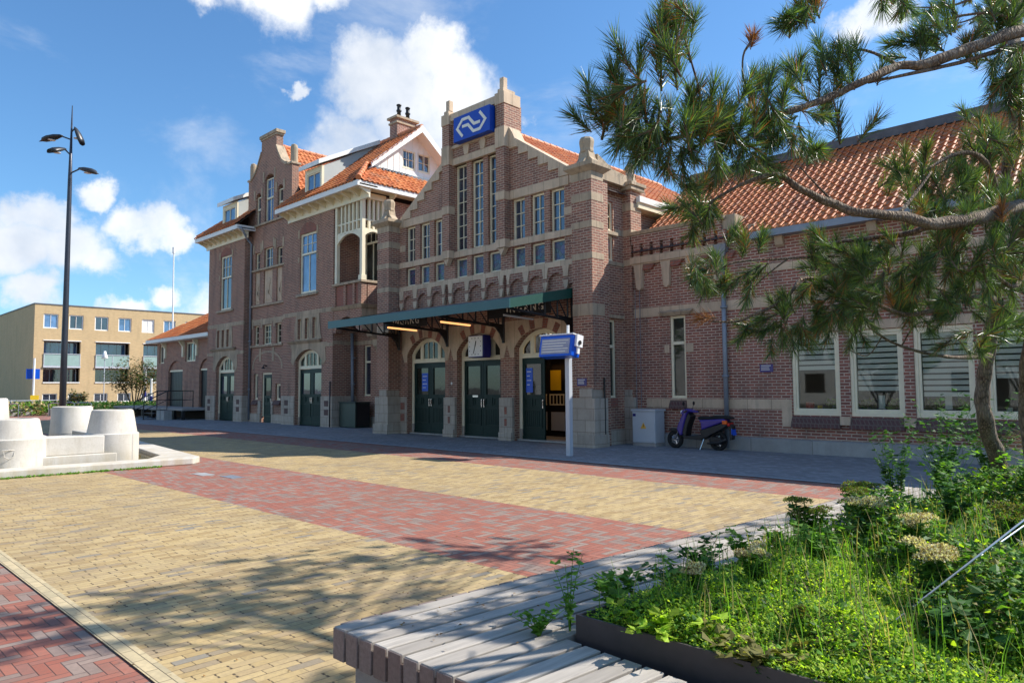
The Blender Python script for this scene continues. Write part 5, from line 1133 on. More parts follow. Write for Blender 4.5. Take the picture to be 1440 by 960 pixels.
# ------------------------------------------------------------------ street lamp
lx, ly = -25.34, 6.09
lp = thing('street_lamp', 'tall slender dark grey street lamp with four leaf-shaped spotlights behind fountain', 'street lamp', (lx, ly, 0))
b = MB(); b.tube([(lx, ly, 0), (lx, ly, 3), (lx, ly, 8.2), (lx, ly, 10.6)], [.10, .09, .06, .012], 18); b.build('pole', 'lamp_grey', lp, True)
b = MB(); b.lathe([(.17, 0), (.17, .06), (.12, .10)], (lx, ly, 0), 18); b.build('base', 'lamp_grey', lp)
def head(z, az, tilt, L=.62, off=.32):
    d = Vector((cos(az), sin(az), 0)); side = Vector((-sin(az), cos(az), 0)); p = Vector((lx, ly, z)); q = p+d*off+Vector((0, 0, .12)); b = MB(); b.tube([p, q], .022, 8)
    arm = b.build('arm', 'lamp_black', lp); b = MB(); ax = (d*cos(tilt)+Vector((0, 0, sin(tilt)))); upv = side.cross(ax)*-1
    if upv.z < 0: upv = -upv
    pts = []; rad = []
    prof = [(-.05, .02), (.02, .08), (.2, .14), (.42, .16), (.55, .13), (L, .05), (L+.1, .008)]
    vs = []; fs = []; n = 12
    for t_, r in prof:
        for k in range(n): a = 2*pi*k/n; h = sin(a)*r*(.75 if sin(a) > 0 else .28); vs.append(q+ax*t_+side*(cos(a)*r)+upv*h)
    for i in range(len(prof)-1):
        for k in range(n): fs.append((i*n+k, i*n+(k+1) % n, (i+1)*n+(k+1) % n, (i+1)*n+k))
    fs += [tuple(range(n))[::-1], tuple((len(prof)-1)*n+k for k in range(n))]
    b.add(vs, fs); h = b.build('spotlight', 'lamp_black', lp, True); b = MB(); c = q+ax*.32-upv*.047; b.prism([(c.x+.11*cos(t2), c.y+.11*sin(t2)) for t2 in [i*pi/6 for i in range(12)]], c.z-.012, c.z-.002, 'Z'); b.build('lens', 'white_sign', h)
vr = Vector((rt.x, rt.y)); az_r = atan2(rt.y, rt.x)
head(9.50, az_r+pi, radians(-14)); head(8.42, az_r-.15, radians(-16)); head(9.75, az_r+.15, radians(-68), .5, .10); head(9.0, az_r-1.9, radians(-25), .45, .2)

# ------------------------------------------------------------------ fountain
fo = thing('fountain', 'white stone fountain of linked tapering drums standing in a shallow pool', 'fountain', (-18.5, 4.5, 0))
b = MB(); kx0, kx1, ky0, ky1 = -23.6, -15.72, -1.5, 6.5
b.prism([(kx0, ky0), (kx1-.35, ky0), (kx1, ky1-.25), (kx1-.25, ky1), (kx0, ky1+1.0)], 0, .15, 'Z', [[(kx0+.5, ky0+.5), (kx1-.85, ky0+.5), (kx1-.52, ky1-1.0), (kx1-1.2, ky1-.5), (kx0+.5, ky1+.4)]])
b.build('pool_kerb', 'fountain_stone', fo, bevel=.025)
b = MB(); b.prism([(kx0+.3, ky0+.3), (kx1-.6, ky0+.3), (kx1-.35, ky1-.6), (kx1-.9, ky1-.3), (kx0+.3, ky1+.6)], .02, .07, 'Z'); b.build('pool_water', 'pool_water', fo)
def drum(x, y, zt, zm, r0=.55, r1=.46, rt_=.39, low=.02):
    b = MB()
    if zm > low: b.lathe([(r0, low), (r0, zm-.015), (r0-.02, zm)], (x, y, 0), 48)
    b.lathe([(r1+.03, zm-.01), (r1+.02, zm+.02), (rt_+.02, zt-.05), (rt_+.005, zt-.015), (rt_-.02, zt), (rt_-.09, zt+.001), (rt_-.10, zt-.10)], (x, y, 0), 48)
    return b.build('drum', 'fountain_stone', fo, True)
for o in (drum(-16.95, 3.22, 1.06, .68, .62, .50, .44), drum(-17.05, 5.05, 1.19, .69, .52, .46, .385), drum(-21.1, 5.3, 1.20, .55, .5, .47, .44), drum(-21.5, 3.52, 1.43, .60, .6, .50, .44)):
    m = o.modifiers.new('edges', 'EDGE_SPLIT'); m.split_angle = radians(35)
b = MB(); b.box(-17.25, -16.60, 3.4, 4.78, .30, .67); b.box(-17.3, -16.52, 3.3, 5.0, .03, .30); b.box(-17.6, -16.60, 4.95, 5.35, .03, .685)
b.hexa([(-19.2, 3.2, .3), (-17.0, 3.2, .3), (-17.0, 4.0, .3), (-19.2, 4.0, .3)], [(-19.2, 3.2, .72), (-17.0, 3.4, .66), (-17.0, 3.9, .66), (-19.2, 4.0, .72)])
b.hexa([(-19.5, 4.9, .1), (-17.2, 4.8, .1), (-17.2, 5.35, .1), (-19.5, 5.5, .1)], [(-19.5, 4.9, .66), (-17.2, 4.8, .66), (-17.2, 5.35, .66), (-19.5, 5.5, .66)])
b.build('linking_wall', 'fountain_stone', fo, bevel=.02)
b = MB(); c = (-16.345, 3.06, .42)
b.tube([(c[0], c[1]-.10, .48), (c[0]+.02, c[1], .49), (c[0], c[1]+.12, .48)], .01, 6)
b.tube([(c[0]+.01, c[1]-.08, .46), (c[0]+.02, c[1]-.06, .36), (c[0]+.02, c[1]+.01, .32), (c[0]+.02, c[1]+.08, .36), (c[0]+.01, c[1]+.10, .46)], .008, 6); b.build('carved_mark', 'fountain_stone', fo)

# ------------------------------------------------------------------ street furniture far left
mt_ = thing('antenna_mast', 'thin white mast rising behind the goods shed roof', 'mast', (-62.6, 23.03, 0)); b = MB(); b.tube([(-62.6, 23.03, 0), (-61.83-.7, 22.9, 13.2)], [.09, .05], 8); b.tube([(-62.53, 22.9, 13.2), (-62.53, 22.9, 13.7)], .12, 8); b.build('pole', 'white_sign', mt_)
bs = thing('bus_stop_sign', 'blue bus stop flag on white post at the far left', 'sign', (-59.1, 12.38, 0)); b = MB(); b.tube([(-59.1, 12.38, 0), (-59.0, 12.38, 3.9)], .07, 8); b.build('post', 'white_sign', bs)
b = MB(); b.hexa([(-59.2, 11.95, 2.45), (-59.1, 12.75, 2.45), (-59.15, 12.76, 2.45), (-59.25, 11.96, 2.45)], [(-59.2, 11.95, 3.15), (-59.1, 12.75, 3.15), (-59.15, 12.76, 3.15), (-59.25, 11.96, 3.15)]); b.build('flag', 'sign_blue2', bs)
b = MB(); b.hexa([(-59.0, 12.2, .9), (-58.95, 12.7, .9), (-59.0, 12.72, .9), (-59.05, 12.22, .9)], [(-59.0, 12.2, 1.3), (-58.95, 12.7, 1.3), (-59.0, 12.72, 1.3), (-59.05, 12.22, 1.3)]); b.build('timetable', 'yellow', bs)
for (x, y, h, lab) in ((-55.6, 18.57, 3.2, 'white post with dark band in front of the shrubby tree'), (-52.4, 17.9, 2.4, 'short white post beside the goods shed')):
    p = thing('marker_post', lab, 'post', (x, y, 0)); b = MB(); b.tube([(x, y, 0), (x, y, h)], .08, 8); b.build('shaft', 'white_sign', p); b = MB(); b.tube([(x, y, h*.35), (x, y, h*.5)], .085, 8); b.build('band', 'navy', p)
al = thing('globe_lantern', 'small white bell-shaped lantern on a pole before the apartment block', 'lamp', (-58.2, 16.6, 0)); b = MB(); b.tube([(-58.2, 16.6, 0), (-58.2, 16.6, 3.9)], .03, 8); b.build('pole', 'light_grey', al); b = MB(); b.lathe([(.07, 4.5), (.12, 4.3), (.22, 4.0), (.20, 3.95)], (-58.2, 16.6, 0), 14); b.build('shade', 'white_sign', al, True)
rack = []
for i, (x, y) in enumerate(((-51.3, 11.6), (-52.6, 12.4), (-51.6, 9.2), (-50.9, 12.9))):
    b = MB(); b.tube([(x, y, 0), (x, y, .78), (x+.1, y+.12, .85), (x+.3, y+.7, .85), (x+.4, y+.82, .78), (x+.4, y+.82, 0)], .03, 8)
    tag(b.build('bike_stand', 'chrome'), ['steel hoop bike stand left of the lamp pole', 'steel hoop bike stand furthest from the fountain', 'steel hoop bike stand at the left edge near the bus stop flag', 'steel hoop bike stand directly beside the lamp pole'][i], 'bike stand', 'steel hoops by the planting bed')
for i, (x, y, l) in enumerate(((-54.9, 9.0, 2.4), (-54.0, 12.2, 2.0))): tag(MB().box(x, x+.5, y, y+l, 0, .45).build('concrete_planter', 'base_stone', bevel=.02), ['low concrete block at the left edge below the grasses', 'low concrete block below the bus stop flag'][i], 'concrete block')

# ------------------------------------------------------------------ foliage helpers
def blades(mb, n, pos, size, tints=(0, 1), mis=(0,), up=.5):
    """n leaf faces; pos() -> point; size range"""
    for _ in range(n):
        p = Vector(pos()); s = R(*size); a = R(0, 2*pi); d = Vector((cos(a), sin(a), R(-.4, up))).normalized(); w = d.cross(Vector((R(-.4, .4), R(-.4, .4), 1))).normalized()*s*.38
        mb.cur = random.choice(mis); mb.tint = R(*tints); nrm = d.cross(w).normalized()*s*.12
        mb.add([p, p+d*s*.5+w+nrm, p+d*s, p+d*s*.5-w+nrm], [(0, 1, 2, 3)])
def blob(c, r): 
    def f():
        while True:
            v = Vector((R(-1, 1), R(-1, 1), R(-1, 1)))
            if .25 < v.length < 1: return (c[0]+v.x*r[0], c[1]+v.y*r[1], c[2]+v.z*r[2])
    return f
def shrub_tree(x, y, h, w, lab, cat='tree', mats=('leaf_far', 'leaf_rust'), n=2600, leafs=(.10, .2), group=None):
    t_ = thing('small_tree', lab, cat, (x, y, 0), group); k = MB(); ends = []
    for i in range(7):
        a = i*.9+R(0, .4); L = R(.6, 1.); p1 = Vector((x+cos(a)*w*.15, y+sin(a)*w*.15, h*.35)); p2 = Vector((x+cos(a)*w*.38*L, y+sin(a)*w*.38*L, h*(.55+.35*R(0, 1)))); k.tube([(x, y, 0), p1, p2], [.07, .045, .015], 6); ends += [p2, (p1+p2)/2]
    k.build('trunk', 'bark', t_); m = MB()
    for e_ in ends: rr = R(.14, .26)*w; blades(m, n//len(ends), blob(e_, (rr, rr, rr*.8)), leafs, (0, 1), (0, 0, 0, 1))
    m.build('crown', list(mats), t_); return t_
shrub_tree(-53.9, 17.35, 3.8, 3.6, 'loose brown-green small tree in front of the apartment block', n=3600)
shrub_tree(-56.9, 14.6, 1.9, 1.6, 'small leafy shrub left of the lamp pole before the flats', 'shrub', n=700)
shrub_tree(-60.5, 9.4, 3.0, 2.0, 'rusty-leaved small tree at the left picture edge', n=900)
def bed(name, x0, x1, y0_, y1_, h, n, mats, lab, leafs=(.12, .3), up=2.2):
    m = MB(); blades(m, n, lambda: (R(x0, x1), R(y0_, y1_), R(0, h)), leafs, (0, 1), tuple(range(len(mats))), up); o = m.build(name, list(mats)); tag(o, lab, name.replace('_', ' '), kind='stuff'); return o
bed('ornamental_grass', -57.5, -54.0, 8.0, 14.6, .8, 2600, ('leaf_far', 'grass_dry', 'leaf_mid'), 'mixed tall grasses in the bed below the apartment block')
hg = MB(); hg.box(-53.9, -51.0, 13.6, 19.6, 0, .42); blades(hg, 5000, lambda: (R(-54.1, -50.8), R(13.4, 19.8), R(.15, .85)), (.08, .2), (0, 1), (0,), .9); hg.build('hedge', ['leaf_dark']); tag(bpy.data.objects['hedge'], 'low dark green hedge running before the apartment block', 'hedge')
fc = thing('mesh_fence', 'low grey rail fence behind the grasses at the far left', 'fence', (-58, 10, 0))
for i in range(9): b = MB(); y = 5.5+i*1.1; b.box(-58.4, -58.34, y-.03, y+.03, 0, 1.0); b.build('post', 'light_grey', fc)
b = MB(); b.box(-58.39, -58.35, 5.5, 14.3, .93, .98); b.box(-58.39, -58.35, 5.5, 14.3, .5, .54); b.build('rail', 'light_grey', fc)

# ------------------------------------------------------------------ timber bench round the planting bed
bench = thing('timber_bench', 'long weathered timber deck bench on concrete base around the planting bed', 'bench', (-2.6, 4.0, 0))
ZB = .45; A0 = Vector((-3.11, 1.93)); A1 = Vector((-2.66, 8.93)); pw = .092; gap = .020
d = MB(); bd = MB(); dirl = (A1-A0).normalized(); nrm = Vector((dirl.y, -dirl.x))
k = 0; W_ = 6.4; n = int(W_/(pw+gap))
def cut(i0):  # side plank rows: distance from the outer edge
    return i0*(pw+gap)
for i in range(n):
    o0 = cut(i); x0 = A0+nrm*o0; d.tint = random.random(); z = ZB+R(-.002, .002)
    inside = o0 > .86
    segs_ = [(0, 7.05)] if not inside else [(0, .70), (6.30, 7.05)]
    for (s0, s1) in segs_:
        s0_ = s0-(x0.y-A0.y if s0 == 0 else 0)/dirl.y
        # split long planks into lengths
        cuts = [s0_]+([s for s in (2.4+R(-.6, .6), 4.7+R(-.6, .6)) if s < s1-.5] if s1-s0 > 2 else [])+[s1]
        for c0, c1 in zip(cuts, cuts[1:]):
            d.tint = random.random(); g_ = .002
            p = [x0+dirl*(c0+g_), x0+nrm*pw+dirl*(c0+g_), x0+nrm*pw+dirl*(c1-g_), x0+dirl*(c1-g_)]
            if c0 == s0_ and s0 == 0: p[0] = Vector((p[0].x, A0.y)); p[1] = Vector((p[1].x, A0.y))
            d.hexa([(q.x, q.y, z-.04) for q in p], [(q.x, q.y, z) for q in p])
    bd.tint = random.random(); bd.box(x0.x, x0.x+pw, A0.y-.006, A0.y+.035, .30, ZB-.004+R(-.003, 0))
top = d.build('deck_planks', 'deck_wood', bench, bevel=.004)
for i in range(60):
    p = A0+dirl*(.05+i*.115); bd.tint = random.random(); q = p+dirl*.1
    bd.hexa([(p.x-.03, p.y, .30), (p.x, p.y, .30), (q.x, q.y, .30), (q.x-.03, q.y, .30)], [(p.x-.03, p.y, ZB-.005), (p.x, p.y, ZB-.005), (q.x, q.y, ZB-.005), (q.x-.03, q.y, ZB-.005)])
bd.build('edge_boards', 'board_wood', bench, bevel=.003)
b = MB(); b.prism([(-3.06, 2.02), (3.4, 2.02), (3.4, 2.45), (-2.2, 2.45), (-1.75, 8.4), (3.4, 8.4), (3.4, 8.85), (-2.6, 8.85)], 0, .39, 'Z'); b.build('concrete_base', 'concrete', bench)
pe = thing('steel_planter', 'dark steel edging plate around the green planting bed', 'planter', (-1, 5, 0))
b = MB(); q_ = [(-2.16, 2.62), (3.2, 2.62), (3.2, 8.25), (-1.78, 8.25)]; b.prism(q_, .38, .55, 'Z', [[(-2.145, 2.632), (3.19, 2.632), (3.19, 8.238), (-1.768, 8.238)]]); b.build('edging', 'corten', pe)
b = MB(); b.prism([(-2.14, 2.64), (3.18, 2.64), (3.18, 8.23), (-1.77, 8.23)], .3, .50, 'Z'); b.build('soil', 'soil', pe)

for i, (x, y, m_) in enumerate(((-14.0, 5.55, 'kerb'), (-13.2, 5.75, 'zinc'))): tag(MB().box(x, x+.5, y, y+.24, 0, .006).build('drain_cover', m_), ['pale square access cover set in the red paving band', 'dark iron drain grate set in the red paving band'][i], 'drain cover')
m = MB()
for _ in range(420):
    if R(0, 1) < .5: x, y, z = R(-6, -2.9), R(1.2, 8), .004
    else: y = R(2.0, 8.6); x = -3.05+(y-1.93)*.064+R(0, .8); z = .456
    a = R(0, 6.28); s = R(.008, .022); m.tint = R(0, 1); m.add([(x, y, z), (x+s*cos(a), y+s*sin(a), z+R(0, .006)), (x+s*cos(a+1.2), y+s*sin(a+1.2), z+R(0, .006))], [(0, 1, 2)])
tag(m.build('leaf_litter', 'leaf_rust'), 'tiny fallen brown leaves scattered on paving and deck', 'leaf litter', kind='stuff')
# planting -----------------------------------------------------------
def xl_(y): return -2.14+(y-2.64)*.065
def hgt(x, y):
    d = min(1, max(0, min((y-2.62)/.45, (x-xl_(y))/.40)))
    return .525+d*(.10+.05*sin(x*3.1+1)*sin(y*2.3)+.035*sin(x*7+y*5))
m = MB()   # bright stonecrop carpet
def carpet():
    while True:
        y = 2.635+abs(random.gauss(0, 1.5)); x = xl_(y)+.02+random.random()*(2.1+(y-2.6)*.2)
        if y < 8.1 and x < 3: 
            k = sin(x*2.2+y*1.3)+sin(y*3.1-x*1.7)
            if y < 5.2 or k > -.4: return (x, y, (hgt(x, y)-.03 if min(y-2.62, x-xl_(y)) > .3 or R(0, 1) < .5 else R(.5, hgt(x, y)))+R(0, 1)**.6*(.05+.05*(.5+.5*sin(x*9+y*4))*(.5+.5*sin(y*11-x*5))))
blades(m, 80000, carpet, (.008, .02), (.2, 1), (0, 0, 1, 2), 1.6); blades(m, 16000, carpet, (.018, .04), (0, .8), (0, 2, 3), .8)
tag(m.build('ground_cover', ['leaf_bright', 'leaf_lime', 'leaf_mid', 'leaf_dark']), 'bright yellow-green stonecrop carpet filling the planting bed', 'ground cover', kind='stuff')
m = MB()   # mixed leafy herbs, darker and taller towards the back
def herbs():
    while True:
        y = R(2.68, 8.15); x = xl_(y)+.03+random.random()*(2.1+(y-2.6)*.2)
        if x > 3: continue
        k = sin(x*1.9+y*2.1+.6)+sin(y*1.7-x*2.9)
        if k > .5 or y > 4.3 or x < xl_(y)+.22:
            top_ = .05+.09*max(0, k)+.05*(y-2.9)*(.6+.4*sin(x*5+y*3)); top_ = max(.04, min(top_, .36))
            if x < xl_(y)+.25: top_ *= .7
            return (x, y, hgt(x, y)-.02+R(0, 1)**.7*top_)
blades(m, 46000, herbs, (.014, .044), (0, 1), (0, 1, 1, 2, 2, 3), 1.1); blades(m, 7000, herbs, (.04, .085), (0, 1), (1, 2, 2), .5)
tag(m.build('leafy_herbs', ['leaf_bright', 'leaf_mid', 'leaf_dark', 'leaf_olive']), 'mixed dark leafy herbs spread over the planting bed', 'herbs', kind='stuff')
m = MB()
for _ in range(2600):
    y = R(2.7, 8); x = xl_(y)+R(0, 1.7); z = hgt(x, y); h = R(.10, .34); a = R(0, 6.3); l = R(.02, .14); w = .002
    m.tint = R(0, 1); m.cur = random.choice((0, 0, 1)); p0 = Vector((x, y, z-.05)); p1 = p0+Vector((cos(a)*l*.4, sin(a)*l*.4, h*.6)); p2 = p0+Vector((cos(a)*l, sin(a)*l, h)); s_ = Vector((-sin(a), cos(a), 0))*w
    m.add([p0-s_, p0+s_, p1+s_, p1-s_, p2], [(0, 1, 2, 3), (3, 2, 4)])
tag(m.build('grass_blades', ['leaf_mid', 'grass_dry']), 'thin green and straw grass blades among the herbs', 'grass', kind='stuff')
def sedum(x, y, s, lab, fm='flower_pale', n=7, grp='flat-headed stonecrop plants'):
    z = hgt(x, y)-.04; t_ = thing('stonecrop_plant', lab, 'plant', (x, y, z), grp); st_ = MB(); lf = MB(); fl = MB()
    for i in range(n):
        a = i*2*pi/n+R(-.3, .3); r = s*R(.1, .42)*(1 if i else 0); h = s*R(.8, 1.15); h *= .95; p = Vector((x+cos(a)*r, y+sin(a)*r, z+h)); st_.tube([(x+cos(a)*r*.3, y+sin(a)*r*.3, z-.05), p], .004, 5)
        for q in range(60): f = R(.0, .95); a3 = R(0, 6.28); c = Vector((x+cos(a)*r*f+cos(a3)*s*.16*R(0, 1), y+sin(a)*r*f+sin(a3)*s*.16*R(0, 1), z+h*f)); blades(lf, 1, lambda: c, (s*.12, s*.24), (0, 1), (0, 1), .5)
        for q in range(330):
            a2 = R(0, 6.28); rr = s*.21*sqrt(R(0, 1)); c = p+Vector((cos(a2)*rr, sin(a2)*rr, -1.6*rr*rr/s+.02+R(-.03, .03)*s)); blades(fl, 1, lambda: c, (.006, .016), (0, 1), (0, 0, 0, 1), 2.5)
    st_.build('stems', 'leaf_mid', t_); lf.build('leaves', ['leaf_dark', 'leaf_mid'], t_); fl.build('flower_heads', [fm, 'flower_rust' if fm == 'flower_pale' else 'leaf_mid'], t_)
for a_ in ((-1.66, 3.42, .17, 'pale stonecrop flowering low near the front steel edging', 'flower_pale', 6), (-.98, 3.85, .26, 'large cream-flowered stonecrop right of centre under the steel cable', 'flower_pale', 8), (-1.18, 4.35, .26, 'cream-flowered stonecrop just behind the largest one', 'flower_pale', 6),
           (-2.02, 4.95, .30, 'olive-budded stonecrop clump leaning over the deck planks', 'leaf_olive', 9), (-1.80, 5.35, .30, 'tall olive stonecrop clump in the middle of the bed', 'leaf_olive', 8), (-1.62, 5.0, .28, 'pale-topped stonecrop between the olive clumps', 'flower_pale', 6),
           (-2.0, 5.9, .34, 'rounded olive stonecrop nearest the far deck planks', 'leaf_olive', 7), (-.85, 5.0, .25, 'yellow-olive stonecrop below the pine trunk', 'leaf_olive', 6), (-.6, 4.3, .24, 'olive stonecrop at the right picture edge', 'leaf_olive', 6), (-1.25, 2.95, .12, 'tiny rusty stonecrop at the foot of the steel cable', 'leaf_olive', 4)):
    sedum(*a_)
sedum(-1.78, 3.05, .14, 'small pale dried stonecrop just inside the front corner', 'flower_pale', 8)
def weed(x, y, z, h, n, spread, lab, lm='leaf_dark', ls=(.03, .06)):
    t_ = thing('leafy_weed', lab, 'plant', (x, y, z)); st_ = MB(); lf = MB()
    for i in range(n):
        a = R(0, 6.28); sp = R(.2, 1)*spread; hh = h*R(.6, 1.1); pts = [Vector((x, y, z-.02))+Vector((cos(a)*sp*f*f, sin(a)*sp*f*f, hh*f)) for f in (0, .35, .7, 1)]; st_.tube(pts, [.004, .003, .002, .001], 5)
        for q in range(22): f = R(.15, 1.); c = Vector((x, y, z))+Vector((cos(a)*sp*f*f, sin(a)*sp*f*f, hh*f)); blades(lf, 1, lambda: c, ls, (0, 1), (0, ), .6)
    st_.build('stems', 'leaf_mid', t_); lf.build('leaves', lm, t_)
weed(-2.23, 2.66, .45, .36, 4, .14, 'spindly green weed growing over the corner of the steel edging', 'leaf_mid', (.025, .05)); weed(-2.30, 2.52, .452, .12, 7, .22, 'low weed sprawling on the sunny deck planks', 'leaf_mid', (.02, .045))
weed(-2.12, 3.7, .52, .22, 12, .22, 'leafy weed mound beside the deck halfway along', 'leaf_dark', (.03, .06))
weed(-2.0, 6.7, .5, .75, 9, .28, 'tall dark-leaved stems standing at the back of the bed', 'leaf_dark', (.04, .075)); weed(-1.75, 7.2, .5, .95, 22, .5, 'bushy dark shrub left of the pine trunk', 'leaf_dark', (.04, .08)); weed(-1.5, 6.4, .5, .6, 22, .5, 'mid-green bush in front of the pine trunk', 'leaf_mid', (.035, .07)); weed(-2.2, 7.6, .5, .7, 8, .3, 'wispy stems at the far end of the deck', 'leaf_dark', (.035, .06))
for wx, wy, wh, wl, wm in ((-2.18, 3.0, .17, 'leafy mound spilling over the left corner of the steel edging', 'leaf_mid'), (-2.06, 3.35, .20, 'dark leafy mound just behind the corner mound', 'leaf_dark'), (-2.1, 4.2, .22, 'broad-leaved weed hanging over the deck planks halfway', 'leaf_mid'), (-1.75, 2.72, .13, 'low green tuft hanging over the front steel edging', 'leaf_bright'), (-1.35, 2.7, .12, 'second low tuft on the front edging nearer the right', 'leaf_olive'), (-1.9, 4.3, .24, 'low leafy clump between deck edge and pale stonecrops', 'leaf_mid'), (-1.3, 5.6, .42, 'broad dark herb clump in the middle right of the bed', 'leaf_dark'), (-.75, 5.9, .5, 'rusty-stemmed bush at the foot of the pine trunk', 'leaf_olive'), (-1.55, 3.9, .22, 'round mid-green clump behind the bright carpet', 'leaf_mid'), (-.85, 3.35, .24, 'glossy leafy clump under the rising steel cable', 'leaf_dark'), (-1.0, 6.7, .55, 'upright green bush right of the tall dark stems', 'leaf_mid')):
    weed(wx, wy, hgt(wx, wy)-.05, wh, 16, .26, wl, wm, (.03, .07))
weed(-1.5, 7.8, .5, 1.0, 20, .45, 'dark shrub behind the pine trunk base', 'leaf_dark', (.04, .08))
m = MB()
for i in range(260):
    x, y = random.gauss(-.95, .10), random.gauss(7.6, .10); a = R(0, 6.28); L = R(.5, .9); pts = []
    m.tint = R(0, 1); p0 = Vector((x, y, .48)); p1 = p0+Vector((cos(a)*.12, sin(a)*.12, L*.7)); p2 = p0+Vector((cos(a)*.42, sin(a)*.42, L*.85)); s_ = Vector((-sin(a), cos(a), 0))*.004; m.add([p0-s_, p0+s_, p1+s_, p1-s_, p2], [(0, 1, 2, 3), (3, 2, 4)])
tag(m.build('tuft_grass', 'grass_dry'), 'straw-coloured grass tuft right of the pine trunk base', 'grass tuft')
m = MB()
for _ in range(500): y = R(2.3, 5.6); x = -15.95+(y-2.3)*.05+R(-.02, .16); blades(m, 2, lambda: (x, y, .01), (.02, .06), (0, 1), (0,), 1.5)
tag(m.build('paving_weeds', 'leaf_mid'), 'small weeds in the joints along the fountain kerb', 'weeds', kind='stuff')

# ------------------------------------------------------------------ pines
PINE_A=[[(-1.21,7.33,0.39,0.105),(-1.31,7.19,0.94,0.095),(-1.35,6.97,1.31,0.088),(-1.35,6.95,1.60,0.082),(-1.27,6.86,1.94,0.078),(-1.18,6.64,2.27,0.070),(-1.08,6.28,2.60,0.062),(-0.98,6.05,3.07,0.050),(-0.89,5.96,3.54,0.035)],
[(-1.13,6.53,2.36,0.050),(-0.77,5.32,2.65,0.042),(-0.85,4.55,2.51,0.036),(-0.98,4.15,2.43,0.030),(-1.09,3.90,2.45,0.026),(-1.19,3.67,2.44,0.022),(-1.27,3.58,2.48,0.021),(-1.35,3.36,2.53,0.018),(-1.43,3.28,2.60,0.015),(-1.56,3.15,2.55,0.008),(-1.72,3.01,2.42,0.005)],
[(-0.98,4.15,2.43,0.022),(-1.12,4.16,2.40,0.014),(-1.28,4.14,2.40,0.012),(-1.48,4.08,2.39,0.010),(-1.57,4.00,2.34,0.006)],
[(-1.27,3.58,2.48,0.008),(-1.33,3.52,2.57,0.005),(-1.39,3.45,2.67,0.003)],
[(-1.18,6.64,2.27,0.035),(-1.22,5.76,2.20,0.020),(-1.25,5.18,2.08,0.017),(-1.36,4.93,2.04,0.014),(-1.47,4.68,2.11,0.012),(-1.57,4.43,2.20,0.010),(-1.68,4.19,2.23,0.010),(-1.70,4.03,2.13,0.009),(-1.78,3.96,2.05,0.009),(-1.81,3.80,2.00,0.008),(-1.88,3.74,1.96,0.007),(-1.99,3.63,1.96,0.005)],
[(-1.28,6.85,1.83,0.030),(-1.35,6.23,1.80,0.014),(-1.45,5.85,1.82,0.012),(-1.54,5.48,1.87,0.010),(-1.60,5.27,1.93,0.008),(-1.68,5.18,2.02,0.005)],
[(-1.45,4.12,2.32,0.008),(-1.66,3.92,2.31,0.006),(-1.87,3.71,2.29,0.005),(-1.96,3.63,2.23,0.003)],
[(-1.66,3.92,2.31,0.005),(-1.75,3.84,2.22,0.004),(-1.80,3.80,2.16,0.003)],
[(-1.09,3.90,2.45,0.010),(-1.04,4.08,2.60,0.008),(-1.01,4.24,2.73,0.005)],
[(-1.00,6.06,2.81,0.030),(-0.97,5.37,3.02,0.020),(-1.04,5.02,3.02,0.012),(-1.17,4.76,2.88,0.008)],
[(-1.08,6.28,2.60,0.030),(-0.78,5.59,2.56,0.020),(-0.75,4.82,2.15,0.012),(-0.84,4.59,2.22,0.008),(-0.95,4.48,2.26,0.006)],
[(-1.22,5.76,2.20,0.012),(-1.31,5.38,2.25,0.009),(-1.45,5.12,2.21,0.006)],
[(-1.70,4.03,2.13,0.006),(-1.71,4.03,2.02,0.005),(-1.75,4.01,1.89,0.004)],
[(-1.54,5.48,1.87,0.006),(-1.42,5.44,2.02,0.005),(-1.28,5.57,2.04,0.004),(-1.45,5.40,2.14,0.003)],
[(-1.60,5.27,1.93,0.005),(-1.68,5.21,1.80,0.004),(-1.78,5.10,1.85,0.003)]]
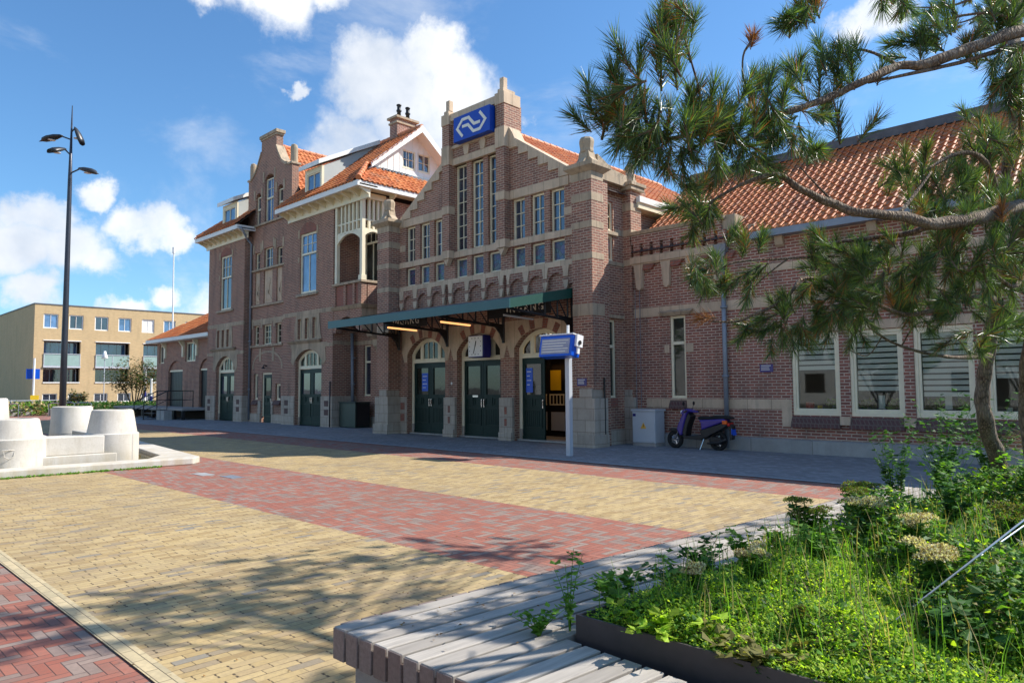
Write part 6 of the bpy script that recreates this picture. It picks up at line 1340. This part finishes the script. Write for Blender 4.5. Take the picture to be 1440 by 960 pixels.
PINE_B=[[(-0.87,6.27,0.30,0.070),(-0.93,6.15,1.05,0.062),(-0.94,6.10,1.45,0.058),(-0.89,5.98,1.84,0.055),(-0.70,5.82,2.48,0.055),(-0.46,5.57,3.17,0.050),(-0.20,5.24,3.50,0.045),(-0.27,4.97,4.15,0.030)],
[(-0.16,5.44,3.35,0.060),(-0.42,4.34,3.34,0.038),(-0.54,3.95,3.23,0.030),(-0.65,3.71,3.12,0.026),(-0.82,3.42,2.99,0.021),(-0.90,3.34,2.98,0.019),(-0.97,3.14,2.88,0.017),(-1.08,3.04,2.81,0.015),(-1.15,2.84,2.72,0.013),(-1.25,2.74,2.68,0.011),(-1.33,2.53,2.60,0.009),(-1.44,2.29,2.53,0.006)],
[(-0.54,3.95,3.17,0.012),(-0.73,3.64,3.04,0.009),(-0.82,3.42,2.96,0.008),(-1.00,3.25,2.91,0.006)],
[(-1.38,2.49,2.59,0.006),(-1.35,2.43,2.70,0.005),(-1.34,2.36,2.80,0.004),(-1.37,2.31,3.00,0.003)],
[(-1.25,2.74,2.68,0.004),(-1.27,2.64,2.80,0.004),(-1.27,2.63,2.91,0.004),(-1.24,2.65,2.97,0.006)],
[(-0.90,3.34,2.98,0.008),(-1.00,3.24,3.05,0.006),(-1.06,3.18,3.03,0.004),(-1.16,3.09,2.92,0.003)],
[(-0.54,3.95,3.23,0.012),(-0.63,3.86,3.31,0.008),(-0.77,3.72,3.29,0.006),(-0.88,3.62,3.22,0.004)],
[(-0.77,3.72,3.29,0.005),(-0.76,3.72,3.40,0.005)],
[(-1.21,2.88,3.10,0.003),(-1.12,2.97,3.19,0.005),(-1.03,3.04,3.33,0.006),(-0.87,3.30,3.76,0.010)],
[(-0.54,3.95,3.17,0.012),(-0.60,3.92,2.94,0.008),(-0.59,3.93,2.81,0.006)],
[(-1.42,2.31,2.55,0.004),(-1.47,2.26,2.58,0.003),(-1.46,2.19,2.69,0.003)],
[(-1.15,2.84,2.72,0.004),(-1.23,2.77,2.58,0.003)],
[(-1.16,3.25,2.69,0.003),(-1.13,3.28,2.74,0.003),(-1.08,3.04,2.81,0.004)]]
TUFTS_A=[(-1.45,3.26,2.60,-0.71,-0.70,0.01,1.0),(-1.77,2.96,2.45,-0.69,-0.64,-0.33,1.1),(-1.71,3.01,2.49,-0.32,-0.39,0.86,1.2),(-1.66,3.06,2.42,-0.05,0.04,-1.00,1.1),(-1.73,3.01,2.35,-0.17,-0.07,-0.98,0.9),(-0.97,5.34,3.25,-0.11,-0.20,0.97,1.4),(-0.85,5.49,3.06,-0.00,-0.09,1.00,1.5),(-1.01,5.18,3.11,-0.13,-0.22,0.97,1.4),(-1.18,4.75,2.90,-0.24,-0.32,0.92,1.2),(-1.12,4.82,2.79,-0.28,-0.36,0.89,1.3),(-1.29,4.65,2.90,-0.34,-0.41,0.85,1.1),(-1.16,4.38,2.66,-0.09,-0.18,0.98,1.1),(-1.04,5.03,2.87,-0.12,-0.21,0.97,1.4),(-0.92,5.16,2.78,-0.12,-0.21,0.97,1.4),(-0.80,5.28,2.69,0.05,-0.04,1.00,1.4),(-1.36,4.08,2.27,-0.40,-0.47,0.79,1.2),(-1.43,4.00,2.34,-0.65,-0.67,0.35,1.1),(-1.07,4.22,2.26,-0.04,-0.13,0.99,1.3),(-0.84,4.45,2.23,-0.03,-0.12,0.99,1.4),(-0.72,4.55,2.39,0.15,0.06,0.99,1.4),(-0.95,4.33,2.34,0.00,-0.09,1.00,1.3),(-0.89,4.38,2.47,-0.12,-0.21,0.97,1.1),(-2.01,3.58,2.24,-0.57,-0.50,-0.65,1.2),(-1.83,3.60,2.42,0.29,0.20,0.93,1.0),(-1.95,3.64,2.27,-0.01,-0.10,1.00,1.2),(-1.99,3.61,2.17,-0.27,-0.18,-0.94,1.2),(-1.83,3.77,2.16,-0.10,-0.01,-0.99,1.2),(-1.89,3.71,2.17,-0.31,-0.22,-0.92,1.0),(-1.72,3.72,2.38,0.14,0.05,0.99,0.9),(-1.56,4.01,2.32,-0.25,-0.33,0.91,1.2),(-1.42,4.16,2.22,-0.41,-0.32,-0.85,1.2),(-1.23,4.20,2.28,-0.09,-0.18,0.98,1.3),(-1.10,4.33,2.20,-0.17,-0.08,-0.98,1.3),(-0.99,4.44,2.22,-0.17,-0.08,-0.98,1.3),(-0.84,4.59,2.16,-0.05,0.04,-1.00,1.5),(-0.72,4.57,2.24,0.40,0.46,-0.80,1.5),(-1.74,4.01,2.05,-0.18,-0.27,0.95,1.2),(-1.75,4.01,1.89,-0.19,-0.10,-0.98,1.3),(-1.71,4.19,1.93,0.01,0.10,-0.99,1.2),(-1.80,3.95,1.93,-0.54,-0.47,-0.70,1.0),(-1.67,4.35,2.03,-0.05,0.04,-1.00,1.2),(-1.62,4.54,2.01,-0.05,0.04,-1.00,1.2),(-1.59,4.72,1.99,-0.11,-0.02,-0.99,1.2),(-1.52,4.91,2.10,-0.09,0.00,-1.00,1.3),(-1.42,5.01,2.17,-0.08,0.01,-1.00,1.3),(-1.40,5.17,2.07,-0.21,-0.12,-0.97,1.3),(-1.30,5.26,2.21,-0.17,-0.08,-0.98,1.4),(-1.14,5.41,2.28,-0.08,0.01,-1.00,1.4),(-1.07,5.63,2.17,-0.08,0.01,-1.00,1.4),(-1.22,5.78,1.95,-0.60,-0.53,-0.60,1.3),(-1.14,5.87,1.90,-0.05,0.04,-1.00,1.2),(-1.91,3.85,1.89,-0.54,-0.47,-0.70,1.0),(-1.58,4.29,2.15,-0.57,-0.60,0.56,1.2),(-1.54,4.61,2.17,-0.10,-0.01,-1.00,1.3),(-0.83,5.17,2.15,0.06,0.14,-0.99,1.4),(-1.25,5.46,2.08,-0.27,-0.18,-0.94,1.2),(-1.32,4.11,2.34,-0.27,-0.35,0.90,0.9),(-1.36,4.51,2.19,-0.27,-0.18,-0.94,1.3),(-1.21,4.37,2.20,-0.27,-0.18,-0.94,1.3),(-1.02,4.39,2.42,-0.18,-0.26,0.95,1.1),(-1.65,4.09,2.14,-0.27,-0.18,-0.94,1.1),(-0.94,5.49,2.06,-0.05,0.04,-1.00,1.3),(-0.82,4.73,2.43,-0.04,-0.13,0.99,1.4),(-1.09,4.86,2.67,-0.18,-0.26,0.95,1.3),(-0.92,5.54,3.19,-0.02,-0.11,0.99,1.4),(-1.19,4.63,2.60,-0.07,-0.16,0.99,1.0),(-1.67,4.50,1.91,-0.22,-0.13,-0.97,1.0),(-1.75,4.15,1.86,0.12,0.21,-0.97,1.1),(-1.48,5.64,2.28,0.09,0.18,-0.98,1.3),(-1.64,4.95,2.26,-0.60,-0.63,0.49,1.4),(-1.77,4.95,2.11,0.53,0.57,-0.63,1.1),(-1.02,4.71,2.14,0.10,0.00,1.00,1.1),(-1.36,4.13,2.26,-0.20,-0.11,-0.97,1.3),(-1.26,5.09,2.18,-0.07,-0.16,0.98,1.4),(-0.89,6.10,1.92,-0.34,-0.41,0.85,1.4),(-1.58,5.23,2.52,0.68,0.63,0.38,1.3),(-0.72,4.73,1.95,0.71,0.68,0.16,1.2),(-0.70,4.85,2.27,0.56,0.49,0.67,1.4),(-1.89,5.29,2.42,-0.55,-0.59,0.59,1.4),(-1.79,5.08,2.53,0.44,0.35,0.83,1.2),(-1.42,4.28,2.07,-0.67,-0.68,0.29,1.4),(-1.76,5.44,2.45,-0.42,-0.34,-0.84,1.4),(-1.71,5.28,2.36,-0.54,-0.46,-0.71,1.4),(-1.67,5.17,2.42,-0.26,-0.33,0.91,1.2),(-1.55,4.34,2.15,-0.57,-0.61,0.56,1.3),(-0.84,5.62,2.32,-0.44,-0.49,0.75,1.4),(-0.82,5.08,2.00,0.35,0.42,-0.84,1.2),(-1.75,5.32,2.06,-0.09,-0.17,0.98,1.3),(-1.61,4.29,1.98,-0.53,-0.45,-0.72,1.4),(-1.06,4.68,2.38,-0.56,-0.60,0.56,1.4),(-1.27,5.30,2.03,0.60,0.53,0.59,1.2),(-1.71,4.54,2.34,-0.62,-0.64,0.45,1.1),(-1.14,4.92,2.54,0.69,0.69,-0.21,1.5),(-0.98,4.71,2.16,-0.62,-0.55,-0.56,1.1),(-0.87,4.96,2.67,-0.07,-0.15,0.99,1.4),(-0.99,5.89,3.28,0.03,-0.06,1.00,1.2),(-0.96,5.66,2.85,0.38,0.29,0.88,1.4),(-0.83,5.70,3.18,0.45,0.37,0.81,1.5),(-1.18,5.58,2.95,0.16,0.07,0.98,1.4),(-1.15,5.32,3.02,0.18,0.09,0.98,1.2),(-0.80,5.80,2.86,0.31,0.22,0.92,1.3),(-1.06,5.65,3.16,0.33,0.24,0.91,1.2),(-1.33,5.00,2.98,0.27,0.17,0.95,1.3),(-1.14,5.67,3.07,-0.52,-0.57,0.64,1.3),(-1.11,4.91,2.87,0.48,0.40,0.78,1.3),(-1.02,5.74,3.17,0.22,0.13,0.97,1.3),(-0.94,5.83,2.87,0.09,0.00,1.00,1.3),(-1.13,5.61,2.92,0.51,0.43,0.74,1.4)]
TUFTS_B=[(-1.38,2.32,2.90,-0.02,-0.11,0.99,1.5),(-1.38,2.31,2.98,0.03,-0.06,1.00,1.1),(-1.43,2.28,2.80,-0.00,-0.09,1.00,1.2),(-1.46,2.19,2.68,-0.06,-0.15,0.99,1.5),(-1.47,2.26,2.58,-0.19,-0.10,-0.98,1.3),(-1.50,2.16,2.55,-0.52,-0.44,-0.73,1.4),(-1.52,2.13,2.72,-0.35,-0.42,0.83,1.1),(-1.48,2.18,2.49,-0.24,-0.14,-0.96,1.2),(-1.42,2.31,2.59,0.21,0.12,0.97,1.2),(-1.39,2.41,2.54,0.20,0.28,-0.94,1.2),(-1.32,2.53,2.69,0.20,0.11,0.97,1.1),(-1.36,2.50,2.62,0.11,0.02,0.99,1.1),(-1.23,2.76,2.80,0.13,0.03,0.99,1.1),(-1.29,2.70,2.73,0.22,0.13,0.97,1.1),(-1.19,2.80,2.65,0.35,0.41,-0.84,1.1),(-1.23,2.77,2.58,-0.18,-0.09,-0.98,1.2),(-1.30,2.70,2.59,-0.22,-0.13,-0.97,1.0),(-1.14,2.86,2.60,0.20,0.28,-0.94,1.0),(-1.15,3.10,2.92,0.02,-0.07,1.00,1.1),(-1.05,3.19,3.02,-0.11,-0.19,0.98,1.1),(-1.11,3.14,2.98,-0.03,-0.12,0.99,1.0),(-1.14,3.27,2.76,0.08,-0.01,1.00,1.2),(-1.20,2.91,2.89,-0.04,-0.13,0.99,0.8),(-0.87,3.63,3.20,-0.12,-0.20,0.97,1.1),(-0.79,3.70,3.27,-0.09,-0.18,0.98,1.0),(-0.92,3.59,3.18,-0.71,-0.70,0.01,0.9),(-0.64,3.84,3.33,-0.08,-0.17,0.98,1.1),(-0.57,3.91,3.30,0.30,0.21,0.93,1.1),(-1.19,2.90,3.11,-0.49,-0.40,-0.77,0.9),(-1.12,2.97,3.20,-0.20,-0.28,0.94,1.0),(-0.94,3.27,3.28,-0.05,0.04,-1.00,1.0),(-0.65,3.86,3.01,-0.19,-0.10,-0.98,1.1),(-0.60,3.92,2.93,-0.22,-0.13,-0.97,1.2),(-0.55,3.96,3.04,0.22,0.13,0.97,1.2),(-0.73,3.77,3.14,-0.04,-0.13,0.99,0.8),(-1.33,2.54,2.51,-0.13,-0.04,-0.99,1.1),(-1.39,2.47,2.67,-0.02,-0.11,0.99,1.1),(-1.44,2.44,2.47,-0.14,-0.05,-0.99,1.0),(-1.54,2.12,2.61,-0.60,-0.63,0.49,1.1),(-1.45,2.28,2.51,0.05,0.14,-0.99,1.2),(-0.57,3.96,2.84,-0.14,-0.05,-0.99,1.2),(-1.31,2.55,2.61,0.22,0.13,0.97,1.0)]
TUFTS_DRY=[(-2.01,3.61,1.98,-0.71,-0.70,0.01,0.9),(-1.24,2.65,2.97,0.18,0.08,0.98,0.5),(-1.68,4.35,1.97,-0.05,0.04,-1.00,0.9),(-1.13,4.28,2.49,0.54,0.47,0.70,0.8),(-1.36,4.65,2.12,-0.18,-0.26,0.95,1.0),(-0.94,4.47,2.41,0.05,-0.04,1.00,0.7),(-0.77,4.63,2.53,0.05,-0.04,1.00,0.8),(-1.11,2.98,3.20,0.15,0.06,0.99,0.6)]

CROWN=[(-1.27,8.65,7.00),(-0.93,8.69,7.30),(-1.40,8.98,7.00),(-1.69,9.13,6.80),(-0.73,9.24,7.20),(-0.49,9.01,7.50),(-0.92,8.57,7.40),(-1.23,8.03,7.00),(-1.88,7.48,6.50),(-1.97,7.61,6.80),(-1.77,7.61,7.00),(-1.25,7.73,7.30),(-1.05,7.87,7.20),(-2.32,9.38,6.60),(-2.38,9.51,6.20),(-1.62,9.66,6.50),(-1.19,9.33,6.80),(-1.61,10.13,6.00),(-1.62,10.23,5.80),(-1.66,10.38,5.60),(-2.12,10.33,6.20),(-1.55,10.14,6.30),(-1.68,9.89,6.40),(-1.24,10.30,5.60),(-1.73,8.36,6.80),(-0.67,9.18,7.40),(-1.81,8.37,7.00),(-1.99,8.51,6.60),(-2.02,9.29,6.50),(-0.91,9.47,6.50),(-0.24,9.07,5.65),(0.13,9.20,5.85),(-0.03,8.78,5.85),(-0.06,9.55,5.65),(0.32,8.49,6.05),(0.41,8.79,6.05),(0.59,9.14,5.95),(0.22,9.86,5.75),(0.20,7.49,6.05),(0.09,10.42,5.65),(0.09,10.55,5.45),(-0.62,9.70,5.45),(0.47,8.39,5.95)]

for l_ in (PINE_A[0], PINE_B[0]):
    for i_q, q_ in enumerate(l_): l_[i_q] = (*q_[:3], q_[3]*.66)
PINE_A[0] += [(-.95, 6.6, 4.4, .05), (-1.0, 7.6, 5.6, .04), (-1.1, 8.4, 6.6, .03)]
for c_ in CROWN:
    b0 = (-.95, 6.6, 4.4) if c_[1] < 8 else ((-1.0, 7.6, 5.6) if c_[2] > 6.3 else (-.98, 7.1, 5.0))
    PINE_A.append([(*b0, .018), tuple(b0[k]*.5+c_[k]*.5+(0, 0, -.1)[k] for k in range(3))+(.012,), (*c_, .006)])

def pine(lab, limbs, tufts, dry, base, extra=()):
    t_ = thing('pine_tree', lab, 'tree', base); tr = MB()
    def smooth(pts):
        out_ = []
        for i in range(len(pts)-1):
            p0, p1, p2, p3 = [Vector(pts[min(max(j, 0), len(pts)-1)]) for j in (i-1, i, i+1, i+2)]
            for s in range(4): u = s/4; out_.append(.5*((2*p1)+(-p0+p2)*u+(2*p0-5*p1+4*p2-p3)*u*u+(-p0+3*p1-3*p2+p3)*u*u*u))
        out_.append(Vector(pts[-1])); return out_
    for i, l in enumerate(limbs):
        q = smooth([(a, b_, c) for a, b_, c, r in l]); rs = []
        for k in range(len(q)):
            f = k/4; j = min(int(f), len(l)-2); rs.append((l[j][3]+(l[j+1][3]-l[j][3])*(f-j))*(1+R(-.1, .1)))
        q = [p+Vector((R(-1, 1), R(-1, 1), R(-1, 1)))*rs[k]*.15 for k, p in enumerate(q)]; tr.tube(q, rs, 12 if i == 0 else 8)
        tr.build('trunk' if i == 0 else 'limb', 'bark', t_, True); tr = MB()
    m = MB()
    def tuft(p, dr, s, mi, n=140, wk=1.):
        dryp = random.choice((.02, .04, .06, .25)); L = .10*s; p = Vector(p); dr = Vector(dr).normalized(); a = p-dr*L*.7; bb = p+dr*L*.5; m.cur = 3; m.tube([a, p, bb], [.004*s, .0045*s, .003*s], 6)
        o1 = dr.orthogonal().normalized(); o2 = dr.cross(o1)
        for k in range(n):
            f = R(0, 1); q = a.lerp(bb, f); an = R(0, 6.28); th = radians(R(18, 58))*(1.15-.45*f); side = o1*cos(an)+o2*sin(an); nd = (dr*cos(th)+side*sin(th)).normalized(); nl = R(.07, .108)*s**.5; nd2 = (nd+Vector((0, 0, -.12))*R(-.3, .8)).normalized()
            w = nd.cross(Vector((R(-1, 1), R(-1, 1), R(-1, 1)))).normalized()*.0012*wk; m.cur = mi if R(0, 1) > dryp else 2; m.cur = m.cur if (m.cur or R(0, 1) > .34) else 1; m.tint = R(0, 1)
            e1 = q+nd*nl*.55; e2 = e1+nd2*nl*.45; m.add([q-w, q+w, e1+w, e1-w, e2], [(0, 1, 2, 3), (3, 2, 4)])
    for (x, y, z, dx, dy, dz, s) in tufts:
        D0 = Vector((dx, dy, dz)); tuft((x, y, z), D0+Vector((R(-.2, .2), R(-.5, .5), R(-.1, .3))), s, 0)
        for k in range((4 if s > 1.05 else 3) if base[2] > .46 else (3 if s > 1.15 else 2)):
            j = Vector((R(-1, 1), R(-1, 1), R(-.8, .8)))*.10*s; tuft(Vector((x, y, z))+j, D0+Vector((R(-.9, .9), R(-.9, .9), R(-.3, .8))), s*R(.65, .95), 0, 120)
    for (x, y, z, dx, dy, dz, s) in dry: tuft((x, y, z), (dx, dy, dz), s, 2, 120)
    for c_ in extra:
        for k in range(8): tuft(Vector(c_)+Vector((R(-1, 1), R(-1, 1), R(-.7, .7)))*.34, (R(-1, 1), R(-1, 1), R(0, 1.2)), R(1.5, 2.1), 0, 130, 1.9)
    m.build('crown', ['needle_green', 'needle_light', 'needle_dry', 'bark'], t_)
pine('gnarled pine whose trunk and long low limbs spread before the station wing', PINE_A, TUFTS_A, [d_ for d_ in TUFTS_DRY if d_[2] < 2.62], (PINE_A[0][0][0], PINE_A[0][0][1], .45), CROWN)
pine('second pine mostly beyond the right edge with its limb crossing the sky', PINE_B, TUFTS_B, [d_ for d_ in TUFTS_DRY if d_[2] >= 2.62], (PINE_B[0][0][0], PINE_B[0][0][1], .47))
for i, (p, q) in enumerate((((-1.109, 3.217, .50), (-.649, 4.041, .974)), ((-.89, 4.27, .72), (-.80, 4.75, .80)))):
    p, q = Vector(p), Vector(q); e_ = p+(q-p)*(5.5 if i == 0 else 9)
    c = thing('guy_cable', ['steel guy cable rising from the front of the planting bed', 'shorter steel guy cable at the right edge behind the first'][i], 'cable', tuple(p))
    b = MB(); b.tube([p-(q-p)*.05, e_], .0045, 8); b.build('wire', 'steel_cable', c); b = MB(); b.tube([p-(q-p)*.06, p+(q-p)*.06], .009, 8); b.build('anchor', 'zinc', c)
# cut limb stubs on the pine trunk
# things on the office window sills
for i, (x, kind) in enumerate(((-6.85, 'red'), (-6.62, 'yellow'), (-6.3, 'plant'), (-5.55, 'plant'), (-5.25, 'frame'), (-4.95, 'plant'), (-4.25, 'plant'), (-3.95, 'frame'), (-3.65, 'plant'), (-2.9, 'pot'), (-2.5, 'plant'))):
    y = 17.10; labs = {'red': 'round red pot on the sill of the first office window', 'yellow': 'small yellow pot beside the red one', 'pot': 'small pale pot on the sill of the fourth office window', 'frame': ['', '', '', '', 'dark picture frame on the second office window sill', '', '', 'dark picture frame on the third office window sill'][i] if kind == 'frame' else ''}
    pl_ = ['', '', 'spiky pot plant on the right of the first office window sill', 'bushy pot plant at the left of the second office window', '', 'bushy pot plant at the right of the second office window', 'leafy pot plant at the left of the third office window', '', 'leafy pot plant at the right of the third office window', '', 'leafy pot plant on the fourth office window sill'][i]
    t_ = thing('window_plant' if kind == 'plant' else ('picture_frame' if kind == 'frame' else 'flower_pot'), pl_ if kind == 'plant' else labs[kind], {'plant': 'pot plant', 'frame': 'picture frame'}.get(kind, 'pot'), (x, y, 1.0))
    b = MB()
    if kind == 'frame': b.prism(rect(x-.11, x+.11, 1.02, 1.42), y, y+.03, 'Y', [rect(x-.07, x+.07, 1.07, 1.37)]); b.build('frame', 'black_plastic', t_); b = MB(); b.box(x-.07, x+.07, y+.02, y+.025, 1.07, 1.37); b.build('picture', 'blind', t_); continue
    r = .10 if kind == 'red' else .06
    b.lathe([(r*.7, 1.0), (r, 1.08), (r*.9, 1.0+r*1.8), (r*.8, 1.0+r*1.8)], (x, y+.05, .02), 16); b.build('pot', {'red': 'red_pot', 'yellow': 'yellow'}.get(kind, 'pot_white'), t_, True)
    if kind == 'plant': b = MB(); blades(b, 90, lambda: (x+R(-.02, .02), y+.05+R(-.02, .02), 1.1), (.12, .28), (0, 1), (0,), 1.8); b.build('leaves', 'leaf_mid', t_)
sl2 = MB(); sl2.box(-8, 5.5, 17.0, 17.3, .96, 1.015); sl2.build('window_board', 'pot_white', wing)
# other side of the square, behind the viewer: seen only as reflections in the panes
for i, (x, y, h, w) in enumerate(((-14, -12, 7, 8), (-7, -13, 7, 7), (-22, -12, 8, 8), (0, -15, 8, 7), (-31, -12, 8, 8))):
    shrub_tree(x, y, h, w, ['round street tree opposite the doors', 'smaller street tree opposite the wing', 'tall street tree opposite the left door', 'street tree behind the viewer', 'street tree opposite the station house'][i], mats=('leaf_mid', 'leaf_far'), n=2500, leafs=(.35, .7), group='street trees across the square')
hs = thing('brick_terrace', 'pale brick terrace of houses across the square', 'building', (-20, -28, 0)); b = MB(); b.box(-60, 20, -34, -28, 0, 6); b.prism([(-34, 6), (-28, 6), (-31, 9.5)], -60, 20, 'X'); b.build('wall', 'stucco', hs)
b = MB()
for i in range(14): x = -58+i*5.5; b.box(x, x+1.6, -28, -27.95, 1, 2.6); b.box(x, x+1.6, -28, -27.95, 3.8, 5.2); b.box(x+2.6, x+3.6, -28, -27.95, 0, 2.3)
b.pieces('window', 'dark_interior', hs)
